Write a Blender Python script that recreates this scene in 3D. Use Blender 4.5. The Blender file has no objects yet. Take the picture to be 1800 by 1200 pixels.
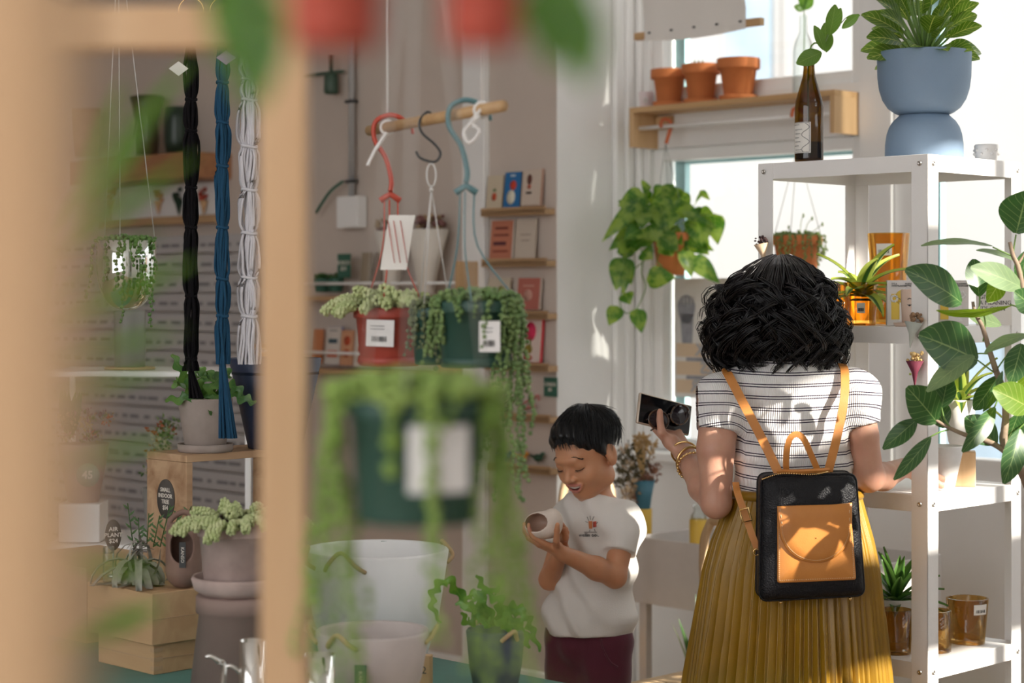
import bpy, bmesh, math, random
import numpy as np
from mathutils import Vector, Matrix, noise
PI = math.pi
R = math.radians
random.seed(7)
SC = bpy.context.scene
COL = SC.collection
# calibrated camera of the photograph: focal length, horizon row, eye height
F, V0, H = 3400.0, 515.0, 1.52
def P(u, v, d):
    return Vector(((u - 900) / F * d, d, H - (v - V0) / F * d))
def px(n, d):
    return n / F * d
A45 = R(-45)
E1 = Vector((math.sqrt(.5), -math.sqrt(.5), 0)); E2 = Vector((math.sqrt(.5), math.sqrt(.5), 0))

# ---------------------------------------------------------------- mesh builder
class MB:
    def __init__(s, M=None, o=None):
        s.v = []; s.f = []; s.m = []; s.sm = []; s.uv = []
        s.M = M if M is not None else (Matrix.Translation(-Vector(o)) if o is not None else None)
    def add(s, vs, fs, mi=0, smooth=True, uv=None, X=None):
        b = len(s.v)
        for i, p in enumerate(vs):
            p = Vector(p)
            if X is not None: p = X @ p
            if s.M is not None: p = s.M @ p
            s.v.append(p)
            s.uv.append(uv[i] if uv is not None else (0.0, 0.0))
        for f in fs:
            s.f.append([b + i for i in f]); s.m.append(mi); s.sm.append(smooth)
        return s
    def box(s, c, sz, mi=0, X=None, bev=0.0, smooth=False):
        x, y, z = sz[0] / 2, sz[1] / 2, sz[2] / 2
        c = Vector(c)
        if bev <= 0:
            vs = [c + Vector((i * x, j * y, k * z)) for i in (-1, 1) for j in (-1, 1) for k in (-1, 1)]
            fs = [(0, 1, 3, 2), (4, 6, 7, 5), (0, 4, 5, 1), (2, 3, 7, 6), (0, 2, 6, 4), (1, 5, 7, 3)]
            return s.add(vs, fs, mi, smooth, X=X)
        b = min(bev, x * .98, y * .98, z * .98)
        bm = bmesh.new(); bmesh.ops.create_cube(bm, size=1)
        for v in bm.verts: v.co = Vector((v.co.x * 2 * x, v.co.y * 2 * y, v.co.z * 2 * z))
        bmesh.ops.bevel(bm, geom=bm.edges[:], offset=b, segments=2, affect='EDGES', profile=.5)
        bm.verts.index_update()
        vs = [c + v.co for v in bm.verts]; fs = [[v.index for v in f.verts] for f in bm.faces]
        bm.free()
        return s.add(vs, fs, mi, smooth, X=X)
    def lathe(s, prof, c=(0, 0, 0), n=32, mi=0, X=None, smooth=True, cap=True, a0=0.0, ex=1.0, ey=1.0):
        c = Vector(c); vs = []; fs = []; uv = []
        for k, (r, z) in enumerate(prof):
            for i in range(n):
                a = a0 + 2 * PI * i / n
                vs.append(c + Vector((r * ex * math.cos(a), r * ey * math.sin(a), z))); uv.append((i / n, z))
        for k in range(len(prof) - 1):
            for i in range(n):
                j = (i + 1) % n
                fs.append((k * n + i, k * n + j, (k + 1) * n + j, (k + 1) * n + i))
        if cap:
            if prof[0][0] > 1e-5: fs.append(tuple(reversed(range(n))))
            if prof[-1][0] > 1e-5: fs.append(tuple((len(prof) - 1) * n + i for i in range(n)))
        return s.add(vs, fs, mi, smooth, uv, X)
    def tube(s, pts, r, n=8, mi=0, X=None, cap=True, smooth=True, flat=1.0, up=None, closed=False):
        pts = [Vector(p) for p in pts]; m = len(pts)
        rr = r if isinstance(r, (list, tuple)) else [r] * m
        vs = []; fs = []; uv = []
        prev = None
        for k in range(m):
            if closed: t = pts[(k + 1) % m] - pts[k - 1]
            else: t = pts[min(k + 1, m - 1)] - pts[max(k - 1, 0)]
            if t.length < 1e-9: t = Vector((0, 0, 1))
            t.normalize()
            if prev is None:
                a = Vector(up) if up is not None else (Vector((0, 0, 1)) if abs(t.z) < .9 else Vector((1, 0, 0)))
            else: a = prev
            a = a - t * a.dot(t)
            if a.length < 1e-6: a = t.orthogonal()
            a.normalize(); prev = a
            b = t.cross(a)
            for i in range(n):
                th = 2 * PI * i / n
                vs.append(pts[k] + (a * math.cos(th) * flat + b * math.sin(th)) * rr[k]); uv.append((i / n, k / max(1, m - 1)))
        K = m if closed else m - 1
        for k in range(K):
            k2 = (k + 1) % m
            for i in range(n):
                j = (i + 1) % n
                fs.append((k * n + i, k * n + j, k2 * n + j, k2 * n + i))
        if cap and not closed:
            fs.append(tuple(reversed(range(n)))); fs.append(tuple((m - 1) * n + i for i in range(n)))
        return s.add(vs, fs, mi, smooth, uv, X)
    def ball(s, c, r, mi=0, n=10, m=6, X=None, sc=(1, 1, 1)):
        prof = [(r * math.sin(PI * k / m), -r * math.cos(PI * k / m)) for k in range(m + 1)]
        vs = []; fs = []; c = Vector(c)
        vs.append(c + Vector((0, 0, -r * sc[2])))
        for k in range(1, m):
            for i in range(n):
                a = 2 * PI * i / n
                vs.append(c + Vector((prof[k][0] * math.cos(a) * sc[0], prof[k][0] * math.sin(a) * sc[1], prof[k][1] * sc[2])))
        vs.append(c + Vector((0, 0, r * sc[2])))
        L = len(vs) - 1
        for i in range(n):
            j = (i + 1) % n
            fs.append((0, 1 + j, 1 + i)); fs.append((L, L - n + i, L - n + j))
            for k in range(m - 2):
                fs.append((1 + k * n + i, 1 + k * n + j, 1 + (k + 1) * n + j, 1 + (k + 1) * n + i))
        return s.add(vs, fs, mi, True, X=X)
    def quad(s, a, b, c, d, mi=0, uv=True):
        return s.add([a, b, c, d], [(0, 1, 2, 3)], mi, False, [(0, 0), (1, 0), (1, 1), (0, 1)])
    def grid(s, rows, mi=0, smooth=True, uv=None, closed=False, X=None):
        nr = len(rows); nc = len(rows[0]); vs = [p for r in rows for p in r]; fs = []
        for i in range(nr - 1):
            for j in range(nc if closed else nc - 1):
                k = (j + 1) % nc
                fs.append((i * nc + j, i * nc + k, (i + 1) * nc + k, (i + 1) * nc + j))
        if uv is None: uv = [(j / max(1, nc - 1), i / max(1, nr - 1)) for i in range(nr) for j in range(nc)]
        return s.add(vs, fs, mi, smooth, uv, X)
    def prism(s, pts, z0, z1, mi=0, X=None, smooth=False):
        n = len(pts)
        vs = [Vector((p[0], p[1], z0)) for p in pts] + [Vector((p[0], p[1], z1)) for p in pts]
        fs = [tuple(reversed(range(n))), tuple(range(n, 2 * n))] + [(i, (i + 1) % n, n + (i + 1) % n, n + i) for i in range(n)]
        return s.add(vs, fs, mi, smooth, X=X)
    def build(s, name, mats, parent=None, kind=None, loc=None, rotz=0.0, attrs=None):
        me = bpy.data.meshes.new(name)
        me.from_pydata([tuple(p) for p in s.v], [], s.f)
        if not isinstance(mats, (list, tuple)): mats = [mats]
        for m in mats: me.materials.append(m)
        me.polygons.foreach_set('material_index', s.m)
        me.polygons.foreach_set('use_smooth', s.sm)
        if any(u != (0.0, 0.0) for u in s.uv):
            l = me.uv_layers.new(name='UVMap')
            idx = np.empty(len(me.loops), dtype=np.int32); me.loops.foreach_get('vertex_index', idx)
            l.data.foreach_set('uv', np.array(s.uv, dtype=np.float32)[idx].ravel())
        if attrs:
            for k, a in attrs.items():
                at = me.attributes.new(k, 'FLOAT', 'POINT'); at.data.foreach_set('value', np.asarray(a, dtype=np.float32))
        me.update()
        o = bpy.data.objects.new(name, me); COL.objects.link(o)
        if parent is not None: o.parent = parent
        if loc is not None: o.location = loc
        o.rotation_euler = (0, 0, rotz)
        if kind: o['kind'] = kind
        return o
def recentre(o):
    """put a world-space top-level mesh's origin at its base"""
    me = o.data; n = len(me.vertices)
    a = np.empty(n * 3, dtype=np.float32); me.vertices.foreach_get('co', a); a = a.reshape(-1, 3)
    c = Vector(((a[:, 0].min() + a[:, 0].max()) / 2, (a[:, 1].min() + a[:, 1].max()) / 2, a[:, 2].min()))
    a -= np.array(c, dtype=np.float32); me.vertices.foreach_set('co', a.ravel()); me.update()
    o.location = o.location + c
    return o
def tag(o, label, cat, group=None, kind=None):
    o['label'] = label; o['category'] = cat
    if group: o['group'] = group
    if kind: o['kind'] = kind
    return o
def thing(name, label, cat, loc=(0, 0, 0), rotz=0.0, group=None):
    o = bpy.data.objects.new(name, None); COL.objects.link(o)
    o.location = loc; o.rotation_euler = (0, 0, rotz); o.empty_display_size = .05
    return tag(o, label, cat, group)
def single(mb, name, mats, label, cat, group=None, **k):
    o = mb.build(name, mats, **k)
    if k.get('loc') is None: recentre(o)
    return tag(o, label, cat, group)
def copy_tree(o, parent=None):
    c = o.copy(); COL.objects.link(c); c.parent = parent
    for ch in list(o.children): copy_tree(ch, c)
    return c
def lerp(a, b, t): return a + (b - a) * t
def spline(pts, n=8):
    """Catmull-Rom through the points"""
    pts = [Vector(p) for p in pts]
    if len(pts) < 3: return [pts[0].lerp(pts[-1], i / n) for i in range(n + 1)]
    out = []
    for i in range(len(pts) - 1):
        p0 = pts[max(i - 1, 0)]; p1 = pts[i]; p2 = pts[i + 1]; p3 = pts[min(i + 2, len(pts) - 1)]
        for k in range(n):
            t = k / n
            out.append(.5 * ((2 * p1) + (p2 - p0) * t + (2 * p0 - 5 * p1 + 4 * p2 - p3) * t * t + (3 * p1 - p0 - 3 * p2 + p3) * t ** 3))
    out.append(pts[-1]); return out

# ---------------------------------------------------------------- materials
def mat(name, col=(.8, .8, .8), rough=.5, metal=0.0, spec=.5, noise_amt=0.0, noise_scale=20.0, col2=None, bump=0.0, bump_scale=80.0,
        sheen=0.0, coat=0.0, trans=0.0, sss=0.0, sss_r=(.5, .2, .1), hook=None, emit=0.0):
    m = bpy.data.materials.new(name); m.use_nodes = True
    nt = m.node_tree; N = nt.nodes; L = nt.links
    b = N['Principled BSDF']
    b.inputs['Base Color'].default_value = (*col, 1); b.inputs['Roughness'].default_value = rough
    b.inputs['Metallic'].default_value = metal; b.inputs['Specular IOR Level'].default_value = spec
    if sheen: b.inputs['Sheen Weight'].default_value = sheen; b.inputs['Sheen Roughness'].default_value = .4
    if coat: b.inputs['Coat Weight'].default_value = coat
    if trans: b.inputs['Transmission Weight'].default_value = trans
    if sss:
        b.inputs['Subsurface Weight'].default_value = sss; b.inputs['Subsurface Radius'].default_value = sss_r
        b.inputs['Subsurface Scale'].default_value = .01
    tc = N.new('ShaderNodeTexCoord')
    if col2 is not None or noise_amt:
        c2 = col2 if col2 is not None else tuple(c * (1 - noise_amt) for c in col)
        nz = N.new('ShaderNodeTexNoise'); nz.inputs['Scale'].default_value = noise_scale; nz.inputs['Detail'].default_value = 4
        L.new(tc.outputs['Object'], nz.inputs['Vector'])
        rp = N.new('ShaderNodeValToRGB'); rp.color_ramp.elements[0].color = (*col, 1); rp.color_ramp.elements[1].color = (*c2, 1)
        rp.color_ramp.elements[0].position = .35; rp.color_ramp.elements[1].position = .65
        L.new(nz.outputs['Fac'], rp.inputs['Fac']); L.new(rp.outputs['Color'], b.inputs['Base Color'])
    if bump:
        n2 = N.new('ShaderNodeTexNoise'); n2.inputs['Scale'].default_value = bump_scale; n2.inputs['Detail'].default_value = 3
        L.new(tc.outputs['Object'], n2.inputs['Vector'])
        bp = N.new('ShaderNodeBump'); bp.inputs['Strength'].default_value = bump; bp.inputs['Distance'].default_value = .002
        L.new(n2.outputs['Fac'], bp.inputs['Height']); L.new(bp.outputs['Normal'], b.inputs['Normal'])
    if hook: hook(N, L, b, tc)
    return m
def wood(name, c1, c2, scale=3.0, axis='X', rough=.55, dist=3.0):
    def hk(N, L, b, tc):
        mp = N.new('ShaderNodeMapping'); s = {'X': (.6, 9, 9), 'Y': (9, .6, 9), 'Z': (9, 9, .6)}[axis]
        mp.inputs['Scale'].default_value = s
        L.new(tc.outputs['Object'], mp.inputs['Vector'])
        nz = N.new('ShaderNodeTexNoise'); nz.inputs['Scale'].default_value = scale; nz.inputs['Detail'].default_value = 6; nz.inputs['Distortion'].default_value = .6
        L.new(mp.outputs['Vector'], nz.inputs['Vector'])
        rp = N.new('ShaderNodeValToRGB'); rp.color_ramp.elements[0].color = (*c1, 1); rp.color_ramp.elements[1].color = (*c2, 1)
        rp.color_ramp.elements[0].position = .38; rp.color_ramp.elements[1].position = .66
        L.new(nz.outputs['Fac'], rp.inputs['Fac']); L.new(rp.outputs['Color'], b.inputs['Base Color'])
    return mat(name, c1, rough, hook=hk)
def thin_glass(name, col, refl=.08, rough=.02):
    m = bpy.data.materials.new(name); m.use_nodes = True
    N = m.node_tree.nodes; L = m.node_tree.links; N.clear()
    o = N.new('ShaderNodeOutputMaterial'); t = N.new('ShaderNodeBsdfTransparent'); t.inputs['Color'].default_value = (*col, 1)
    g = N.new('ShaderNodeBsdfGlossy'); g.inputs['Roughness'].default_value = rough
    fr = N.new('ShaderNodeLayerWeight'); fr.inputs['Blend'].default_value = .25
    ml = N.new('ShaderNodeMath'); ml.operation = 'MULTIPLY_ADD'; ml.inputs[1].default_value = .6; ml.inputs[2].default_value = refl * .3
    L.new(fr.outputs['Fresnel'], ml.inputs[0])
    mx = N.new('ShaderNodeMixShader'); L.new(ml.outputs[0], mx.inputs[0]); L.new(t.outputs[0], mx.inputs[1]); L.new(g.outputs[0], mx.inputs[2])
    L.new(mx.outputs[0], o.inputs[0]); return m
def leafmat(name, c, c_vein, var=None, translucent=.35, rough=.35, veins=7.0, back=None, vstr=.7):
    """leaf shader: midrib and side veins from the leaf's own UVs, variegation by noise, light passing through"""
    m = bpy.data.materials.new(name); m.use_nodes = True
    N = m.node_tree.nodes; L = m.node_tree.links
    b = N['Principled BSDF']; out = N['Material Output']
    b.inputs['Roughness'].default_value = rough
    uv = N.new('ShaderNodeUVMap'); sx = N.new('ShaderNodeSeparateXYZ'); L.new(uv.outputs[0], sx.inputs[0])
    def M(op, a, b_=None, c_=None):
        n = N.new('ShaderNodeMath'); n.operation = op
        for i, q in enumerate((a, b_, c_)):
            if q is None: continue
            if isinstance(q, (int, float)): n.inputs[i].default_value = q
            else: L.new(q, n.inputs[i])
        return n.outputs[0]
    au = M('ABSOLUTE', M('SUBTRACT', sx.outputs[0], .5))
    rib = M('LESS_THAN', au, .017)
    ph = M('FRACT', M('MULTIPLY', M('SUBTRACT', sx.outputs[1], M('MULTIPLY', au, .55)), veins))
    sv = M('LESS_THAN', M('ABSOLUTE', M('SUBTRACT', ph, .5)), .05)
    vn = M('MULTIPLY', M('MAXIMUM', rib, M('MULTIPLY', sv, .6)), vstr)
    tc = N.new('ShaderNodeTexCoord'); nz = N.new('ShaderNodeTexNoise'); nz.inputs['Scale'].default_value = 25; nz.inputs['Detail'].default_value = 3
    L.new(tc.outputs['Object'], nz.inputs['Vector'])
    rp = N.new('ShaderNodeValToRGB')
    rp.color_ramp.elements[0].position = .42 if var else .3; rp.color_ramp.elements[1].position = .58 if var else .8
    rp.color_ramp.elements[0].color = (*c, 1)
    v2 = var if var else tuple(q * .75 for q in c)
    rp.color_ramp.elements[1].color = (*v2, 1); L.new(nz.outputs['Fac'], rp.inputs['Fac'])
    mx = N.new('ShaderNodeMixRGB'); L.new(vn, mx.inputs[0]); L.new(rp.outputs[0], mx.inputs[1]); mx.inputs[2].default_value = (*c_vein, 1)
    colout = mx.outputs[0]
    if back is not None:
        ge = N.new('ShaderNodeNewGeometry'); m2 = N.new('ShaderNodeMixRGB'); L.new(ge.outputs['Backfacing'], m2.inputs[0])
        L.new(mx.outputs[0], m2.inputs[1]); m2.inputs[2].default_value = (*back, 1); colout = m2.outputs[0]
    L.new(colout, b.inputs['Base Color'])
    bp = N.new('ShaderNodeBump'); bp.inputs['Strength'].default_value = .35; bp.inputs['Distance'].default_value = .002; bp.invert = True
    L.new(vn, bp.inputs['Height']); L.new(bp.outputs[0], b.inputs['Normal'])
    if translucent:
        tr = N.new('ShaderNodeBsdfTranslucent')
        hs = N.new('ShaderNodeHueSaturation'); hs.inputs['Saturation'].default_value = 1.15; hs.inputs['Value'].default_value = 2.0; hs.inputs['Hue'].default_value = .485
        L.new(colout, hs.inputs['Color']); L.new(hs.outputs[0], tr.inputs['Color'])
        ms = N.new('ShaderNodeMixShader'); ms.inputs[0].default_value = translucent
        L.new(b.outputs[0], ms.inputs[1]); L.new(tr.outputs[0], ms.inputs[2]); L.new(ms.outputs[0], out.inputs[0])
    return m

# ---------------------------------------------------------------- smooth bodies: distance fields meshed by surface nets
def smin(a, b, k):
    h = np.clip(.5 + .5 * (b - a) / k, 0, 1)
    return b + (a - b) * h - k * h * (1 - h)
def smax(a, b, k): return -smin(-a, -b, k)
def cap_(p, a, b, r0, r1):
    a = np.array(a, dtype=np.float32); b = np.array(b, dtype=np.float32)
    ab = b - a; t = np.clip(((p - a) @ ab) / max(1e-9, float(ab @ ab)), 0, 1)
    return np.linalg.norm(p - a - t[:, None] * ab, axis=1) - (r0 + (r1 - r0) * t)
def ell_(p, c, r, Rm=None):
    q = p - np.array(c, dtype=np.float32)
    if Rm is not None: q = q @ np.array(Rm, dtype=np.float32)   # columns = local axes
    r = np.array(r, dtype=np.float32)
    k0 = np.linalg.norm(q / r, axis=1); k1 = np.linalg.norm(q / (r * r), axis=1)
    return k0 * (k0 - 1) / np.maximum(k1, 1e-6)
def sdf_mesh(fn, lo, hi, res, blk=12):
    lo = np.array(lo, dtype=np.float32); hi = np.array(hi, dtype=np.float32)
    n = np.ceil((hi - lo) / res).astype(int); n = ((n + blk - 1) // blk) * blk
    G = np.full(tuple(n + 1), 1e3, dtype=np.float32)
    nb = n // blk
    bi = np.stack(np.meshgrid(*[np.arange(k) for k in nb], indexing='ij'), -1).reshape(-1, 3)
    bc = lo + (bi + .5) * blk * res
    fb = fn(bc.astype(np.float32)); act = np.abs(fb) < blk * res * 1.0
    loc = np.stack(np.meshgrid(*[np.arange(blk + 1)] * 3, indexing='ij'), -1).reshape(-1, 3)
    A = bi[act]
    neg = bi[(~act) & (fb < 0)]
    for b in neg: s = b * blk; G[s[0]:s[0] + blk + 1, s[1]:s[1] + blk + 1, s[2]:s[2] + blk + 1] = -1e3
    for i0 in range(0, len(A), 64):
        ch = A[i0:i0 + 64]
        idx = (ch[:, None, :] * blk + loc[None]).reshape(-1, 3)
        G[idx[:, 0], idx[:, 1], idx[:, 2]] = fn((lo + idx * res).astype(np.float32))
    S = G < 0
    c = [S[i:i + n[0], j:j + n[1], k:k + n[2]] for i in (0, 1) for j in (0, 1) for k in (0, 1)]
    anyc = c[0] | c[1] | c[2] | c[3] | c[4] | c[5] | c[6] | c[7]
    allc = c[0] & c[1] & c[2] & c[3] & c[4] & c[5] & c[6] & c[7]
    cells = np.argwhere(anyc & ~allc)
    vid = np.full(tuple(n), -1, dtype=np.int32); vid[cells[:, 0], cells[:, 1], cells[:, 2]] = np.arange(len(cells))
    acc = np.zeros((len(cells), 3)); cnt = np.zeros(len(cells))
    corners = [(i, j, k) for i in (0, 1) for j in (0, 1) for k in (0, 1)]
    for a in range(8):
        for b in range(a + 1, 8):
            if sum(abs(corners[a][q] - corners[b][q]) for q in range(3)) != 1: continue
            ca = cells + corners[a]; cb = cells + corners[b]
            ga = G[ca[:, 0], ca[:, 1], ca[:, 2]]; gb = G[cb[:, 0], cb[:, 1], cb[:, 2]]
            x = (ga < 0) != (gb < 0)
            t = np.where(x, ga / np.where(x, ga - gb, 1), 0)
            pt = ca + t[:, None] * (cb - ca)
            acc[x] += pt[x]; cnt[x] += 1
    V = lo + acc / cnt[:, None] * res
    quads = []
    for ax in range(3):
        sl0 = [slice(0, n[q]) for q in range(3)]; sl1 = list(sl0)
        e0 = S[tuple(slice(0, n[q]) for q in range(3))]
        e1 = S[tuple(slice(1 if q == ax else 0, n[q] + (1 if q == ax else 0)) for q in range(3))]
        E = np.argwhere(e0 != e1)
        b, c_ = [(1, 2), (2, 0), (0, 1)][ax]
        E = E[(E[:, b] > 0) & (E[:, c_] > 0)]
        if not len(E): continue
        fl = e0[E[:, 0], E[:, 1], E[:, 2]]
        def at(db, dc):
            q = E.copy(); q[:, b] -= db; q[:, c_] -= dc
            return vid[q[:, 0], q[:, 1], q[:, 2]]
        Q = np.stack([at(1, 1), at(0, 1), at(0, 0), at(1, 0)], 1)
        Q[~fl] = Q[~fl][:, ::-1]
        quads.append(Q)
    Q = np.concatenate(quads); Q = Q[(Q >= 0).all(1)]
    return V.astype(np.float32), Q
def np_build(name, V, Q, mats, parent=None, o=(0, 0, 0), mi=None, attrs=None, smooth_it=1, uv=None):
    V = V.copy()
    if smooth_it:
        for _ in range(smooth_it):
            s = np.zeros_like(V); c = np.zeros(len(V), dtype=np.float32)
            for a in range(4):
                b = (a + 1) % 4
                np.add.at(s, Q[:, a], V[Q[:, b]]); np.add.at(s, Q[:, b], V[Q[:, a]])
                np.add.at(c, Q[:, a], 1); np.add.at(c, Q[:, b], 1)
            V = V * .5 + .5 * s / np.maximum(c, 1)[:, None]
    me = bpy.data.meshes.new(name)
    me.vertices.add(len(V)); me.vertices.foreach_set('co', (V - np.array(o, dtype=np.float32)).ravel())
    me.loops.add(len(Q) * 4); me.loops.foreach_set('vertex_index', Q.astype(np.int32).ravel())
    me.polygons.add(len(Q)); me.polygons.foreach_set('loop_start', np.arange(0, len(Q) * 4, 4, dtype=np.int32))
    try: me.polygons.foreach_set('loop_total', np.full(len(Q), 4, dtype=np.int32))
    except Exception: pass
    if not isinstance(mats, (list, tuple)): mats = [mats]
    for m in mats: me.materials.append(m)
    if mi is not None: me.polygons.foreach_set('material_index', mi.astype(np.int32))
    me.polygons.foreach_set('use_smooth', np.ones(len(Q), dtype=bool))
    if attrs:
        for k, a in attrs.items():
            at = me.attributes.new(k, 'FLOAT', 'POINT'); at.data.foreach_set('value', a.astype(np.float32))
    me.update(calc_edges=True); me.validate()
    ob = bpy.data.objects.new(name, me); COL.objects.link(ob)
    if parent is not None: ob.parent = parent
    return ob

# ---------------------------------------------------------------- leaves
def leaf(mb, base, tip, width, nrm=(0, -1, 0), bend=0.1, fold=.15, mi=0, shape='oval', nu=4, nv=8, twist=0.0, wave=0.0):
    """a curved blade from base to tip; nrm = side that shows its face; bend lifts the middle along nrm"""
    base = Vector(base); tip = Vector(tip); ax = tip - base; Lg = ax.length
    if Lg < 1e-6: return
    t = ax / Lg; nrm = Vector(nrm); nrm = nrm - t * nrm.dot(t)
    if nrm.length < 1e-4: nrm = t.orthogonal()
    nrm.normalize(); side = t.cross(nrm)
    rows = []; uv = []
    for i in range(nv + 1):
        v = i / nv
        if shape == 'oval': w = math.sin(PI * min(1, v * .96 + .02)) ** .75
        elif shape == 'obov': w = math.sin(PI * v ** 1.25) ** .7
        elif shape == 'heart': w = (math.sin(PI * v ** .62)) ** .9 if 0 < v < 1 else 0
        elif shape == 'lance': w = math.sin(PI * v ** .8) if 0 < v < 1 else 0
        elif shape == 'strap': w = min(1, v * 4 + .35) * (1 - v ** 3)
        else: w = math.sin(PI * v)
        w = max(w, .02) * width / 2
        c = base + ax * v + nrm * (bend * Lg * 4 * v * (1 - v))
        tw = twist * v; s2 = side * math.cos(tw) + nrm * math.sin(tw); n2 = nrm * math.cos(tw) - side * math.sin(tw)
        row = []
        for j in range(-nu // 2, nu // 2 + 1):
            u = j / (nu / 2)
            wv = wave * Lg * math.sin(v * 15 + (1 if u > 0 else 2)) * abs(u)
            row.append(c + s2 * (u * w) - n2 * (0 - fold * abs(u) * w - wv)); uv.append((u * .5 + .5, v))
        rows.append(row)
    mb.grid(rows, mi, True, uv)
def rnd(a, b): return random.uniform(a, b)
def rv(s=1.0): return Vector((rnd(-s, s), rnd(-s, s), rnd(-s, s)))
def text(s, name, size, M, m, parent, mirror=False, ext=.0004, align='CENTER', bold=0.0):
    cu = bpy.data.curves.new(name, 'FONT'); cu.body = s; cu.size = size; cu.extrude = ext; cu.align_x = align; cu.align_y = 'CENTER'
    cu.offset = bold; cu.resolution_u = 2
    ob = bpy.data.objects.new('tmp', cu); COL.objects.link(ob)
    dg = bpy.context.evaluated_depsgraph_get(); me = bpy.data.meshes.new_from_object(ob.evaluated_get(dg))
    bpy.data.objects.remove(ob); me.transform(M); me.name = name
    me.materials.clear(); me.materials.append(m)
    o = bpy.data.objects.new(name, me); COL.objects.link(o)
    if parent is not None: o.parent = parent
    return o
def frame(o, x, y):
    """matrix with the local x along x, y along y, z = x cross y"""
    x = Vector(x).normalized(); y = Vector(y); y = (y - x * y.dot(x)).normalized(); z = x.cross(y)
    return Matrix((( x.x, y.x, z.x, o[0]), (x.y, y.y, z.y, o[1]), (x.z, y.z, z.z, o[2]), (0, 0, 0, 1)))
# ================================================================ camera, light, room
def W(a, b, z=0.0): return E1 * a + E2 * b + Vector((0, 0, z))
def a_of(u, b):
    k = (u - 900) / F; return -b * (1 - k) / (1 + k)
def WP(u, v, b):
    """point on the plane b (parallel to the window wall) that the photograph shows at u, v"""
    a = a_of(u, b); d = (b - a) * math.sqrt(.5); return W(a, b, H - (v - V0) / F * d)
cam = bpy.data.cameras.new('camera'); cam.sensor_width = 36; cam.lens = F / 1800 * 36
cam.shift_y = -(600 - V0) / 1800; cam.clip_start = .05; cam.clip_end = 200
cam.dof.use_dof = True; cam.dof.focus_distance = 4.35; cam.dof.aperture_fstop = 3.3; cam.dof.aperture_blades = 9
co = bpy.data.objects.new('camera', cam); COL.objects.link(co); co.location = (0, 0, H); co.rotation_euler = (R(90), 0, 0)
SC.camera = co
SC.view_settings.view_transform = 'Standard'; SC.view_settings.look = 'None'; SC.view_settings.gamma = 1; SC.view_settings.exposure = EXPO = 1.22
SC.view_settings.use_curve_mapping = False
SC.cycles.max_bounces = 10; SC.cycles.diffuse_bounces = 5; SC.cycles.glossy_bounces = 3; SC.cycles.transmission_bounces = 6
SC.cycles.transparent_max_bounces = 16; SC.cycles.sample_clamp_indirect = 6; SC.cycles.caustics_refractive = False; SC.cycles.caustics_reflective = False
SC.cycles.use_denoising = True
wd = bpy.data.worlds.new('world'); SC.world = wd; wd.use_nodes = True
bg = wd.node_tree.nodes['Background']; bg.inputs[0].default_value = (.98, .98, 1, 1); bg.inputs[1].default_value = 1.35
sl = bpy.data.lights.new('sun', 'SUN'); sl.energy = 5.2; sl.angle = R(.6); sl.color = (1, .93, .82)
so = bpy.data.objects.new('sun', sl); COL.objects.link(so)
SUN = (E1 * .80 + E2 * .08 + Vector((0, 0, .45))).normalized()
so.rotation_euler = (SUN).to_track_quat('Z', 'Y').to_euler(); so.location = (6, -3, 8)

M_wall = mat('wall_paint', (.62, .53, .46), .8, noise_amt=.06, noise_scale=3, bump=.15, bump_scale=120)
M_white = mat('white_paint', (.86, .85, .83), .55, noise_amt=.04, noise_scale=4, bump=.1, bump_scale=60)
M_trim = mat('gloss_trim', (.88, .87, .85), .35)
M_floor = wood('floor_boards', (.42, .30, .20), (.30, .21, .14), 2.0, 'X', .45)
M_ceil = mat('ceiling_paint', (.85, .84, .82), .8)
M_teal = mat('teal_outer_frame', (.42, .66, .68), .5, noise_amt=.08)
M_pane = thin_glass('window_glass', (.96, .98, .98), .08)
BW = 5.457; BC = 5.063; AC = -4.836      # window wall plane, card wall plane, corner between them
AL = -9.6; AR = .9; BB = -2.6; HC = 4.6
def wbox(mb, a0, a1, b0, b1, z0, z1, mi=0, bev=0):
    mb.box(((a0 + a1) / 2, (b0 + b1) / 2, (z0 + z1) / 2), (abs(a1 - a0), abs(b1 - b0), abs(z1 - z0)), mi, bev=bev)
def room(name, boxes, m, kind='structure', parent=None, bev=0):
    mb = MB()
    for bx in boxes: wbox(mb, *bx, bev=bev)
    o = mb.build(name, m, parent); o.rotation_euler = (0, 0, A45 if parent is None else 0)
    if parent is None and kind: o['kind'] = kind
    return o
room('floor', [(AL - .2, AR + .3, BB - .2, BW + .2, -.1, 0)], M_floor)
room('ceiling', [(AL - .2, AR + .3, BB - .2, BW + .2, HC, HC + .15)], M_ceil)
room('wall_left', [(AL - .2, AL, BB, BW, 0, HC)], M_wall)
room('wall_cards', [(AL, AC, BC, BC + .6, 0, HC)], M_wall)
room('wall_back', [(AL, -4, BB - .2, BB, 0, HC), (-4, AR, BB - .2, BB, 0, .8), (-4, AR, BB - .2, BB, 3.8, HC)], M_white)
# window wall with openings: the pier next to the corner, band between lower and upper window, mullion, second window
a1 = a_of(1142, BW); a2 = a_of(1511, BW); a3 = a_of(1566, BW); a4 = a_of(1500, BW)
zs = .94; zb0 = 2.055; zb1 = 2.235
T = .16
room('wall_window', [(AC, a1, BW, BW + T, 0, HC), (a1, a2, BW, BW + T, 0, zs), (a1, a2, BW, BW + T, zb0, zb1), (a2, a3, BW, BW + T, 0, HC),
     (a3, AR, BW, BW + T, 0, .90), (a1, a2, BW, BW + T, 3.4, HC), (a3, AR, BW, BW + T, 3.9, HC), (-1.25, -1.1, BW, BW + T, .9, 3.9)], M_white)
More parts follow.
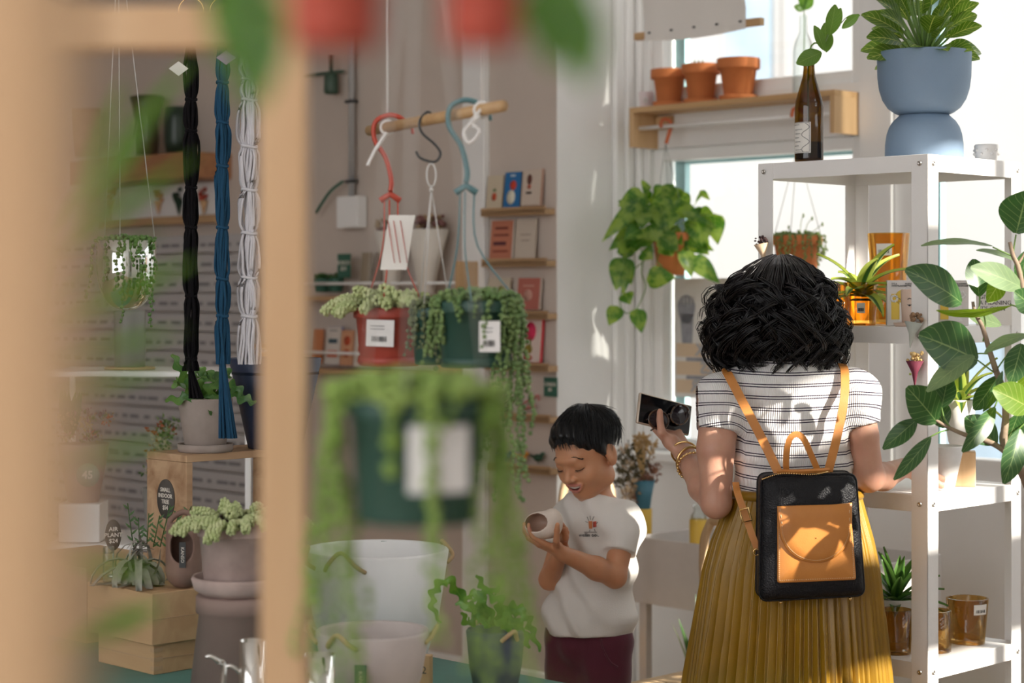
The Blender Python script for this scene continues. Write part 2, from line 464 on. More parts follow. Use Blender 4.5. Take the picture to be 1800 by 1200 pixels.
# bright step face between card wall and window wall, one column of it nearer the room, with its trims
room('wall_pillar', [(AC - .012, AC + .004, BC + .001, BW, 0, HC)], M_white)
room('trim_1', [(AC + .004, AC + .03, BW - .10, BW - .055, 0, HC), (AC + .004, AC + .045, BW - .055, BW - .0, 0, HC)], M_trim, bev=.006)
room('trim_2', [(AC + .05, AC + .075, BW - .02, BW + .0, 0, HC)], M_trim, bev=.005)
# windows: frames and panes
def window(n, A0, A1, Z0, Z1, fr=.055, teal=True, depth=.06):
    o = bpy.data.objects.new('window_%d' % n, None); COL.objects.link(o); o['kind'] = 'structure'
    o.location = W((A0 + A1) / 2, BW + .05, Z0); o.rotation_euler = (0, 0, A45)
    w = A1 - A0; h = Z1 - Z0
    def ring(name, f, y, t, m, inset=0):
        mb = MB(); i = inset
        mb.box((-w / 2 + i + f / 2, y, h / 2), (f, t, h - 2 * i), bev=.004); mb.box((w / 2 - i - f / 2, y, h / 2), (f, t, h - 2 * i), bev=.004)
        mb.box((0, y, i + f / 2), (w - 2 * i - 2 * f, t, f), bev=.004); mb.box((0, y, h - i - f / 2), (w - 2 * i - 2 * f, t, f), bev=.004)
        return mb.build(name, m, o)
    ring('window_frame', fr, 0, depth, M_trim)
    if teal:
        mb = MB(); mb.box((-w / 2 + fr + .022, .06, h / 2), (.048, .03, h - 2 * fr)); mb.box((0, .06, h - fr - .004), (w - 2 * fr, .03, .012)); mb.build('outer_frame', M_teal, o)
    mb = MB(); mb.box((0, .03, h / 2), (w - 2 * fr, .006, h - 2 * fr)); mb.build('window_pane', M_pane, o)
    return o
window(1, a1, a2, zs, zb0, .045)
window(2, a1, a2, zb1, 3.4, .045)
window(3, a3, -1.25, .90, 3.9, .085)
window(4, -1.1, AR, .90, 3.9, .06)
room('window_sill', [(a1 - .03, a2 + .02, BW - .10, BW + .02, zs - .035, zs)], M_trim, bev=.005)
# added unseen wall on the right, narrow slots shaped to streak sun on the woman
sun_slots = [(2.40, 2.62), (2.84, 3.04), (3.14, 3.31), (3.60, 3.84)]
zr = [0] + [q for r in sun_slots for q in r] + [HC]
room('sun_slot_wall', [(AR, AR + .06, BB, 3.70, 0, HC), (AR, AR + .06, 5.36, BW + T, 0, HC), (AR, AR + .05, 4.50, 4.56, 0, HC)] +
     [(AR, AR + .05, 3.70, 5.36, zr[i], zr[i + 1]) for i in range(0, len(zr), 2)], M_trim)
room('baseboard_cards', [(AL, AC - .02, BC - .018, BC, 0, .14)], M_trim, bev=.004)
# outside: pavement, pale building across the street with bluish windows
M_ext = mat('pale_render_facade', (.51, .485, .46), .9, noise_amt=.05, noise_scale=.6)
M_extg = mat('facade_window_blue', (.42, .52, .60), .3, noise_amt=.2, noise_scale=1.5)
M_pave = mat('pavement', (.5, .49, .47), .9, noise_amt=.1, noise_scale=2)
o = room('street_pavement', [(-20, 14, BW + .25, BW + 12, -.12, -.02)], M_pave)
bt = thing('building', 'pale rendered building across the street seen bleached through the shop windows', 'building', W(-5.0, BW + 9.0, 0), A45)
mb = MB(); mb.box((0, .6, 4.2), (30, 1.0, 8.5)); mb.build('facade', M_ext, bt)
for (x, z) in ((-3.9, .0), (-6.35, 3.25), (-.9, 4.6), (2.0, 4.9)):
    mb = MB(); mb.box((x, .06, z + .6), (.55, .06, 1.3), 0, bev=.01); mb.box((x, .09, z + .6), (.7, .04, 1.5), 1); mb.build('facade_window', [M_extg, M_ext], bt)

# pixel map of the hanging steel shelf unit
M_steel = mat('white_powder_coat', (.86, .84, .82), .38, bump=.12, bump_scale=200)
M_screw = mat('screw_steel', (.55, .52, .48), .3, metal=1)
SH = thing('metal_shelving_unit', 'white powder-coated angle steel shelving unit by the window behind the woman', 'shelf', W(-2.498 - .4949, 3.866, 0), A45)
SW, SD, ST = .4949, .417, 1.844; SLV = [1.844, 1.441, 1.048, .656, .26]
pw = .045
for ix in (0, 1):
    for iy in (0, 1):
        mb = MB(); x = ix * SW; y = iy * SD; sx = 1 - 2 * ix; sy = 1 - 2 * iy
        mb.box((x + sx * pw / 2, y + sy * .0015, ST / 2), (pw, .003, ST), bev=.001)
        mb.box((x + sx * .0015, y + sy * pw / 2, ST / 2), (.003, pw, ST), bev=.001)
        mb.build('post', M_steel, SH)
for z in SLV:
    mb = MB(); t = .04; e = .004
    mb.box((SW / 2, SD / 2, z - .002), (SW - .008, SD - .008, .003))
    mb.box((SW / 2, e, z - t / 2), (SW - .008, .002, t), bev=.0008); mb.box((SW / 2, SD - e, z - t / 2), (SW - .008, .002, t), bev=.0008)
    mb.box((e, SD / 2, z - t / 2), (.002, SD - .008, t), bev=.0008); mb.box((SW - e, SD / 2, z - t / 2), (.002, SD - .008, t), bev=.0008)
    sh = mb.build('shelf_board', M_steel, SH)
    for (x, y, ax) in ((.018, -.001, 'y'), (SW - .022, -.001, 'y'), (SW + .001, .022, 'x'), (SW + .001, SD - .018, 'x'), (.018, SD + .001, 'y'), (-.001, .02, 'x')):
        Mx = Matrix.Translation((x, y, z - .021)) @ (Matrix.Rotation(R(90), 4, 'X') if ax == 'y' else Matrix.Rotation(R(90), 4, 'Y'))
        mb = MB(); mb.lathe([(.006, -.002), (.006, .0015), (.0035, .003), (.0025, .0015), (0, .0015)], n=12, X=Mx); mb.build('screw', M_screw, sh)
# ================================================================ people
def strands(paths, rad, n=4, flat=1.0):
    """paths [S,K,3], rad [S,K] -> verts, quads of many thin tubes at once"""
    S, K, _ = paths.shape
    t = np.gradient(paths, axis=1); t /= np.maximum(np.linalg.norm(t, axis=2, keepdims=True), 1e-9)
    up = np.zeros_like(t); up[..., 2] = 1; up[np.abs(t[..., 2]) > .95] = (1, 0, 0)
    a = np.cross(t, up); a /= np.maximum(np.linalg.norm(a, axis=2, keepdims=True), 1e-9); b = np.cross(t, a)
    th = np.arange(n) * 2 * PI / n
    V = paths[:, :, None, :] + rad[:, :, None, None] * (np.cos(th)[None, None, :, None] * a[:, :, None, :] + flat * np.sin(th)[None, None, :, None] * b[:, :, None, :])
    idx = np.arange(S * K * n).reshape(S, K, n)
    q = np.stack([idx[:, :-1, :], np.roll(idx, -1, 2)[:, :-1, :], np.roll(idx, -1, 2)[:, 1:, :], idx[:, 1:, :]], -1).reshape(-1, 4)
    return V.reshape(-1, 3).astype(np.float32), q
class Sd:
    """list of primitives joined with their own smoothing"""
    def __init__(s): s.l = []
    def cap(s, a, b, r0, r1=None, k=.01, sub=False):
        a = np.array(a, dtype=np.float32); b = np.array(b, dtype=np.float32)
        s.l.append((lambda p: cap_(p, a, b, r0, r0 if r1 is None else r1), k, sub)); return s
    def ell(s, c, r, Rm=None, k=.01, sub=False):
        s.l.append((lambda p: ell_(p, c, r, Rm), k, sub)); return s
    def fn(s, f, k=.01, sub=False): s.l.append((f, k, sub)); return s
    def __call__(s, p):
        d = None
        for f, k, sub in s.l:
            e = f(p)
            if d is None: d = e
            elif sub: d = smax(d, -e, k)
            else: d = smin(d, e, k)
        return d
def hand(S, wrist, fwd, nrm, thumb_side, sc=1.0, curls=((.3, .4, .3),) * 4, spread=.06, thumb=None, k=.004, wr=.024):
    """five-fingered hand: fwd = wrist to knuckles, nrm = the way the palm faces, thumb_side = +-1 along fwd x nrm"""
    wrist = Vector(wrist); f = Vector(fwd).normalized(); n = Vector(nrm); n = (n - f * n.dot(f)).normalized(); s = f.cross(n) * thumb_side
    H1 = Sd(); kn = []
    offs = [.030, .010, -.010, -.028]; fl = [.086, .088, .083, .078]
    for i in range(4):
        kp = wrist + f * fl[i] * sc + s * offs[i] * sc - n * (.004 * sc if i in (1, 2) else 0)
        kn.append(kp)
        H1.cap(wrist + s * offs[i] * .5 * sc, kp, .0135 * sc, .0105 * sc, k=.010 * sc)
    H1.ell(wrist + f * .03 * sc + s * .022 * sc + n * .008 * sc, (.020 * sc,) * 3, k=.012 * sc)
    ln = [(.040, .024, .019), (.044, .028, .020), (.041, .026, .019), (.032, .020, .017)]
    rd = [.0088, .0090, .0086, .0076]
    fin = Sd()
    for i in range(4):
        ang = 0; p = kn[i]; dirf = (f + s * (1.5 - i) * spread).normalized()
        for j in range(3):
            ang += curls[i][j]
            dd = dirf * math.cos(ang) + n * math.sin(ang)
            q = p + dd * ln[i][j] * sc
            r0 = rd[i] * sc * (1 - .09 * j); r1 = rd[i] * sc * (1 - .09 * (j + 1))
            fin.cap(p, q, r0, r1, k=.0025)
            p = q
    tp = thumb if thumb else [wrist + f * .025 * sc + s * .028 * sc, wrist + f * .055 * sc + s * .052 * sc + n * .01 * sc, wrist + f * .085 * sc + s * .060 * sc + n * .02 * sc]
    tp = [Vector(q) for q in tp]
    rr = [.0135, .0105, .0092, .008]
    for i in range(len(tp) - 1): fin.cap(tp[i], tp[i + 1], rr[i] * sc, rr[i + 1] * sc, k=.004)
    S.fn(lambda p: smin(H1(p), fin(p), k), k=.012)
    return kn
def skin(name, col, deep, lipcol=None):
    def hk(N, L, b, tc):
        nz = N.new('ShaderNodeTexNoise'); nz.inputs['Scale'].default_value = 14; nz.inputs['Detail'].default_value = 5
        L.new(tc.outputs['Object'], nz.inputs['Vector'])
        rp = N.new('ShaderNodeValToRGB'); rp.color_ramp.elements[0].color = (*col, 1); rp.color_ramp.elements[1].color = (*deep, 1)
        rp.color_ramp.elements[0].position = .4; rp.color_ramp.elements[1].position = .75
        L.new(nz.outputs['Fac'], rp.inputs['Fac']); L.new(rp.outputs[0], b.inputs['Base Color'])
    return mat(name, col, .48, sss=.25, sss_r=(.9, .35, .2), bump=.12, bump_scale=260, hook=hk)
M_skinw = skin('skin_woman', (.60, .33, .23), (.52, .26, .18))
M_skinb = skin('skin_boy', (.60, .295, .16), (.54, .24, .12))
M_lip = mat('lips', (.52, .20, .15), .4, sss=.1)
M_tooth = mat('teeth', (.85, .82, .76), .25)
M_mouth = mat('mouth_inside', (.16, .03, .03), .5)
M_hairw = mat('black_curly_hair', (.006, .005, .006), .27, spec=.42)
M_hairb = mat('black_straight_hair', (.008, .008, .009), .34, spec=.32)
M_brow = mat('eyebrow_hair', (.03, .02, .015), .6)
M_gold = mat('gold_jewellery', (.85, .58, .25), .22, metal=1)
M_nail = mat('nails', (.72, .42, .36), .25)
def headsdf(c, fw, up, s=1.0, smile=True):
    """SDF of a head at c facing fw; returns Sd, basis (columns left, forward, up), and a local->world function"""
    fw = Vector(fw).normalized(); up = Vector(up); up = (up - fw * up.dot(fw)).normalized(); lf = fw.cross(-up) * 1.0
    lf = up.cross(fw) * -1.0 if False else up.cross(fw)
    B = np.array([[lf[i], fw[i], up[i]] for i in range(3)], dtype=np.float32)
    c = Vector(c)
    def L(x, y, z): return c + (lf * x + fw * y + up * z) * s
    S = Sd()
    E = lambda p, r, k=.012, sub=False: S.ell(L(*p), tuple(q * s for q in r), B, k * s, sub)
    E((0, -.014, .036), (.072, .088, .072)); E((0, .024, -.020), (.060, .062, .072), .03)
    E((0, .050, -.080), (.028, .026, .022), .035)
    for x in (-1, 1):
        E((x * .036, .046, -.030), (.024, .028, .024), .02)
        E((x * .045, .010, -.062), (.020, .028, .022), .03)
        E((x * .029, .090, .006), (.019, .013, .011), .010, True)
        E((x * .029, .0655, .003), (.0165, .0165, .0135), .004)
    E((0, .076, .022), (.036, .014, .010), .018)
    S.cap(L(0, .080, .006), L(0, .0965, -.024), .0055 * s, .0095 * s, .010 * s)
    for x in (-1, 1):
        E((x * .0115, .0885, -.0285), (.0075, .009, .0065), .005)
        E((x * .006, .0935, -.0345), (.003, .0045, .003), .002, True)
    # lips: arcs following the face front
    def mouth(x, dz):
        return L(x, .0865 - abs(x) ** 2 * 9.0 - (.002 if dz < 0 else 0), -.053 + (x * x) * (11.0 if smile else 2) + dz)
    xs = [-.024, -.015, -.006, .006, .015, .024]
    up_ = [.001, .0045, .0065, .0065, .0045, .001] if smile else [0, .002, .003, .003, .002, 0]
    lo_ = [-.001, -.0075, -.0105, -.0105, -.0075, -.001] if smile else [0, -.003, -.004, -.004, -.003, 0]
    for i in range(5):
        S.cap(mouth(xs[i], lo_[i]), mouth(xs[i + 1], lo_[i + 1]), .0042 * s, .0042 * s, .003 * s)
        S.cap(mouth(xs[i], up_[i]), mouth(xs[i + 1], up_[i + 1]), .0036 * s, .0036 * s, .003 * s)
    if smile:
        for i in range(5):
            m0 = (mouth(xs[i], up_[i]) + mouth(xs[i], lo_[i])) / 2; m1 = (mouth(xs[i + 1], up_[i + 1]) + mouth(xs[i + 1], lo_[i + 1])) / 2
            r0 = max(.0015, (up_[i] - lo_[i]) / 2 - .0012) * s; r1 = max(.0015, (up_[i + 1] - lo_[i + 1]) / 2 - .0012) * s
            S.cap(m0 + (L(0, .004, 0) - c), m1 + (L(0, .004, 0) - c), r0 * .8, r1 * .8, .001 * s, sub=True)
            S.cap(m0 - (L(0, .003, 0) - c), m1 - (L(0, .003, 0) - c), r0 * .8, r1 * .8, .001 * s, sub=True)
    for x in (-1, 1):
        E((x * .075, -.006, -.004), (.009, .020, .029), .006)
        E((x * .070, -.004, -.028), (.008, .010, .010), .006)
        E((x * .084, -.002, .002), (.005, .011, .017), .004, True)
    return S, B, L, mouth, xs, up_, lo_
def face_mat_index(V, Q, tests):
    c = V[Q].mean(1); mi = np.zeros(len(Q), dtype=np.int32)
    for k, fn in tests:
        mi[fn(c)] = k
    return mi

# ---------------------------------------------------------------- the woman
DW = 4.42
w_o = P(1392, 515, DW); w_o.z = 0
WM = thing('person', 'person with shoulder-length curly black hair seen from behind, in striped tee and mustard pleated skirt', 'person', w_o)
wB = Sd()
hc = P(1378, 548, 4.45)
wh, wHB, wL, *_r = headsdf(hc, (-.35, .9, -.18), (0, 0, 1), 1.04, smile=False)
wB.fn(wh, .01)
neck = P(1380, 610, 4.44); c7 = P(1383, 655, 4.42)
wB.cap(neck, c7, .050, .056, .03)
sL = P(1268, 702, 4.40); sR = P(1503, 694, 4.40)
chest = [(1385, 705, .128, .088), (1388, 755, .126, .094), (1394, 800, .122, .090), (1398, 850, .124, .088), (1400, 900, .140, .098), (1398, 960, .165, .115), (1395, 1040, .165, .115)]
for (u, v, rx, ry) in chest:
    wB.ell(P(u, v, DW + .01), (rx, ry, .085), None, .05)
wB.cap(P(1385, 668, 4.42), sL, .050, .052, .05); wB.cap(P(1385, 668, 4.42), sR, .050, .050, .05)
eL = P(1259, 884, 4.37); wrL = P(1203, 795, 4.61)
eR = P(1527, 838, 4.40); wrR = P(1588, 822, 4.60)
torso = Sd(); torso.l = wB.l[1:]
arms_up = Sd(); arms_up.cap(sL, P(1258, 790, 4.375), .049, .042, .01).cap(P(1258, 790, 4.375), eL, .042, .034, .01)
arms_up.cap(sR, P(1520, 765, 4.39), .046, .030, .01).cap(P(1520, 765, 4.39), eR, .031, .034, .01)
wB.fn(arms_up, .014)
wB.cap(eL, eL.lerp(wrL, .35) + Vector((-.004, 0, -.006)), .033, .033, .012); wB.cap(eL.lerp(wrL, .35) + Vector((-.004, 0, -.006)), wrL, .033, .024, .012)
wB.cap(eR, eR.lerp(wrR, .4) + Vector((0, 0, -.008)), .033, .031, .012); wB.cap(eR.lerp(wrR, .4) + Vector((0, 0, -.008)), wrR, .031, .023, .014)
# legs down to shoes (under the skirt)
for u in (1370, 1425):
    hp = P(u, 1040, DW); hp2 = Vector((hp.x, hp.y, .48)); hp3 = Vector((hp.x, hp.y + .01, .09))
    wB.cap(hp, hp2, .085, .055, .03); wB.cap(hp2, hp3, .055, .035, .02); wB.cap(hp3, Vector((hp.x, hp.y + .02, .045)), .036, .04, .02)
    wB.cap(Vector((hp.x, hp.y - .02, .035)), Vector((hp.x, hp.y + .14, .03)), .035, .03, .02)
# phone frame: long axis, short axis and face normal (towards the camera)
phC = P(1167, 728, 4.66)
phX = (P(1220, 716, 4.70) - P(1124, 691, 4.63)).normalized()      # along the upper long edge
phY = (P(1124, 691, 4.63) - P(1113, 760, 4.60)).normalized()
phM = frame(phC, phX, phY)                                          # local z faces the camera
phN = Vector(phM.col[2][:3])
if phN.y > 0: phN = -phN
# left hand: thumb on the face of the phone, fingers behind it
hw = wrL + Vector((-.004, .004, .004))
fwd = (P(1166, 746, 4.680) - hw)
kn = hand(wB, hw, fwd, phN, -1, .96,
     curls=((.22, .10, .05), (.22, .10, .05), (.22, .12, .05), (.22, .15, .1)), spread=.10,
     thumb=[hw + fwd.normalized() * .03 + Vector((-.012, -.012, .0)), P(1163, 760, 4.608), P(1160, 738, 4.622), P(1160, 723, 4.630)])
# right hand resting on the shelf board behind the post
hand(wB, wrR, (.8, .42, -.22), (0, .1, -1), -1, .92, curls=((.1, .15, .2), (.1, .2, .2), (.15, .2, .2), (.2, .2, .2)), spread=.08)
lo = (.33, 4.15, 0.0); hi = (1.02, 4.90, 1.64)
V, Q = sdf_mesh(wB, lo, hi, .0042)
np_build('body', V, Q, M_skinw, WM, w_o)
# tee shirt: the same torso and upper arms, a little larger, cut at cuffs, hem and neck
def cut(p, o, n):
    n = np.array(Vector(n).normalized(), dtype=np.float32); return (p - np.array(o, dtype=np.float32)) @ n
axL = (P(1258, 790, 4.375) - sL).normalized(); axR = (P(1521, 770, 4.39) - sR).normalized()
cuL = P(1251, 757, 4.39); cuR = P(1530, 745, 4.39)
hemz = P(0, 871, 4.34).z
def wtorso_only(p):
    return torso(p)
def wshirt(p):
    up = arms_up(p) - .0085
    up = np.maximum(up, np.maximum(cut(p, cuL, axL + Vector((-.10, 0, 0))), -1e3)) if False else up
    armcut = np.where(p[:, 0] < w_o.x, cut(p, cuL, axL), cut(p, cuR, axR))
    up = np.maximum(up, armcut)
    t = torso(p) - .0065
    z = p[:, 2]; x = p[:, 0] - w_o.x; y = p[:, 1]
    fold = .0028 * np.sin(z * 95 + x * 22 + 2 * np.sin(x * 18)) * np.clip((1.26 - z) / .12, 0, 1) + .002 * np.sin(z * 60 - np.abs(x) * 55)
    t = t + fold
    d = smin(t, up, .022)
    d = np.maximum(d, hemz - z)
    # neck opening, a tilted plane
    nk = cut(p, P(1383, 640, 4.42), (0.0, .28, 1)); d = np.maximum(d, nk)
    return d
V, Q = sdf_mesh(wshirt, (.42, 4.2, 1.0), (1.0, 4.68, 1.42), .0036)
pv = V
dt = torso(pv); da = arms_up(pv); wgt = np.clip(.5 + (dt - da) / .03, 0, 1)
x = pv[:, 0] - w_o.x
st = pv[:, 2] + .10 * x * 0 + .012 * np.cos(x * 9) + .004 * np.sin(pv[:, 1] * 14 + x * 12)
left = pv[:, 0] < w_o.x
sa = np.where(left, -cut(pv, sL, axL + Vector((.25, 0, 0))) + sL.z, -cut(pv, sR, axR + Vector((-.45, 0, 0))) + sR.z)
stripe = st * (1 - wgt) + sa * wgt
ang = np.arctan2(pv[:, 1] - 4.43, x)
def hk_shirt(N, L, b, tc):
    def M(op, a, b_=None):
        n = N.new('ShaderNodeMath'); n.operation = op
        for i, q in enumerate((a, b_)):
            if q is None: continue
            if isinstance(q, (int, float)): n.inputs[i].default_value = q
            else: L.new(q, n.inputs[i])
        return n.outputs[0]
    at = N.new('ShaderNodeAttribute'); at.attribute_name = 'stripe'
    f = M('MULTIPLY', M('FRACT', M('DIVIDE', at.outputs['Fac'], .0262)), .0262)
    l1 = M('LESS_THAN', M('ABSOLUTE', M('SUBTRACT', f, .008)), .0012)
    l2 = M('LESS_THAN', M('ABSOLUTE', M('SUBTRACT', f, .0136)), .0012)
    mk = M('MAXIMUM', l1, l2)
    mx = N.new('ShaderNodeMixRGB'); L.new(mk, mx.inputs[0]); mx.inputs[1].default_value = (.80, .78, .77, 1); mx.inputs[2].default_value = (.035, .025, .05, 1)
    L.new(mx.outputs[0], b.inputs['Base Color'])
    a2 = N.new('ShaderNodeAttribute'); a2.attribute_name = 'rib'
    s = M('SINE', M('MULTIPLY', a2.outputs['Fac'], 1500.0))
    bp = N.new('ShaderNodeBump'); bp.inputs['Strength'].default_value = .55; bp.inputs['Distance'].default_value = .0012
    L.new(s, bp.inputs['Height']); L.new(bp.outputs[0], b.inputs['Normal'])
M_tee = mat('ribbed_striped_jersey', (.8, .78, .77), .8, sheen=.1, hook=hk_shirt)
np_build('tee_shirt', V, Q, M_tee, WM, w_o, attrs={'stripe': stripe, 'rib': x + .3 * (pv[:, 1] - 4.43)})
# skirt: waistband and pleats
def skirt_profile(z):
    ks = [(P(0, 862, DW).z, 1400, .146, .108), (P(0, 900, DW).z, 1398, .160, .122), (P(0, 950, DW).z, 1395, .180, .140), (P(0, 1000, DW).z, 1393, .194, .155),
          (P(0, 1100, DW).z, 1390, .208, .175), (P(0, 1200, DW).z, 1387, .222, .190), (.15, 1387, .27, .25)]
    for i in range(len(ks) - 1):
        if z >= ks[i + 1][0] or i == len(ks) - 2:
            t = (ks[i][0] - z) / (ks[i][0] - ks[i + 1][0]); return [lerp(ks[i][j], ks[i + 1][j], t) for j in (1, 2, 3)]
NC = 900; rows = []
zt = P(0, 862, DW).z; zsl = [zt - (zt - .15) * (i / 70) ** 1.0 for i in range(71)]
th = np.linspace(0, 2 * PI, NC, endpoint=False)
rg = np.random.default_rng(3)
knots = np.cumsum(rg.uniform(.5, 1.5, 66)); knots = knots / knots[-1] * 2 * PI
phase = np.interp(th, np.concatenate([[0], knots]), np.arange(67)) * 2 * PI
big = sum(a * np.sin(n * th + q) for n, a, q in ((9, 1, .3), (14, .8, 1.7), (22, .6, 4.0)))
VV = []; 
for i, z in enumerate(zsl):
    u, rx, ry = skirt_profile(z); cx = P(u, 0, DW).x; t = i / 70
    amp = .0022 + .0125 * min(1, t * 2.2) + .004 * t
    ph = phase + .5 * np.sin(t * 5 + th * 3) * t
    tri = (np.abs(((ph / (2 * PI)) % 1) - .62) ** .8) * 2 - .6           # sharp asymmetric pleats
    r = 1 + (amp * tri + .022 * t * big * .6) / ((rx + ry) / 2)
    x = cx + rx * r * np.cos(th) ; y = DW + .012 + ry * r * np.sin(th)
    VV.append(np.stack([x, y, np.full(NC, z)], 1))
V = np.concatenate(VV).astype(np.float32)
idx = np.arange(71 * NC).reshape(71, NC)
Q = np.stack([idx[:-1], idx[1:], np.roll(idx, -1, 1)[1:], np.roll(idx, -1, 1)[:-1]], -1).reshape(-1, 4)
M_skirt = mat('mustard_satin', (.335, .180, .008), .38, sheen=.12, col2=(.27, .145, .007), noise_scale=9, bump=.15, bump_scale=500)
sk = np_build('pleated_skirt', V, Q, M_skirt, WM, w_o, smooth_it=0)
mb = MB(o=w_o)
cx = P(1400, 0, DW).x
mb.tube([(cx + .146 * math.cos(a), DW + .012 + .109 * math.sin(a), zt - .008 + 0) for a in [2 * PI * i / 48 for i in range(48)]], .012, 8, closed=True, flat=1.0)
mb.build('waistband', M_skirt, WM)
# hair: rounded mass and curls
hv = Sd().ell(P(1378, 525, 4.45), (.098, .105, .085), None, .02).ell(P(1366, 585, 4.42), (.108, .100, .062), None, .04)
V, Q = sdf_mesh(hv, (.35, 4.2, 1.3), (.9, 4.66, 1.66), .007)
rg = np.random.default_rng(11)
NCL = 560; NS = 9; K = 44
paths = []; rads = []
cen = np.array(P(1372, 540, 4.43)); s = np.linspace(0, 1, K)
zp_ = np.array([450, 458, 470, 490, 520, 560, 600, 630, 652]); lp_ = np.array([16, 40, 62, 82, 102, 116, 124, 118, 100]); rp_ = np.array([16, 36, 54, 70, 86, 99, 108, 106, 98])
for c in range(NCL):
    az = rg.uniform(-2.1, 2.1) if c % 7 else rg.uniform(-PI, PI)
    dx, dy = math.sin(az), -math.cos(az)
    lay = rg.uniform(.76, .95) if c % 4 else rg.uniform(.95, 1.02)
    vend = rg.uniform(590, 660) if c % 5 else rg.uniform(520, 600)
    if -.75 < az < -.02: vend = min(vend, 632)
    v0 = 450 + 25 * rg.random() ** 2 + (45 * rg.random() if c % 3 == 0 else 0)
    vv = v0 + (vend - v0) * (s ** 1.15)
    tab = lp_ if dx < 0 else rp_
    r = np.interp(vv, zp_, tab) / 770 * lay
    ry = np.interp(vv, zp_, (0, 30, 55, 74, 88, 92, 86, 74, 62)) / 770 * 1.12 * lay
    azs = az + (rg.uniform(-.35, .35)) * s
    base = np.stack([P(1374, 0, 4.43).x + np.sin(azs) * r, 4.44 - np.cos(azs) * ry, np.array([P(0, q, 4.43).z for q in vv])], 1)
    amp = rg.uniform(.007, .022) * (1.35 if c % 5 == 0 else 1); fq = rg.uniform(3.6, 5.0); p0 = 2.2 * math.sin(az * 2.6 + 4 * (c % 2)) + .9 * (c % 3) + rg.uniform(-.5, .5); hd = 1 if math.sin(az * 3.7 + 1.3 + 2 * (c % 2)) > 0 else -1
    g = amp * np.clip((s - .30) / .5, 0, 1) ** 1.2 * (1 + .3 * s) + .0012 * np.clip(s * 4, 0, 1)
    arc = p0 + fq * (np.clip(s - .12, 0, 1) ** 1.25) * 1.9 + 3.6 * np.clip((s - .66) / .34, 0, 1) ** 1.6
    out = np.array([dx, dy, 0]); tan = np.array([-dy, dx, 0]) * hd
    base = base + (np.cos(arc) * g)[:, None] * out + (np.sin(arc) * g * 1.25)[:, None] * tan + (np.cos(arc + 1) * g * .7)[:, None] * np.array([0, 0, 1])
    if c % 11 == 0 and abs(az) > .7: base = base + np.outer(np.clip((s - .55) / .45, 0, 1) ** 1.5, out * rg.uniform(.008, .026) + np.array([0, 0, .012]))
    for q in range(NS):
        of = rg.normal(0, .0026, 3); wob = rg.uniform(0, 6)
        k_ = .55 + .5 * s[:, None]
        paths.append(base + of * k_ + np.stack([np.sin(s * 7 + wob), np.cos(s * 6 + wob), np.sin(s * 8 + wob)], 1) * .0012)
        rads.append(.0017 * (1 - s ** 4 * .8))
for c in range(60):                                 # loose flyaway hairs
    az = rg.uniform(-2, 2); d = np.array([math.sin(az), -math.cos(az) * .6, rg.uniform(-.9, .6)]); d /= np.linalg.norm(d)
    s = np.linspace(0, 1, K); b = cen + d * np.array([.12, .11, .095]); 
    pth = b + np.outer(s, d * .03) + np.stack([np.sin(s * 9 + c) * .012, np.cos(s * 8) * .01, -s * s * .03 + np.cos(s * 7 + c) * .008], 1)
    paths.append(pth); rads.append(.0006 * (1 - s * .6))
V2, Q2 = strands(np.array(paths), np.array(rads), 5)
Vh = np.concatenate([V, V2]); Qh = np.concatenate([Q, Q2 + len(V)])
np_build('hair', Vh, Qh, M_hairw, WM, w_o, smooth_it=0)
# bracelets on the left wrist
ax_ = (wrL - eL).normalized()
for k, (t, r, tr, tilt) in enumerate(((.99, .031, .0026, .3), (.83, .034, .0034, -.25), (.72, .036, .0022, .1))):
    mb = MB(o=w_o); c = eL.lerp(wrL, t); a = (ax_ + Vector((tilt, 0, tilt * .4))).normalized(); b1 = a.orthogonal().normalized(); b2 = a.cross(b1)
    n = 40
    if k < 2: mb.tube([c + (b1 * math.cos(q) + b2 * math.sin(q)) * r for q in [2 * PI * i / n for i in range(n)]], tr, 8, closed=True)
    else:
        for i in range(26):
            q = 2 * PI * i / 26; mb.ball(c + (b1 * math.cos(q) + b2 * math.sin(q)) * r, .0042, n=6, m=4, sc=(1, 1, .8))
        mb.tube([c + (b1 * math.cos(q) + b2 * math.sin(q)) * r for q in [2 * PI * i / n for i in range(n)]], .0016, 6, closed=True)
    mb.build('bracelet', M_gold, WM)
# phone
M_case = mat('clear_phone_case', (.55, .45, .36), .25, metal=.3); M_black = mat('black_glass', (.006, .006, .008), .06, spec=.6)
pt = thing('phone', 'black phone in a gold edged clear case held up in the hand', 'phone', phC)
Mp = Matrix.Translation(-phC) @ phM
sz = 1 if Vector(phM.col[2][:3]).y < 0 else -1
mb = MB(); mb.box((0, 0, 0), (.152, .076, .010), X=Mp, bev=.004, smooth=True); mb.build('phone_case', M_case, pt)
mb = MB(); mb.box((0, 0, sz * .0052), (.145, .069, .002), X=Mp, bev=.0009); mb.build('screen', M_black, pt)
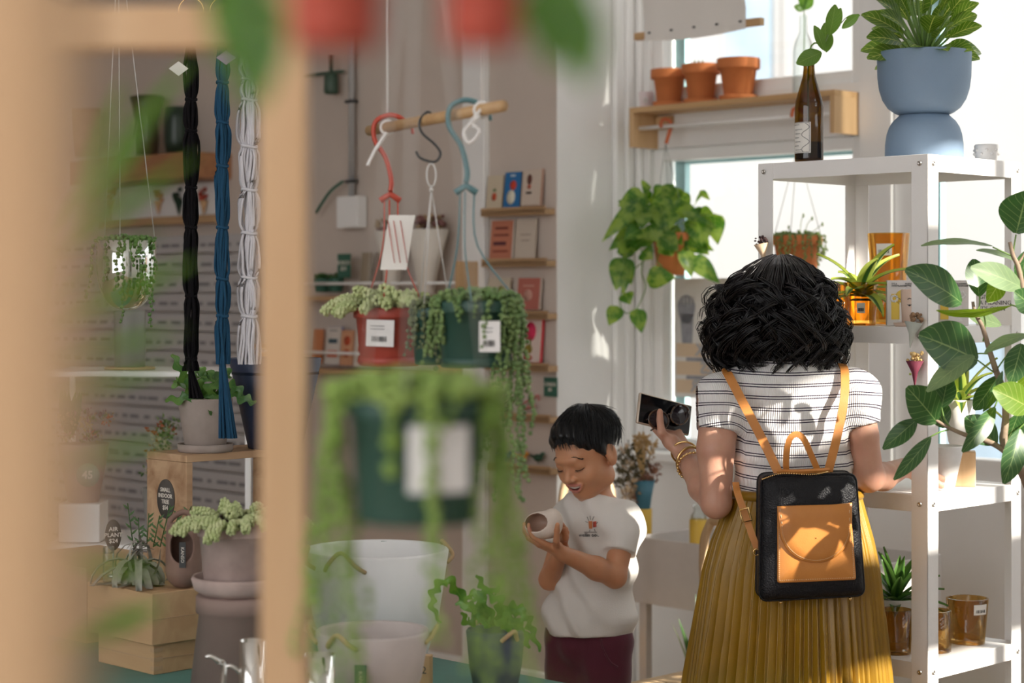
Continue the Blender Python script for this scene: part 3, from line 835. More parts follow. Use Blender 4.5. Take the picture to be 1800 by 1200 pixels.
# sunglasses lying against the phone
M_tort = mat('dark_frame_acetate', (.02, .012, .01), .12, col2=(.10, .045, .02), noise_scale=90, coat=.5); M_lens = mat('dark_lens', (.018, .012, .016), .05, spec=.6)
sgC = phC + phN * .016 + Vector(phM.col[0][:3]) * .006 + Vector(phM.col[1][:3]) * -.008
SG = thing('sunglasses', 'dark round sunglasses held against the phone screen by the thumb', 'sunglasses', sgC)
Xs = Vector(phM.col[0][:3]); Ys = Vector(phM.col[1][:3]); Xr = (Xs * math.cos(R(24)) + Ys * math.sin(R(24))).normalized()
sgM = frame((0, 0, 0), Xr, phN.cross(Xr)); 
def lens_pts(cx, k=1.0, n=28):
    return [Vector((cx + .0265 * k * math.cos(a) * (1 + .06 * math.cos(2 * a)), .0235 * k * math.sin(a) + .003 * math.cos(a) * (1 if cx > 0 else -1), 0)) for a in [2 * PI * i / n for i in range(n)]]
for cx in (-.032, .032):
    mb = MB(); mb.tube(lens_pts(cx), .0026, 6, closed=True, X=sgM); mb.build('rim', M_tort, SG)
    mb = MB(); L_ = lens_pts(cx, .98)
    mb.add([Vector((cx, 0, .002))] + [p.copy() for p in L_], [(0, 1 + i, 1 + (i + 1) % 28) for i in range(28)], X=sgM); mb.add([Vector((cx, 0, -.001))] + [p - Vector((0, 0, .002)) for p in L_], [(0, 1 + (i + 1) % 28, 1 + i) for i in range(28)], X=sgM)
    mb.build('lens', M_lens, SG)
    mb = MB(); sx = 1 if cx > 0 else -1
    mb.tube([(sx * .058, .008, 0), (sx * .063, .008, -.004), (sx * .05, .006, -.012), (sx * -.02, -.012, -.011), (sx * -.055, -.02, -.010)], .002, 6, X=sgM)
    mb.build('temple', M_tort, SG)
mb = MB(); mb.tube([(-.0065, .004, 0), (0, .008, .001), (.0065, .004, 0)], .0024, 6, X=sgM); mb.build('bridge', M_tort, SG)

# ---------------------------------------------------------------- the backpack
DB = 4.215
M_blk = mat('black_pebbled_leather', (.008, .008, .010), .36, spec=.25, bump=1.0, bump_scale=330)
M_tan = mat('tan_leather', (.58, .235, .055), .40, col2=(.52, .20, .045), noise_scale=18, bump=.12, bump_scale=400)
M_stitch = mat('pale_stitching', (.80, .62, .40), .7)
bc_ = P(1428, 944, DB)
BP = thing('backpack', 'small black and tan leather backpack worn over the striped tee', 'backpack', Vector((bc_.x, bc_.y, P(0, 1056, DB).z)))
bo = Vector((bc_.x, bc_.y, P(0, 1056, DB).z))
def bp(u, v, off=0.0): return P(u, v, DB) + Vector((0, -off, 0))
def rrect(corners, r, n=6):
    """rounded polygon (list of (u,v)) in pixel units"""
    out = []; m = len(corners)
    for i in range(m):
        p = Vector((*corners[i], 0)); a = (Vector((*corners[i - 1], 0)) - p).normalized(); b = (Vector((*corners[(i + 1) % m], 0)) - p).normalized()
        p0 = p + a * r; p1 = p + b * r
        for k in range(n + 1):
            t = k / n; q = p0.lerp(p, t).lerp(p.lerp(p1, t), t); out.append((q.x, q.y))
    return out
out = rrect([(1338, 836), (1504, 832), (1520, 1046), (1335, 1056)], 16)
cu_, cv_ = 1428, 945
mb = MB(o=bo); rows = []
for (sc, dy) in ((.02, .020), (.55, .019), (.88, .016), (.96, .010), (1.0, .0), (1.0, -.03), (1.0, -.06), (.95, -.075), (.02, -.076)):
    rows.append([P(cu_ + (u - cu_) * sc, cv_ + (v - cv_) * sc, DB) + Vector((0, -dy, 0)) for u, v in out])
mb.grid(rows, closed=True); mb.build('bag_body', M_blk, BP)
mb = MB(o=bo)
for dy in (.0, -.06): mb.tube([P(u, v, DB) + Vector((0, -dy, 0)) for u, v in out], .0026, 6, closed=True)
mb.build('piping', M_blk, BP)
def slab(mb, pts, off, th, mi=0):
    """flat leather piece following the bag's bulge, pts in pixels"""
    n = len(pts); cu = sum(p[0] for p in pts) / n; cv = sum(p[1] for p in pts) / n; rows = []
    for (sc, dy) in ((.02, off + .002), (.6, off + .0015), (.97, off), (1.0, off - th * .4), (1.0, off - th)):
        rows.append([P(cu + (u - cu) * sc, cv + (v - cv) * sc, DB) + Vector((0, -dy, 0)) for u, v in pts])
    mb.grid(rows, mi, closed=True)
mb = MB(o=bo); slab(mb, rrect([(1364, 888), (1492, 884), (1502, 1016), (1364, 1022)], 5), .024, .006); pk = mb.build('front_pocket', M_tan, BP)
flap = [(1363, 887)] + [(lerp(1363, 1495, t), 887 - 4 * t) for t in (.25, .5, .75)] + [(1494, 881)]
for i in range(17):
    a = PI * i / 16; flap.append((1430 + 64 * math.cos(a) * 1.0, 918 + 68 * max(0, math.sin(a)) ** .9))
mb = MB(o=bo); slab(mb, flap, .030, .006); fl = mb.build('flap', M_tan, BP)
mb = MB(o=bo)
sp = [(1368 + 0, 892)] + [(1430 - 59 * math.cos(a), 918 + 63 * max(0, math.sin(a)) ** .9) for a in [PI * i / 30 for i in range(31)]] + [(1489, 888)]
dense = spline([Vector((u, v, 0)) for u, v in sp], 5)
acc = 0
for i in range(len(dense) - 1):
    if i % 2 == 0: mb.tube([bp(dense[i].x, dense[i].y, .0312), bp(lerp(dense[i].x, dense[i + 1].x, .9), lerp(dense[i].y, dense[i + 1].y, .9), .0312)], .0006, 4)
mb.build('stitching', M_stitch, fl)
mb = MB(o=bo)
for (a, b) in (((1367, 895), (1367, 1017)), ((1367, 1017), (1498, 1012)), ((1498, 1012), (1491, 900))):
    n = 34
    for i in range(0, n):
        t0 = i / n; t1 = (i + .55) / n
        mb.tube([bp(lerp(a[0], b[0], t0), lerp(a[1], b[1], t0), .0247), bp(lerp(a[0], b[0], t1), lerp(a[1], b[1], t1), .0247)], .0006, 4)
mb.build('stitching', M_stitch, pk)
def strap(mb, pts, w, th=.003, nrm=(0, -1, 0)):
    """flat band through the points, lying square to nrm"""
    pts = spline(pts, 8); rows = []
    for i, p in enumerate(pts):
        t = (pts[min(i + 1, len(pts) - 1)] - pts[max(i - 1, 0)]).normalized(); s_ = t.cross(Vector(nrm)).normalized(); n_ = s_.cross(t).normalized()
        rows.append([p - s_ * w / 2 - n_ * th / 2, p - s_ * w / 2 + n_ * th / 2, p + s_ * w / 2 + n_ * th / 2, p + s_ * w / 2 - n_ * th / 2])
    mb.grid(rows, 0, False, closed=True)
def pxl(l): return [P(*q) for q in l]
mb = MB(o=bo); strap(mb, pxl([(1276, 652, 4.395), (1282, 662, 4.345), (1310, 715, 4.30), (1343, 778, 4.285), (1368, 830, 4.262)]), .020); mb.build('shoulder_strap', M_tan, BP)
mb = MB(o=bo); strap(mb, pxl([(1480, 640, 4.395), (1485, 655, 4.345), (1484, 700, 4.31), (1473, 760, 4.29), (1456, 828, 4.262)]), .019); mb.build('shoulder_strap', M_tan, BP)
for u, v0_, v1_ in ((1372, 826, 832), (1453, 824, 830)):
    pass
mb = MB(o=bo); strap(mb, pxl([(1382, 830, 4.235), (1382, 800, 4.22), (1388, 772, 4.215), (1400, 763, 4.215), (1413, 772, 4.215), (1426, 800, 4.22), (1438, 828, 4.235)]), .013, .004, nrm=(0, -1, .2)); mb.build('handle', M_tan, BP)
mb = MB(o=bo); strap(mb, pxl([(1366, 829, 4.228), (1410, 829, 4.215), (1458, 826, 4.228)]), .008, .008, nrm=(0, -.6, 1)); mb.build('top_tab', M_tan, BP)
mb = MB(o=bo); 
zp = spline(pxl([(1340, 842, 4.198), (1375, 832, 4.200), (1425, 834, 4.200), (1455, 829, 4.200)]), 12)
for p in zp[::1]: mb.ball(p, .0018, n=5, m=4)
mb.build('zip', M_gold, BP)
mb = MB(o=bo); strap(mb, pxl([(1293, 848, 4.33), (1297, 868, 4.295), (1309, 902, 4.275), (1320, 935, 4.262), (1332, 966, 4.255)]), .015); ls = mb.build('lower_strap', M_tan, BP)
mb = MB(o=bo)
bk = pxl([(1300, 896, 4.262), (1316, 892, 4.262), (1321, 914, 4.256), (1305, 918, 4.256)]); mb.tube(bk + [bk[0]], .0022, 6); mb.build('buckle', M_gold, ls)
mb = MB(o=bo); c = P(1330, 970, 4.25); mb.tube([c + Vector((.007 * math.cos(a), 0, .007 * math.sin(a))) for a in [2 * PI * i / 16 for i in range(16)]], .0016, 6, closed=True); mb.build('ring', M_gold, BP)
for (u, v) in ((1372, 1058), (1494, 1052)):
    mb = MB(o=bo); mb.ball(P(u, v, DB + .02), .004, n=8, m=5); mb.build('foot_stud', M_gold, BP)

# ---------------------------------------------------------------- the boy
b_o = P(1040, 515, 4.95); b_o.z = 0
BY = thing('person', 'smiling child in off-white tee and maroon trousers, person looking down at a clay pot', 'person', b_o)
bfw = Vector((-.60, -.70, -.42)); hcb = P(1031, 797, 4.92)
bh, BB_, bL, bmouth, xs, up_, lo_ = headsdf(hcb, bfw, (-.22, -.12, 1), 1.0)
bB = Sd(); bB.fn(bh, .01)
bn = P(1046, 868, 4.955)
bB.cap(bL(0, -.022, -.045), bn, .040, .037, .02)
fb = Vector((-.62, -.78, 0)); lb = Vector((.78, -.62, 0))
cb = P(1052, 905, 4.95)
BR = np.array([[lb[i], -fb[i], (0, 0, 1)[i]] for i in range(3)], dtype=np.float32)
bt = Sd()
for (u, v, rx, ry, rz) in ((1048, 915, .098, .066, .058), (1046, 965, .100, .072, .065), (1040, 1020, .098, .076, .065), (1036, 1070, .096, .074, .05), (1034, 1115, .088, .068, .05)):
    bt.ell(P(u, v, 4.95), (rx, ry, rz), BR, .04)
sBl = cb + lb * .082 + Vector((0, 0, -.012)) ; sBr = cb - lb * .088 + Vector((0, 0, -.012))
bt.cap(P(1046, 885, 4.95), sBl, .036, .038, .03); bt.cap(P(1046, 885, 4.95), sBr, .036, .038, .03)
bB.fn(bt, .02)
eBl = P(1081, 1013, 4.84); wBl = P(988, 972, 4.76)
eBr = P(966, 1018, 4.93); wBr = P(987, 965, 4.83)
ba = Sd().cap(sBl, eBl, .034, .028, .012).cap(sBr, eBr, .033, .026, .012); bB.fn(ba, .02)
mid = eBl.lerp(wBl, .35)
bB.cap(eBl, mid, .028, .028, .012).cap(mid, wBl, .028, .019, .014)
bB.cap(eBr, wBr, .026, .019, .012)
pot_c = P(953, 917, 4.735)
# near hand: palm up under the pot, thumb up its right-hand side; far hand behind it
hand(bB, wBl, P(946, 953, 4.745) - wBl, (-.25, .1, 1), -1, .74, curls=((.1, .50, .45), (.1, .55, .45), (.1, .55, .5), (.15, .5, .5)), spread=.07,
     thumb=[wBl + Vector((-.012, -.012, .012)), P(978, 950, 4.700), P(979, 932, 4.684), P(980, 922, 4.678)], k=.003)
hand(bB, wBr, P(992, 938, 4.80) - wBr, (-1, -.3, .2), 1, .72, curls=((.5, .7, .5), (.5, .7, .5), (.6, .7, .5), (.6, .7, .5)), spread=.07,
     thumb=[wBr + Vector((0, -.012, .02)), P(994, 945, 4.765), P(992, 930, 4.755)], k=.003)
for x in (-1, 1):
    hp = P(1034, 1120, 4.95) + lb * (.048 * x); k_ = Vector((hp.x, hp.y, .36)) + fb * .01; a_ = Vector((hp.x, hp.y, .07))
    bB.cap(hp, k_, .065, .045, .03); bB.cap(k_, a_, .045, .03, .02); bB.cap(a_, a_ + Vector((0, 0, -.03)), .03, .034, .02); bB.cap(a_ + Vector((0, 0, -.035)) - fb * .02, a_ + fb * .11 + Vector((0, 0, -.04)), .034, .028, .02)
V, Q = sdf_mesh(bB, (-.05, 4.58, 0), (.42, 5.16, 1.28), .0040)
# finer head and hands: remesh those regions at a smaller step and keep one continuous surface elsewhere
V, Q = sdf_mesh(bB, (-.05, 4.58, .0), (.42, 5.16, 1.28), .0026, blk=16)
Bn = BB_; hcn = np.array(hcb)
def bloc(c): return (c - hcn) @ Bn
cl = bloc(V[Q].mean(1))
lipz = -.053 + cl[:, 0] ** 2 * 11
dz = cl[:, 2] - lipz; w_ = np.clip(1 - (np.abs(cl[:, 0]) / .027) ** 2, 0, 1)
mi = np.zeros(len(Q), dtype=np.int32)
lip = (np.abs(cl[:, 0]) < .0265) & (dz < .0105 * w_ + .0015) & (dz > -.0150 * w_ - .001) & (cl[:, 1] > .066)
mi[lip] = 1
inn = (np.abs(cl[:, 0]) < .022) & (dz < .0055 * w_) & (dz > -.0095 * w_) & (cl[:, 1] > .05) & (cl[:, 1] < .0835 - cl[:, 0] ** 2 * 9)
mi[inn] = 2
np_build('body', V, Q, [M_skinb, M_lip, M_mouth], BY, b_o, mi=mi)
# teeth, lashes, brows
mb = MB(o=b_o)
for i in range(8):
    x = (i - 3.5) * .0047; p = bL(x, .0832 - x * x * 9, -.053 + x * x * 11 + .0020)
    Mt = frame(p, bL(1, -18 * x, 0) - bL(0, 0, 0), bL(0, 0, 1) - bL(0, 0, 0)); mb.box((0, 0, 0), (.0046, .0080, .004), X=Mt, bev=.001, smooth=True)
mb.build('teeth', M_tooth, BY)
for x in (-1, 1):
    mb = MB(o=b_o)
    pts = [bL(x * .029 + t * .0155, .0655 + math.sqrt(max(0, 1 - (t * .96) ** 2)) * .0166, -.0035 - .0025 * (1 - t * t)) for t in [i / 6 - 1 for i in range(13)]]
    mb.tube(pts, [.0006 + .0007 * math.sin(PI * i / 12) for i in range(13)], 5)
    for i in range(2, 12):
        q = pts[i]; mb.tube([q, q + (bL(0, .0045, -.0035) - bL(0, 0, 0)) + (bL(x * .001 * (i - 6) * .3, 0, 0) - bL(0, 0, 0))], [.0005, .0002], 4)
    mb.build('eyelashes', M_brow, BY)
    pts = []
    P_ = []; Rr = []
    for i in range(46):
        t = i / 45; zz = .0250 + .007 * math.sin(PI * min(1, t * 1.1)) - .004 * t
        q = np.array(bL(x * (.011 + .035 * t), .0865 - (.011 + .035 * t) ** 2 * 7.5 - .0015, zz + rnd(-.0018, .0018)))
        e = np.array(bL(x * .006, -.0005, .0016 - .003 * t)) - hcn
        P_.append(np.stack([q, q + e * .5, q + e])); Rr.append([.0008, .0007, .0002])
    v_, q_ = strands(np.array(P_), np.array(Rr), 4); np_build('eyebrow', v_, q_, M_brow, BY, b_o, smooth_it=0)
# hair
hvb = Sd().ell(bL(0, -.018, .040), (.079, .094, .070), BB_, .02).ell(bL(.062, .004, .004), (.015, .036, .040), BB_, .015).ell(bL(-.062, .004, .004), (.015, .036, .040), BB_, .015).ell(bL(0, .035, .070), (.055, .045, .035), BB_, .03)
def hairb(p):
    d = hvb(p); q = (p - hcn) @ Bn
    fr = q[:, 1] - (.030 + (q[:, 2]) * .50)        # hairline plane: behind it there is hair
    side = np.maximum(fr, -(q[:, 2] + .030 + q[:, 1] * -.10 - 0))
    low = np.where(q[:, 1] < -.028, -.066, np.where(q[:, 1] < .034, -.030 + np.maximum(0, q[:, 1] + .012) * 1.1, .026 + (q[:, 1] - .034) * .45)) - q[:, 2]
    cutf = np.maximum(q[:, 1] - (.038 + .45 * np.clip(q[:, 2], 0, .1)), low)
    return smax(d, cutf, .008) + .0018 * np.sin(q[:, 0] * 260 + 4 * np.sin(q[:, 1] * 50))
V, Q = sdf_mesh(hairb, tuple(hcn - .14), tuple(hcn + .14), .0035)
rg = np.random.default_rng(5); paths = []; rads = []; K = 16; s = np.linspace(0, 1, K)
cr = (0.0, -.055, .085)
for i in range(3000):
    az = rg.uniform(-PI, PI); st_ = rg.uniform(0, 1.15); ln = rg.uniform(.5, 1.0)
    phi = st_ + s * ln
    # polar about a crown tilted to the back of the head
    lim = 1.60 if abs(az) < .8 else 1.72 if abs(az) < 1.25 else 2.18 if abs(az) < 2.1 else 2.1
    phi = np.minimum(phi, lim + .15 * rg.random())
    X = np.sin(np.minimum(phi, 1.62)) * np.sin(az); Y = np.sin(phi) * np.cos(az); Z = np.cos(phi)
    tl = -.45; Y2 = Y * math.cos(tl) - Z * math.sin(tl) * -1 * -1; Z2 = Y * math.sin(tl) + Z * math.cos(tl)
    Y2 = Y * math.cos(tl) + Z * math.sin(tl)
    Z2 = -Y * math.sin(tl) + Z * math.cos(tl)
    lay = rg.uniform(1.0, 1.055) + .03 * s * (rg.random() < .3) + (.06 * s * (rg.random() < .1))
    x = X * .080 * lay; y = -.018 + Y2 * .096 * lay; z = .040 + Z2 * .072 * lay
    if abs(az) < 1.0: z = z + .008 * np.sin(s * PI); x = x + .012 * s
    if i % 9 == 0: k9 = s ** 2 * rg.uniform(.004, .016); x = x * (1 + k9 * 6); y = y * (1 + k9 * 5); z = z + k9 * rg.uniform(-.4, 1)
    if abs(az) < .9 and i % 3 == 0: z = z - .010 * s ** 2; y = y + .006 * s
    sw = np.stack([x, y, z], 1)
    paths.append(hcn + sw @ Bn.T); rads.append(.0012 * (1 - s ** 2 * .8))
V2, Q2 = strands(np.array(paths), np.array(rads), 4)
np_build('hair', np.concatenate([V, V2]), np.concatenate([Q, Q2 + len(V)]), M_hairb, BY, b_o, smooth_it=0)
# tee
bax = (eBl - sBl).normalized(); bax2 = (eBr - sBr).normalized()
cuB = P(1079, 968, 4.86); cuB2 = sBr.lerp(eBr, .5)
hz = P(0, 1116, 4.90).z
def bshirt(p):
    up = ba(p) - .013
    side = (p - np.array(cb)) @ np.array(lb)
    up = np.maximum(up, np.where(side > 0, cut(p, cuB, bax), cut(p, cuB2, bax2)))
    q = (p - np.array(cb)) @ BR
    z = p[:, 2]
    t = smin(bt(p), ell_(p, P(1036, 1092, 4.95), (.106, .088, .062), BR), .03) - .011 - .006 * np.clip((1.10 - z) / .3, 0, 1)
    t = t + .0055 * np.sin(z * 60 + q[:, 0] * 45 + 2 * np.sin(q[:, 0] * 20)) * np.clip((1.18 - z) / .15, 0, 1) + .002 * np.sin(z * 38 - q[:, 0] * 80)
    d = smin(t, up, .02)
    d = np.maximum(d, hz + .004 * np.sin(q[:, 0] * 18) - z)
    nk = cut(p, P(1046, 872, 4.95) + fb * .0, fb * -.34 + Vector((0, 0, 1))); d = np.maximum(d, nk)
    return d
V, Q = sdf_mesh(bshirt, (-.05, 4.7, .55), (.45, 5.2, 1.1), .0042)
M_teeb = mat('off_white_cotton', (.74, .71, .665), .85, bump=.3, bump_scale=420, sheen=.1)
np_build('tee_shirt', V, Q, M_teeb, BY, b_o)
# neckline and sleeve bands are stitched ribs; print on the chest
def surf(u, v, d0, f=bshirt):
    """first point of the cloth along the view line"""
    a = d0
    for _ in range(60):
        p = np.array([P(u, v, a)], dtype=np.float32); e = float(f(p)[0])
        a += e * .7
        if abs(e) < .0003: break
    return P(u, v, a)
M_red = mat('print_red', (.55, .09, .06), .8); M_or = mat('print_orange', (.78, .30, .12), .8); M_ink = mat('print_ink', (.03, .03, .03), .8)
mb = MB(o=b_o)
def dab(mb, pts, r, mi=0, d0=4.70):
    mb.tube([surf(u, v, d0) + Vector((-.0, -.0008, 0)) for u, v in pts], r, 5, mi)
for k in range(5): dab(mb, [(1035 + k * .2, 917 + k * 2.6), (1041, 917 + k * 2.6)], .0022, 0)
for k in range(4): dab(mb, [(1043, 918 + k * 2.4), (1048, 917 + k * 2.4)], .0022, 1)
for pts in ([(1035, 915), (1032, 908)], [(1041, 914), (1044, 907)], [(1038, 913), (1037, 906)], [(1037, 930), (1036, 935)], [(1045, 929), (1046, 934)], [(1048, 920), (1051, 917)], [(1027, 935), (1049, 935)], [(1033, 918), (1029, 916)]): dab(mb, pts, .0006, 2)
mb.build('chest_print', [M_or, M_red, M_ink], BY)
cp = surf(1036, 940, 4.70); cq = surf(1050, 940, 4.70); cr_ = surf(1022, 940, 4.70)
ny = (surf(1036, 934, 4.7) - surf(1036, 946, 4.7))
text('wellin ood', 'chest_lettering', .0125, Matrix.Translation(-b_o) @ frame(cp + Vector((-.001, -.0025, 0)), cq - cr_, ny), M_ink, BY, ext=.0012)
# trousers
btr = Sd().ell(P(1034, 1125, 4.95), (.108, .086, .07), BR, .03).ell(P(1036, 1088, 4.95), (.101, .080, .05), BR, .03)
for x in (-1, 1):
    hp = P(1034, 1130, 4.95) + lb * (.052 * x); k_ = Vector((hp.x, hp.y, .30)) + fb * .01; a_ = Vector((hp.x, hp.y, .10))
    btr.cap(hp, k_, .074, .060, .02); btr.cap(k_, a_, .060, .05, .02)
def btrou(p):
    z = p[:, 2]; q = (p - np.array(cb)) @ BR
    d = btr(p) + .003 * np.sin(q[:, 0] * 90 + z * 12) + .002 * np.sin(z * 50 + q[:, 0] * 30)
    return np.maximum(np.maximum(d, z - P(0, 1062, 4.95).z), .09 - z)
V, Q = sdf_mesh(btrou, (-.05, 4.75, 0), (.42, 5.15, .75), .006)
M_maroon = mat('maroon_fleece', (.105, .018, .035), .9, sheen=.3, bump=.3, bump_scale=300)
np_build('trousers', V, Q, M_maroon, BY, b_o)
mb = MB(o=b_o); pk_ = [surf(u, v, 4.7, btrou) + Vector((0, -.001, 0)) for u, v in ((1056, 1122), (1060, 1140), (1072, 1162), (1086, 1172))]
mb.tube(spline(pk_, 5), .0022, 6); mb.build('pocket_seam', M_maroon, BY)
# the clay pot in his hands: two joined hollow cups, opening towards the camera and left
M_clay = mat('pale_bisque_clay', (.80, .69, .60), .75, noise_amt=.08, noise_scale=40, bump=.3, bump_scale=150)
M_clayin = mat('brown_glaze_inside', (.42, .27, .20), .5)
oa = Vector((-.50, -.80, .33)).normalized(); B3 = frame((0, 0, 0), oa.cross(Vector((0, 0, 1))), Vector((0, 0, 1)))
ob_x = Vector(B3.col[0][:3]); ob_y = Vector(B3.col[1][:3]); ob_z = Vector(B3.col[2][:3])
PB = np.array([[ob_x[i], ob_y[i], ob_z[i]] for i in range(3)], dtype=np.float32)
ax = oa
pc1 = P(951, 921, 4.735); pc2 = P(971, 919, 4.745)
pt_ = Sd().ell(pc1, (.042, .031, .040), PB, .01).ell(pc2, (.026, .036, .036), None, .012)
pt_.ell(pc1 - Vector((0, 0, .012)), (.045, .024, .030), PB, .01)
def potf(p):
    d = pt_(p)
    inn = ell_(p, pc1 + ax * .010, (.033, .0235, .036), PB)
    d = smax(d, -inn, .004)
    return np.maximum(d, cut(p, pc1 + ax * .027, ax))
V, Q = sdf_mesh(potf, tuple(np.array(pc1) - .09), tuple(np.array(pc1) + .09), .0022)
cc = V[Q].mean(1); mi = (ell_(cc, pc1 + ax * .010, (.0345, .0250, .0375), PB) < .0) & (cut(cc, pc1 + ax * .0255, ax) < 0)
po = np_build('clay_pot', V, Q, [M_clay, M_clayin], None, pc1, mi=mi.astype(np.int32))
po.location = pc1; tag(po, 'small pale handmade clay pot with brown inside held in both hands by the smiling child', 'pot')
# ================================================================ right half: window things, shelf things, rubber fig
M_terra = mat('terracotta', (.63, .20, .06), .8, noise_amt=.12, noise_scale=12, bump=.2, bump_scale=150)
M_soil = mat('potting_soil', (.05, .032, .02), .95, bump=1, bump_scale=90)
M_blue = mat('matt_blue_ceramic', (.21, .30, .415), .6, noise_amt=.06, noise_scale=8, bump=.15, bump_scale=300)
M_pine = wood('pine_wood', (.62, .40, .20), (.52, .31, .14), 2.5, 'X')
M_pineY = wood('pine_wood_end', (.64, .42, .22), (.52, .32, .15), 2.5, 'Z')
M_amber = thin_glass('amber_glass', (.97, .72, .30), .12)
M_amberd = thin_glass('amber_glass_dark', (.84, .66, .36), .12)
M_clear = thin_glass('clear_glass', (.92, .96, .95), .15)
M_bottle = thin_glass('olive_bottle_glass', (.42, .27, .04), .15)
M_paper = mat('paper', (.80, .77, .72), .8); M_dark = mat('dark_print', (.05, .05, .05), .7)
M_stem = mat('green_stem', (.16, .28, .06), .5); M_wire = mat('thin_wire', (.35, .38, .36), .4, metal=.5)
M_orangepl = mat('orange_plastic_hook', (.56, .13, .04), .45)
M_cer = mat('white_ceramic', (.80, .78, .76), .35, noise_amt=.05, noise_scale=60)
M_pinkcup = mat('pale_pink_ceramic', (.72, .62, .62), .45)
M_leafd = leafmat('leaf_dark_green', (.045, .125, .03), (.30, .42, .16), translucent=.30, back=(.20, .28, .13))
M_leafp = leafmat('leaf_pothos', (.055, .17, .022), (.28, .40, .11), var=(.24, .36, .07), translucent=.40)
M_leafb = leafmat('leaf_striped', (.08, .17, .025), (.62, .66, .22), var=(.12, .22, .04), translucent=.4, vstr=1.0)
M_leafy = leafmat('leaf_lime_margined', (.16, .30, .04), (.10, .20, .04), var=(.50, .56, .16), translucent=.42, veins=1)
M_leafm = leafmat('leaf_mid_green', (.10, .24, .035), (.30, .42, .10), translucent=.4)
M_succ = mat('succulent_green', (.13, .22, .05), .5, col2=(.26, .34, .10), noise_scale=60)
def lathe_pot(mb, r0, r1, h, lip=.0, liph=.0, th=.006, foot=0, c=(0, 0, 0), n=40, mi=0, soil=None):
    """open tapered pot; returns inner rim radius"""
    pr = [(0, 0), (r0 - .002, 0), (r0, .003)]
    if lip: pr += [(lerp(r0, r1 - lip, (h - liph) / h), h - liph), (r1 - .001, h - liph + .001), (r1, h - liph + .004)]
    pr += [(r1, h - .003), (r1 - .002, h), (r1 - th + .001, h), (r1 - th, h - .003), (r1 - th - (.0 if not lip else lip * .3), h * .82), (0, h * .82)]
    mb.lathe(pr, c, n, mi)
def foliage_part(mb, parent, mats, name='foliage'): return mb.build(name, mats, parent)
def soil(parent, r, z, o=(0, 0, 0)):
    mb = MB(); mb.lathe([(0, z + .004), (r * .5, z + .006), (r, z)], o, 20, cap=False); mb.build('soil', M_soil, parent)
def terracotta(label, u, v0_, d_b, r, h, sau=.85, grp=None, mm=None):
    a = a_of(u, d_b); t = thing('terracotta_pot', label, 'pot', W(a, d_b, v0_), 0, grp)
    mb = MB(); sh = .017; mb.lathe([(0, 0), (r * .80, 0), (r * .86, .004), (r * .90, sh), (r * .84, sh), (r * .80, .006), (0, .006)], (0, 0, 0), 40); mb.build('saucer', mm or M_terra, t)
    mb = MB(); lathe_pot(mb, r * .66, r, h - .008, .007, h * .26, .008, c=(0, 0, .008)); mb.build('pot_body', mm or M_terra, t); soil(t, r * .86, h * .8)
    return t
# --- wooden window shelf with its rod
bF = 5.317; zT = 2.199
aL_ = a_of(1106, bF); aR_ = a_of(1467, bF); Ls = aR_ - aL_; dpt = BW - bF
ws = thing('window_shelf', 'pine shelf with end panels and white rod fixed across the window', 'shelf', W(aL_, bF, zT - .145), A45)
mb = MB(); mb.box((Ls / 2, dpt / 2, .145 - .010), (Ls, dpt, .020), bev=.001); mb.build('shelf_board', M_pine, ws)
for x in (.010, Ls - .010):
    mb = MB(); mb.box((x, dpt / 2, .0625), (.020, dpt - .001, .125), bev=.001); mb.build('end_panel', M_pineY, ws)
mb = MB(); mb.tube([(.02, .035, .070), (Ls - .02, .035, .070)], .0075, 10); mb.build('rod', M_trim, ws)
mb = MB(); mb.box((.06, dpt - .012, .095), (.075, .022, .05), bev=.001); mb.build('block', M_pineY, ws)
bS = 5.395
terracotta('terracotta pot with saucer beside the pink cup, farthest left of three', 1176, zT, bS, .067, .136, grp=None)
t2 = terracotta('middle terracotta pot of three on the window shelf, tiny sprouts at its rim', 1232, zT, bS, .070, .142)
mb = MB()
for k in range(3): mb.tube([(-.02 + .012 * k, 0, .12), (-.022 + .014 * k, 0, .152)], .001, 4); mb.ball((-.022 + .014 * k, 0, .153), .004, n=6, m=4)
mb.build('sprout', M_succ, t2)
terracotta('tallest brightest terracotta pot on the right of the three', 1298, zT, bS, .077, .148)
cu = thing('cup', 'small pale pink cup with a raised flower at the left end of the window shelf', 'cup', W(a_of(1136, bS), bS, zT))
mb = MB(); lathe_pot(mb, .024, .029, .062, th=.003, n=28); mb.build('cup_body', M_pinkcup, cu)
mb = MB()
for i in range(7):
    a = 2 * PI * i / 7; mb.ball((-.004 + .008 * math.cos(a), -.0285, .03 + .008 * math.sin(a)), .004, n=6, m=4)
mb.ball((-.004, -.029, .03), .004, n=6, m=4); mb.build('flower_relief', M_cer, cu)
# clear bottle with a cutting on the shelf's right
gb = thing('glass_bottle', 'clear glass bottle with a green cutting at the right end of the window shelf', 'bottle', W(a_of(1412, bS), bS, zT))
mb = MB(); mb.lathe([(0, 0), (.034, 0), (.036, .01), (.036, .15), (.030, .18), (.014, .215), (.013, .27), (.015, .275)], (0, 0, 0), 28, cap=False); mb.build('bottle_glass', M_clear, gb)
mb = MB(); mb.tube(spline([(0, 0, .1), (.004, 0, .22), (0, -.01, .32)], 4), .002, 5, 1)
for (x, z, w) in ((-.035, .30, .03), (.03, .33, .035), (-.01, .37, .035)): leaf(mb, (0, -.01, .29), (x, -.02, z), w, (0, -1, .3), .05, .1)
mb.build('cutting', [M_leafm, M_stem], gb)
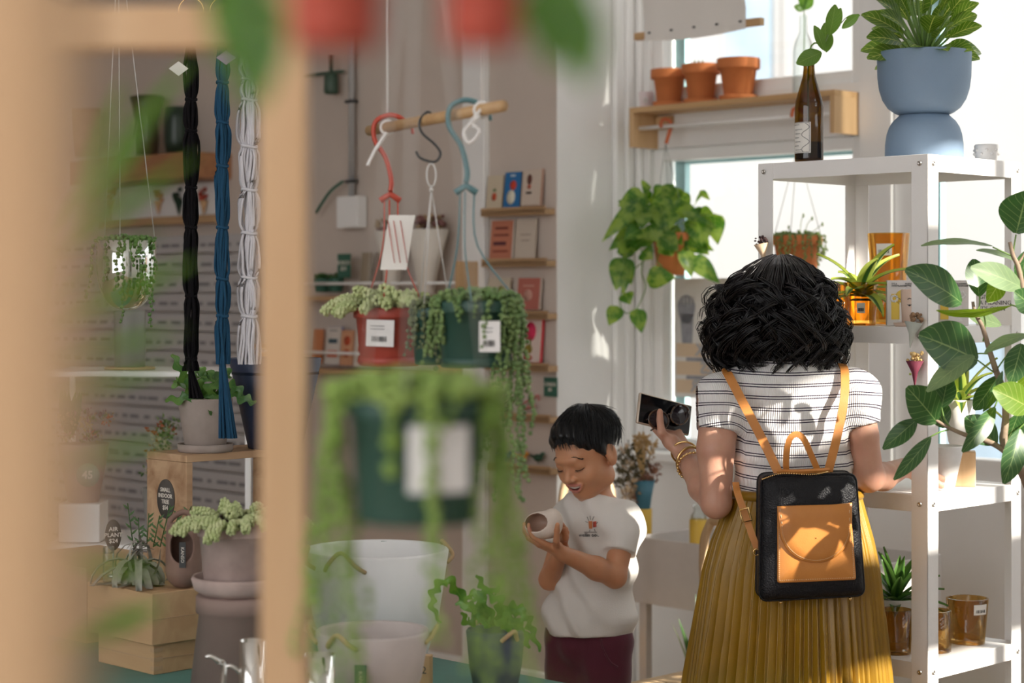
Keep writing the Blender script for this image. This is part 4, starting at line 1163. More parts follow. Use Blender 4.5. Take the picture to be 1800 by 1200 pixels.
# rolled canvas hanging over the upper window
bC_ = 5.26; zc = 2.445
ca = thing('canvas_banner', 'plain cream canvas stapled to a square wooden batten hanging high in the window', 'banner', W(a_of(1118, bC_), bC_, zc), A45)
Lc = a_of(1340, bC_) - a_of(1118, bC_)
mb = MB(); mb.box((Lc / 2, 0, 0), (Lc, .026, .026), bev=.002); mb.build('batten', M_pine, ca)
mb = MB(); rows = []
for i in range(13):
    z = -.026 + i * .08 if i else -.034
    rows.append([Vector((.055 + (Lc - .115) * j / 16, -.016 + (.0 if i < 2 else -.006 * math.sin(j * .8 + i * .35) - .012), (z if i else -.020 - .012 * math.sin(PI * j / 16)))) for j in range(17)])
mb.grid(rows); rows2 = [[p + Vector((0, .002, 0)) for p in r] for r in rows]; mb.grid(rows2[::-1])
mb.build('canvas', mat('cream_canvas', (.84, .80, .75), .9, bump=.3, bump_scale=300), ca)
for j in range(5):
    mb = MB(); mb.ball((.08 + j * (Lc - .16) / 4, -.02, .006), .005, n=8, m=4, sc=(1.6, .6, .8)); mb.build('tack', M_dark, ca)
# poster on the glass, lettering facing the street
bP = BW + .070
po_ = thing('poster', 'hand-lettered poster with a raised fist taped to the window, its words reversed', 'poster', WP(1250, 700, bP), A45)
pw_ = a_of(1335, bP) - a_of(1185, bP); ph_ = .44; x0 = -(a_of(1250, bP) - a_of(1185, bP))
M_post = mat('poster_paper', (.70, .67, .63), .8); M_grey = mat('poster_grey', (.33, .33, .36), .8, noise_amt=.2, noise_scale=30); M_ptan = mat('poster_tan', (.66, .50, .34), .8)
M_pout = mat('poster_outline', (.38, .40, .44), .8)
mb = MB(); mb.box((x0 + pw_ / 2, 0, ph_ / 2), (pw_, .0012, ph_)); mb.build('sheet', M_post, po_)
mb = MB()
mb.prism([(x0 + .06 + .042 * math.cos(a) * (1 + .1 * math.sin(3 * a)), .325 + .055 * math.sin(a)) for a in [2 * PI * i / 24 for i in range(24)]], 0, .0012, X=Matrix.Rotation(R(90), 4, 'X') @ Matrix.Translation((0, 0, .0008)))
mb.prism([(x0 + .04, .2), (x0 + .088, .2), (x0 + .095, .31), (x0 + .03, .31)], 0, .0012, X=Matrix.Rotation(R(90), 4, 'X') @ Matrix.Translation((0, 0, .0008)))
mb.build('fist', M_grey, po_)
mb = MB()
for i in range(4): mb.tube([(x0 + .034 + .017 * i, -.003, .345), (x0 + .036 + .017 * i, -.003, .372), (x0 + .048 + .017 * i, -.003, .372), (x0 + .048 + .017 * i, -.003, .345)], .0012, 4)
mb.build('fist_outline', M_post, po_)
for k, wd in enumerate(('BLACK', 'LIVES', 'MATTER')):
    z = .175 - k * .067
    mb = MB(); mb.box((x0 + pw_ / 2, -.0012, z), (pw_ * .94, .0012, .05)); mb.build('letter_band', M_ptan, po_)
    if k < 2: mb = MB(); mb.box((x0 + pw_ * .4, -.0012, z - .034), (pw_ * .5, .0012, .014)); mb.build('grey_bar', M_grey, po_)
    text(wd, 'lettering', .062, frame((x0 + pw_ / 2, -.003, z), (-1, 0, 0), (0, 0, 1)), M_pout, po_, ext=.0012, bold=.001)
# --- hanging pots
def hanger(parent, top, rim_pts, mw, mh, hook_h=.07, hook_r=.018):
    """plastic hook over a rod and wires down to the rim (local coordinates)"""
    t = Vector(top); mb = MB()
    mb.tube(spline([t + Vector((-hook_r, 0, -.012)), t + Vector((-hook_r * .8, 0, hook_r * .6)), t + Vector((0, 0, hook_r)), t + Vector((hook_r, 0, hook_r * .4)), t + Vector((hook_r * .9, 0, -.02)), t + Vector((.002, 0, -hook_h))], 5), [.006] * 6 + [.007] * 20, 8)
    mb.build('hook', mh, parent)
    for p in rim_pts:
        mb = MB(); mb.tube([t + Vector((0, 0, -hook_h)), p], .0012, 5); mb.build('wire', mw, parent)
# pothos
bR_ = bF + .035; aH = a_of(1169, bR_); o_ = W(aH, bR_, 0); dph = o_.y; zp0 = H - (484 - V0) / F * dph; zr = zT - .145 + .070
ph = thing('hanging_pothos', 'variegated pothos trailing from a terracotta coloured pot hung on the window shelf rod', 'plant', Vector((o_.x + .020, o_.y - .01, zp0)))
mb = MB(); lathe_pot(mb, .050, .069, .155, .004, .03, .004); mb.build('pot', M_terra, ph); soil(ph, .062, .13)
hanger(ph, (-.018, .01, zr - zp0 + .008), [(-.064, 0, .15), (.064, .0, .15), (0, .06, .15)], M_wire, M_orangepl)
rp = random.Random(4); mb = MB()
def loc_(u, v, dd): return P(u, v, dd) - ph.location
LV = [  # base u,v, tip u,v, width px, depth offset
 (1135, 345, 1087, 362, 34, -.10), (1130, 335, 1145, 328, 26, .0), (1125, 350, 1058, 425, 22, -.12), (1122, 400, 1070, 440, 24, -.06), (1150, 345, 1178, 332, 26, .0), (1148, 350, 1186, 372, 34, -.05),
 (1170, 360, 1200, 352, 30, -.03), (1195, 350, 1182, 328, 20, .02), (1185, 370, 1230, 375, 28, -.03), (1165, 372, 1172, 408, 40, -.08), (1225, 378, 1233, 435, 40, -.04), (1255, 375, 1262, 430, 28, -.02),
 (1195, 372, 1262, 402, 12, -.06), (1120, 380, 1105, 405, 26, -.07), (1110, 358, 1103, 400, 22, -.10), (1140, 395, 1155, 425, 36, -.09), (1168, 430, 1182, 450, 30, -.10), (1160, 415, 1192, 440, 34, -.11),
 (1215, 450, 1265, 498, 26, -.10), (1200, 440, 1215, 487, 26, -.10), (1130, 440, 1148, 455, 26, -.08), (1136, 492, 1188, 488, 34, -.10), (1100, 452, 1082, 510, 36, -.08), (1090, 455, 1110, 500, 30, -.07),
 (1105, 468, 1095, 520, 16, -.10), (1098, 515, 1108, 535, 22, -.08), (1087, 538, 1070, 572, 24, -.08), (1118, 542, 1128, 585, 24, -.09), (1230, 335, 1248, 352, 10, -.02), (1205, 400, 1225, 410, 22, -.03), (1150, 365, 1160, 345, 24, .03),
 (1115, 425, 1085, 445, 30, -.05), (1175, 395, 1150, 390, 36, -.08), (1205, 415, 1228, 437, 16, -.04), (1128, 365, 1128, 402, 30, -.10), (1190, 340, 1210, 372, 26, .03), (1160, 385, 1135, 360, 30, -.06)]
for i, (u0, v0_, u1, v1_, w, dd) in enumerate(LV):
    b = loc_(u0, v0_, dph + dd * .8); t = loc_(u1, v1_, dph + dd * .8 - .02)
    leaf(mb, b, t, px(w, dph) * 1.30, (rp.uniform(-.3, .3), -1, rp.uniform(.1, .5)), rp.uniform(.03, .12), rp.uniform(.1, .25), 0, 'heart')
for i in range(34):
    u = rp.uniform(1105, 1225); v = rp.uniform(345, 425) + abs(u - 1160) * .15; a = math.atan2(v - 400, u - 1165) + rp.uniform(-.6, .6); k = rp.uniform(26, 40)
    b = loc_(u, v, dph + rp.uniform(-.09, .06)); t = loc_(u + k * math.cos(a), v + k * math.sin(a) + 10, dph + rp.uniform(-.12, .06))
    leaf(mb, b, t, px(rp.uniform(26, 36), dph), (rp.uniform(-.5, .5), -1, rp.uniform(.1, .7)), rp.uniform(.03, .12), rp.uniform(.1, .25), 0, 'heart')
mb.build('foliage', M_leafp, ph)
mb = MB()
for pts in ([(1165, 425), (1140, 385), (1122, 420), (1130, 450), (1128, 480), (1135, 505), (1122, 538), (1116, 545)], [(1160, 420), (1120, 410), (1105, 440), (1100, 475), (1090, 530), (1100, 550), (1114, 545)],
            [(1175, 420), (1200, 380), (1225, 378), (1255, 376)], [(1180, 420), (1190, 400), (1215, 450)], [(1165, 430), (1150, 370), (1130, 340)], [(1160, 440), (1155, 460), (1175, 470), (1190, 450)], [(1170, 425), (1175, 380), (1195, 350)],
            [(1150, 440), (1118, 470), (1105, 465), (1098, 455)]):
    mb.tube(spline([loc_(u, v, dph - .05) for u, v in pts], 5), .0022, 5)
mb.build('vine', M_stem, ph)
# string of hearts pot hung at the right of the rod
aH2 = a_of(1400, bR_); o2 = W(aH2, bR_, 0); d2 = o2.y; zq = H - (482 - V0) / F * d2
h2 = thing('hanging_succulent', 'terracotta pot of trailing succulent hanging on wires between the shelving posts', 'plant', Vector((o2.x + .002, o2.y, zq)))
mb = MB(); lathe_pot(mb, .066, .086, .132, .005, .034, .005); mb.build('pot', M_terra, h2); soil(h2, .078, .11)
hanger(h2, (-.0, .0, zr - zq + .008), [(-.078, 0, .13), (.082, 0, .13), (-.03, -.05, .13)], M_wire, M_orangepl, .12)
def trail(mb, c, r, z, n, lmin, lmax, br, rg, mi=0, step=.011, out=1.05, front=None, sc=(1, 1, 1), jit=.35):
    """strings of small round leaves spilling over a rim"""
    c = Vector(c)
    for i in range(n):
        a = rg.uniform(-PI, PI) if front is None else rg.uniform(*front)
        L_ = rg.uniform(lmin, lmax); k = int(L_ / step)
        p = c + Vector((r * .7 * math.cos(a), r * .7 * math.sin(a), z + .006)); pts = [p]
        q = c + Vector((r * out * math.cos(a), r * out * math.sin(a), z)); pts += [q]
        sx = rg.uniform(-.08, .08); ph_ = rg.uniform(0, 6)
        for j in range(k):
            q = q + Vector((sx * step * 2 + .0016 * math.sin(j * .7 + ph_), .0016 * math.cos(j * .9 + ph_), -step * .93)); pts.append(q)
        mb.tube(pts, .0007, 3, mi)
        for j, q in enumerate(pts):
            mb.ball(q + Vector((rg.uniform(-1, 1), rg.uniform(-1, 1), rg.uniform(-1, 1))) * br * .7, br * rg.uniform(1 - jit, 1 + jit * .4), mi, 6, 4, sc=sc)
def mound(mb, c, r, z, n, br, h, rg, mi=0, sc=(1, 1, .8)):
    c = Vector(c)
    for i in range(n):
        a = rg.uniform(0, 2 * PI); q = math.sqrt(rg.random()) * r
        mb.ball(c + Vector((q * math.cos(a), q * math.sin(a), z + rg.uniform(0, h) * (1 - .5 * (q / r) ** 2))), br * rg.uniform(.7, 1.2), mi, 6, 4, sc=sc)
rg_ = random.Random(8); mb = MB(); mound(mb, (0, 0, 0), .084, .125, 150, .006, .025, rg_); trail(mb, (0, 0, 0), .088, .13, 34, .02, .13, .0048, rg_)
for (x, z) in ((.05, .19), (.085, .17), (-.03, .16), (.02, .2)): mb.tube(spline([(x * .5, 0, .13), (x * .7, 0, z - .02), (x, -.01, z)], 4), .0012, 4); mb.ball((x, -.01, z), .005, n=6, m=4, sc=(.8, .8, 1.6))
mb.build('foliage', M_succ, h2)
# --- things on the steel shelves
def SHW(x, y, z): return W(-2.9929 + x, 3.866 + y, z)
Z1, Z2, Z3, Z4 = SLV[0], SLV[1], SLV[2], SLV[3]
bp_ = thing('planter', 'blue footed planter of two stacked bowls with a striped leafy plant on the shelving top', 'planter', SHW(.352, .205, Z1))
mb = MB(); mb.lathe([(0, 0), (.093, 0), (.095, .004), (.0945, .04), (.091, .065), (.085, .083), (.076, .097), (.066, .106), (.060, .112), (.0, .112)], (0, 0, 0), 56); mb.build('foot_bowl', M_blue, bp_)
mb = MB(); mb.lathe([(0, .113), (.060, .113), (.072, .118), (.088, .130), (.101, .150), (.109, .175), (.113, .205), (.1145, .262), (.1135, .266), (.110, .266), (.1085, .262), (.105, .235), (0, .235)], (0, 0, 0), 56); mb.build('bowl', M_blue, bp_)
soil(bp_, .104, .237)
mb = MB(); rg_ = random.Random(21)
for i in range(46):
    a = i * 2.399 + rg_.uniform(-.2, .2); t = i / 46; el = lerp(.05, 1.25, t) + rg_.uniform(-.1, .15); L_ = rg_.uniform(.075, .105); st = lerp(.045, .13, t ** .8)
    d = Vector((math.cos(a) * math.cos(el), math.sin(a) * math.cos(el), math.sin(el)))
    b = Vector((0, 0, .24 + .05 * t)) + d * st * .9 + Vector((0, 0, .015)); 
    tip = b + (d + Vector((0, 0, -.25 + .2 * t))).normalized() * L_
    leaf(mb, b, tip, L_ * .60, d.cross(Vector((math.sin(a), -math.cos(a), 0))) * -.7 + Vector((0, -1.1, .2)), .08, .22, 0, 'oval')
    mb.tube([(0, 0, .235 + .03 * t), b], .0028, 5, 1)
mb.build('foliage', [M_leafb, M_stem], bp_)
# wine bottle
wb_ = thing('wine_bottle', 'olive brown wine bottle with cream label holding a leafy cutting on the shelving top', 'bottle', SHW(.118, .052, Z1))
prof = [(0, .004), (.030, .0), (.035, .004), (.0355, .01), (.0355, .135), (.033, .155), (.024, .185), (.0155, .215), (.0135, .235), (.0132, .262), (.0155, .263), (.0155, .276), (.0125, .277)]
mb = MB(); mb.lathe(prof, (0, 0, 0), 36, cap=False); mb.build('bottle_glass', M_bottle, wb_)
mb = MB(); mb.lathe([(0, .006), (.033, .006), (.033, .05), (0, .05)], (0, 0, 0), 28); mb.build('water', thin_glass('dark_liquid', (.25, .16, .03), .05), wb_)
mb = MB(); rows = []
for z in (.022, .06, .098): rows.append([Vector((.0358 * math.cos(a), .0358 * math.sin(a), z)) for a in [R(-178 + 86 * i / 12) for i in range(13)]])
mb.grid(rows); lb_ = mb.build('label', M_paper, wb_)
mb = MB()
def cyl_pt(u, z, r=.0362): a = R(-178 + 86 * u); return (r * math.cos(a), r * math.sin(a), z)
for z, n0, n1 in ((.092, .05, .45), (.080, .12, .6), (.070, .15, .5), (.060, .12, .42), (.050, .14, .5), (.040, .1, .4), (.030, .14, .55)):
    mb.tube([cyl_pt(lerp(n0, n1, i / 10), z + .0012 * math.sin(i * 2.3)) for i in range(11)], .0005, 4)
mb.tube([cyl_pt(.75 + .18 * math.sin(i * .5), .095 - .07 * i / 24) for i in range(25)], .0006, 4)
mb.tube([cyl_pt(.06 + .88 * i / 12, .0965) for i in range(13)], .0004, 4); mb.tube([cyl_pt(.94, .024 + .0725 * i / 8) for i in range(9)], .0004, 4); mb.tube([cyl_pt(.06 + .88 * i / 12, .0245) for i in range(13)], .0004, 4)
mb.build('label_print', M_dark, lb_)
mb = MB(); D_ = wb_.location.y
def lb2(u, v, dd=0): return P(u, v, D_ + dd) - wb_.location
mb.tube(spline([(0, 0, .03), (.0, 0, .27), lb2(1448, 75), lb2(1456, 60)], 5), .0022, 6, 1)
for (u0, v0_, u1, v1_, w, dd) in ((1458, 62, 1468, 8, 27, -.02), (1462, 60, 1478, 14, 18, .02), (1448, 88, 1431, 45, 20, -.03), (1450, 90, 1450, 40, 22, .02), (1444, 92, 1400, 112, 30, -.04), (1480, 50, 1510, 25, 16, -.02), (1486, 32, 1512, 27, 8, .0), (1452, 92, 1462, 60, 14, .03)):
    leaf(mb, lb2(u0, v0_, dd), lb2(u1, v1_, dd * 1.6), px(w, D_), (.2, -1, .2), .05, .12, 0, 'oval')
mb.tube(spline([lb2(1457, 62), lb2(1470, 50), lb2(1486, 32)], 4), .001, 4, 1)
mb.build('cutting', [leafmat('leaf_soft_green', (.12, .24, .05), (.32, .42, .14), translucent=.45, veins=9, vstr=.4), M_stem], wb_)
wc = thing('cup', 'white embossed cup washed out by light at the right end of the shelving top', 'cup', SHW(.447, .335, Z1))
mb = MB(); lathe_pot(mb, .027, .030, .042, th=.003, n=28); mb.build('cup_body', M_cer, wc)
mb = MB()
for i in range(14): a = -PI + PI * i / 7; mb.ball((.0295 * math.cos(a), .0295 * math.sin(a), .018 + .01 * (i % 2)), .004, n=6, m=4)
mb.build('relief', M_cer, wc)
# striped strap-leaf plants
def dracaena(mb, c, n, L0, L1, w, rg, mi=0, el0=.15, el1=1.3, droop=.35):
    c = Vector(c)
    for i in range(n):
        a = i * 2.399 + rg.uniform(-.3, .3); t = i / n; el = lerp(el0, el1, t); L_ = rg.uniform(L0, L1)
        d = Vector((math.cos(a) * math.cos(el), math.sin(a) * math.cos(el), math.sin(el))); rows = []; uv = []
        side = Vector((-math.sin(a), math.cos(a), 0)); p = c + Vector((0, 0, .02 * t)); nn = 9
        for j in range(nn + 1):
            v = j / nn; ww = w / 2 * (min(1, .45 + v * 2.4)) * (1 - v ** 2.6) + .0003
            up_v = side.cross(d).normalized() * -1
            rows.append([p - side * ww, p - side * ww * .5 - up_v * .12 * w, p - up_v * .16 * w, p + side * ww * .5 - up_v * .12 * w, p + side * ww]); uv += [(q, v) for q in (0, .25, .5, .75, 1)]
            d = (d + Vector((0, 0, -droop * 2.2 / nn * (1 - .4 * t)))).normalized(); p = p + d * L_ / nn
        mb.grid(rows, mi, True, uv)
def strapmat(name, mid, edge):
    m = bpy.data.materials.new(name); m.use_nodes = True; N = m.node_tree.nodes; L = m.node_tree.links; b = N['Principled BSDF']
    uv = N.new('ShaderNodeUVMap'); sx = N.new('ShaderNodeSeparateXYZ'); L.new(uv.outputs[0], sx.inputs[0])
    s1 = N.new('ShaderNodeMath'); s1.operation = 'SUBTRACT'; L.new(sx.outputs[0], s1.inputs[0]); s1.inputs[1].default_value = .5
    s2 = N.new('ShaderNodeMath'); s2.operation = 'ABSOLUTE'; L.new(s1.outputs[0], s2.inputs[0])
    rp = N.new('ShaderNodeValToRGB'); rp.color_ramp.elements[0].position = .13; rp.color_ramp.elements[1].position = .20; rp.color_ramp.elements[0].color = (*mid, 1); rp.color_ramp.elements[1].color = (*edge, 1)
    L.new(s2.outputs[0], rp.inputs[0]); L.new(rp.outputs[0], b.inputs['Base Color']); b.inputs['Roughness'].default_value = .35
    tr = N.new('ShaderNodeBsdfTranslucent'); L.new(rp.outputs[0], tr.inputs[0]); ms = N.new('ShaderNodeMixShader'); ms.inputs[0].default_value = .35
    L.new(b.outputs[0], ms.inputs[1]); L.new(tr.outputs[0], ms.inputs[2]); L.new(ms.outputs[0], N['Material Output'].inputs[0]); return m
M_drac = strapmat('strap_leaf_lime_edge', (.06, .16, .04), (.52, .62, .12)); M_dracd = strapmat('strap_leaf_dark', (.035, .10, .02), (.10, .22, .04))
def amber(label, loc, r0, r1, h, m, sticker=None, sq=False, cat='vase', nm='amber_vase', grp=None):
    t = thing(nm, label, cat, loc, A45 if sq else 0, grp); mb = MB(); n = 4 if sq else 36; a0 = PI / 4 if sq else 0
    mb.lathe([(0, .006), (r0 - .003, .003), (r0, .0), (r0, .008), (r1, h), (r1 - .003, h + .001), (r1 - .0035, h - .002), (r0 - .003, .012), (0, .012)], (0, 0, 0), n, cap=False, a0=a0, smooth=not sq); mb.build('glass', m, t)
    if sticker:
        u, z0, z1, wd = sticker; mb = MB(); rows = []
        for z in (z0, z1): rr = lerp(r0, r1, z / h) + .0006; rows.append([Vector((rr * math.cos(u + q * wd), rr * math.sin(u + q * wd), z)) for q in (-.5, -.25, 0, .25, .5)])
        mb.grid(rows); st = mb.build('price_sticker', M_paper, t); mb = MB()
        for k in range(9):
            rr = lerp(r0, r1, z0 / h) + .0016; a = u + (-.35 + .08 * k) * wd; mb.tube([(rr * math.cos(a), rr * math.sin(a), lerp(z0, z1, .2)), (rr * math.cos(a), rr * math.sin(a), lerp(z0, z1, .5))], .0004 + .0003 * (k % 3), 4)
        mb.build('barcode', M_dark, st)
    return t
amber('tall amber glass vase behind the lime-edged plant on the second shelf', SHW(.165, .33, Z2), .037, .054, .232, M_amber, (R(-115), .175, .205, .8))
av = amber('square amber glass planter with a lime-edged strap-leaved plant on the second shelf', SHW(.225, .12, Z2), .036, .043, .105, M_amber, (R(-100), .03, .055, .5), nm='amber_planter', cat='planter')
soil(av, .036, .06); mb = MB(); dracaena(mb, (0, 0, .075), 19, .10, .16, .038, random.Random(5), 0, .20, 1.10, .60); mb.build('foliage', M_drac, av)
amber('amber glass cube left of the lime-edged plant', SHW(.13, .10, Z2), .024, .026, .055, M_amber, sq=True)
amber('dark amber glass jar standing behind the amber glass cube', SHW(.10, .20, Z2), .032, .034, .10, M_amber)
sc_ = thing('cactus', 'tiny spiny cactus in a white square pot beside the amber planter', 'plant', SHW(.178, .055, Z2), A45)
mb = MB(); mb.box((0, 0, .017), (.026, .026, .034), bev=.002); mb.build('pot', M_cer, sc_)
mb = MB(); rg_ = random.Random(2)
for i in range(60): d = Vector((rg_.uniform(-1, 1), rg_.uniform(-1, 1), rg_.uniform(.3, 1))).normalized(); mb.tube([(0, 0, .034), Vector((0, 0, .03)) + d * rg_.uniform(.015, .028)], [.0009, .0003], 3)
mb.build('spines', mat('dry_spines', (.45, .38, .22), .7), sc_)
M_box = mat('pale_box_card', (.72, .68, .66), .7); M_yel = mat('box_yellow', (.82, .58, .10), .7)
def facebox(loc, label, lines=True, w=.078, h=.110, rz=0.0, grp=None):
    t = thing('planter_box', label, 'box', loc, rz, grp); mb = MB(); mb.box((0, .03, h / 2), (w, .06, h), bev=.0012); mb.build('carton', M_box, t)
    mb = MB(); mb.box((-w * .12, -.0006, h * .42), (w * .5, .001, h * .56), 0)
    mb.lathe([(.0, -.0005), (w * .25, -.0005), (w * .25, .0006), (0, .0006)], (0, 0, 0), 24, 0, X=Matrix.Translation((-w * .0, -.0006, h * .62)) @ Matrix.Rotation(R(90), 4, 'X')); mb.build('yellow_print', M_yel, t)
    mb = MB(); mb.box((w * .08, -.0016, h * .32), (w * .40, .001, h * .38)); mb.box((w * .08, -.0018, h * .115), (w * .46, .001, h * .03)); mb.build('printed_pot', M_cer, t)
    mb = MB()
    for (x, z, r) in ((-.28, .60, .1), (.04, .74, .11), (.3, .68, .1)):
        for q in range(9): a = 2 * PI * q / 9; mb.ball((w * (x + r * .9 * math.cos(a)), -.0012, h * z + w * r * .9 * math.sin(a)), w * .04, n=6, m=4, sc=(1, .2, 1))
    mb.build('printed_flowers', M_cer, t)
    mb = MB()
    for x in (-.02, .1): mb.tube([(w * x, -.0025, h * .34), (w * (x + .06), -.0025, h * .335)], .0005, 4)
    mb.tube([(w * .02, -.0025, h * .25), (w * .07, -.0025, h * .24), (w * .12, -.0025, h * .25)], .0005, 4); mb.tube([(w * .07, -.0025, h * .32), (w * .06, -.0025, h * .28)], .0004, 4)
    for x in (-.28, .04, .3): mb.tube([(w * x, -.002, h * .66), (w * .05, -.002, h * .52)], .0004, 4)
    mb.build('line_drawing', M_dark, t)
    fx = Matrix(((1, 0, 0, 0), (0, 0, -1, 0), (0, 1, 0, 0), (0, 0, 0, 1)))
    text("IT'S A\nFACE PLANTER", 'box_lettering', .0052, Matrix.Translation((-w * .36, -.0008, h * .90)) @ fx, M_dark, t, align='LEFT', bold=.0001)
    text("PLUS A DAISY\nLITTLE SAUCER", 'box_lettering', .0050, Matrix.Translation((w * .05, -.0008, h * .90)) @ fx, M_dark, t, align='LEFT', bold=.0001)
    return t
facebox(SHW(.352, .115, Z2), 'face planter carton printed with yellow daisies left of the front post', rz=R(-8))
facebox(SHW(.435, .20, Z2), 'second face planter carton, seen right of the front post behind the fig', rz=R(-4))
fc = thing('face_cup', 'blush cup with a painted face and red lips standing on a saucer', 'cup', SHW(.425, .045, Z2))
M_blush = mat('blush_ceramic', (.74, .56, .45), .5)
mb = MB(); lathe_pot(mb, .026, .029, .080, th=.003, n=32, c=(0, 0, .008)); mb.build('cup_body', M_blush, fc)
mb = MB(); mb.lathe([(0, 0), (.034, 0), (.038, .009), (.036, .009), (.032, .004), (0, .004)], (-.008, 0, 0), 32); mb.build('saucer', M_blush, fc)
def fcp(a, z, r=.0292): return (r * math.cos(R(a)), r * math.sin(R(a)), z)
mb = MB()
for a in (-118, -75): mb.tube([fcp(a - 9, .052), fcp(a, .049), fcp(a + 9, .052)], .0010, 5); mb.tube([fcp(a - 9, .064), fcp(a, .067), fcp(a + 9, .065)], .0008, 5); mb.ball(fcp(a, .051), .0018, n=6, m=4)
mb.tube([fcp(-97, .05), fcp(-94, .042), fcp(-98, .041)], .0007, 4); mb.build('painted_eyes', M_dark, fc)
mb = MB(); mb.ball(fcp(-96, .030, .0285), .004, n=8, m=5, sc=(1.3, .5, .7)); mb.build('painted_lips', mat('lip_red_paint', (.62, .05, .03), .5), fc)
sg = thing('sign', 'white printed card reading about having a meaning of its own, behind the fig leaves', 'sign', SHW(.47, .33, Z2), R(-2))
mb = MB(); mb.box((0, 0, .05), (.085, .003, .10), bev=.0005); mb.build('card', M_paper, sg)
text("GIVE\nA MEANING\nIT'S OWN", 'lettering', .0145, Matrix.Translation((-.036, -.0022, .055)) @ Matrix(((1, 0, 0, 0), (0, 0, -1, 0), (0, 1, 0, 0), (0, 0, 0, 1))), M_dark, sg, align='LEFT')
# third shelf
wp = thing('potted_dracaena', 'lime-edged strap-leaved plant in a white cylinder pot over a wooden block', 'plant', SHW(.415, .27, Z3 + .085))
mb = MB(); mb.lathe([(0, 0), (.020, 0), (.030, .022), (.034, .045), (.034, .125), (.031, .126), (.030, .115), (0, .115)], (0, 0, 0), 36); mb.build('pot', M_cer, wp)
mb = MB(); dracaena(mb, (0, 0, .115), 16, .09, .15, .030, random.Random(9), 0, .35, 1.3, .55); mb.build('foliage', M_drac, wp)
mb = MB(); mb.tube([(.012, -.01, .11), (.018, -.012, .14)], .004, 6); mb.build('cut_stem', mat('bark', (.16, .10, .06), .9), wp)
wk = single(MB(), 'x', M_pine, 'x', 'x') if False else None
mb = MB(); mb.box((0, 0, .0425), (.07, .055, .085), bev=.002)
o = mb.build('wood_block', wood('maple_block', (.72, .50, .29), (.60, .38, .20), 3, 'Z'), loc=SHW(.415, .27, Z3), rotz=R(-12)); tag(o, 'pale wooden block under the white cylinder pot on the third shelf', 'block')
bw_ = thing('bowl', 'tall white tapered bowl standing partly behind the front shelving post', 'bowl', SHW(.428, .165, Z3))
mb = MB(); lathe_pot(mb, .030, .052, .105, th=.004); mb.build('bowl_body', M_cer, bw_)
cd = thing('candle_dish', 'small white dish beside the wooden block', 'dish', SHW(.44, .15, Z3)); mb = MB(); lathe_pot(mb, .018, .020, .018, th=.003, n=24); mb.build('dish_body', M_cer, cd)
# fourth shelf
fp = thing('potted_plant', 'dark glossy strap-leaved plant in a white textured pot on the lowest visible shelf', 'plant', SHW(.26, .22, Z4))
mb = MB(); lathe_pot(mb, .040, .052, .105, th=.005); mb.build('pot', mat('rough_white_pot', (.66, .64, .60), .8, bump=1, bump_scale=60), fp); soil(fp, .046, .088)
mb = MB(); dracaena(mb, (0, 0, .09), 26, .10, .16, .030, random.Random(6), 0, .2, 1.4, .34); mb.build('foliage', M_dracd, fp)
bk_ = thing('wire_basket', 'small white wire basket at the left of the lowest visible shelf', 'basket', SHW(.24, .045, Z4), A45)
mb = MB()
for i in range(9): x = -.04 + .01 * i; mb.tube([(x * .8, -.03, 0), (x, -.034, .055)], .0012, 4); mb.tube([(x * .8, .03, 0), (x, .034, .055)], .0012, 4)
for z in (.002, .019, .037, .055): k = lerp(.8, 1, z / .055); mb.tube([(-.04 * k, -.034 * k, z), (.04 * k, -.034 * k, z), (.04 * k, .034 * k, z), (-.04 * k, .034 * k, z), (-.04 * k, -.034 * k, z)], .0014, 4)
mb.build('wire_mesh', M_trim, bk_)
amber('amber glass tumbler left of the front post on the lowest visible shelf', SHW(.36, .07, Z4), .036, .040, .105, M_amberd, nm='amber_glass', cat='glass')
amber('amber glass jar nearer the front post on the lowest visible shelf', SHW(.405, .16, Z4), .044, .045, .098, M_amberd, nm='amber_glass', cat='glass')
amber('amber glass jar with a white sticker by the right post', SHW(.405, .315, Z4), .043, .052, .11, M_amberd, (R(-62), .075, .10, .8), nm='amber_glass', cat='glass')
ob_ = thing('bowl', 'small grey bowl half hidden behind the mustard skirt', 'bowl', SHW(.16, .33, Z4 + .0)); mb = MB(); lathe_pot(mb, .03, .042, .13, th=.004, n=30); mb.build('bowl_body', M_pinkcup, ob_)
# paper cones of dried flowers on magnets
def cone(label, c, L_, r, mp, mf, n, rg, tilt):
    t = thing('dried_posy', label, 'posy', c); mb = MB(); X = Matrix.Rotation(tilt, 4, 'Y'); mb.lathe([(.001, -L_), (r * .35, -L_ * .45), (r, 0), (r * .9, 0), (r * .3, -L_ * .4), (.0, -L_ * .9)], (0, 0, 0), 14, X=X, cap=False); mb.build('paper_cone', mp, t)
    mb = MB()
    for i in range(n): a = rg.uniform(0, 6.28); q = rg.uniform(0, r * .9); mb.ball(X @ Vector((q * math.cos(a), q * math.sin(a), rg.uniform(-.002, r * .9))), r * rg.uniform(.14, .28), n=6, m=4, sc=(1, 1, rg.uniform(.6, 1.2)))
    mb.build('dried_flowers', mf, t); return t
rg_ = random.Random(3)
cone('grey paper cone of brown dried flowers on the front post beside the face cup', P(1606, 566, 4.50), .06, .022, mat('sage_paper', (.45, .47, .42), .8), mat('dried_brown', (.30, .18, .10), .9), 22, rg_, R(8))
cone('maroon wrapped dried yellow rose on the front post below the face cup', P(1608, 634, 4.495), .06, .021, mat('maroon_paper', (.13, .015, .035), .8), mat('dried_yellow', (.66, .46, .20), .9), 34, rg_, R(0))
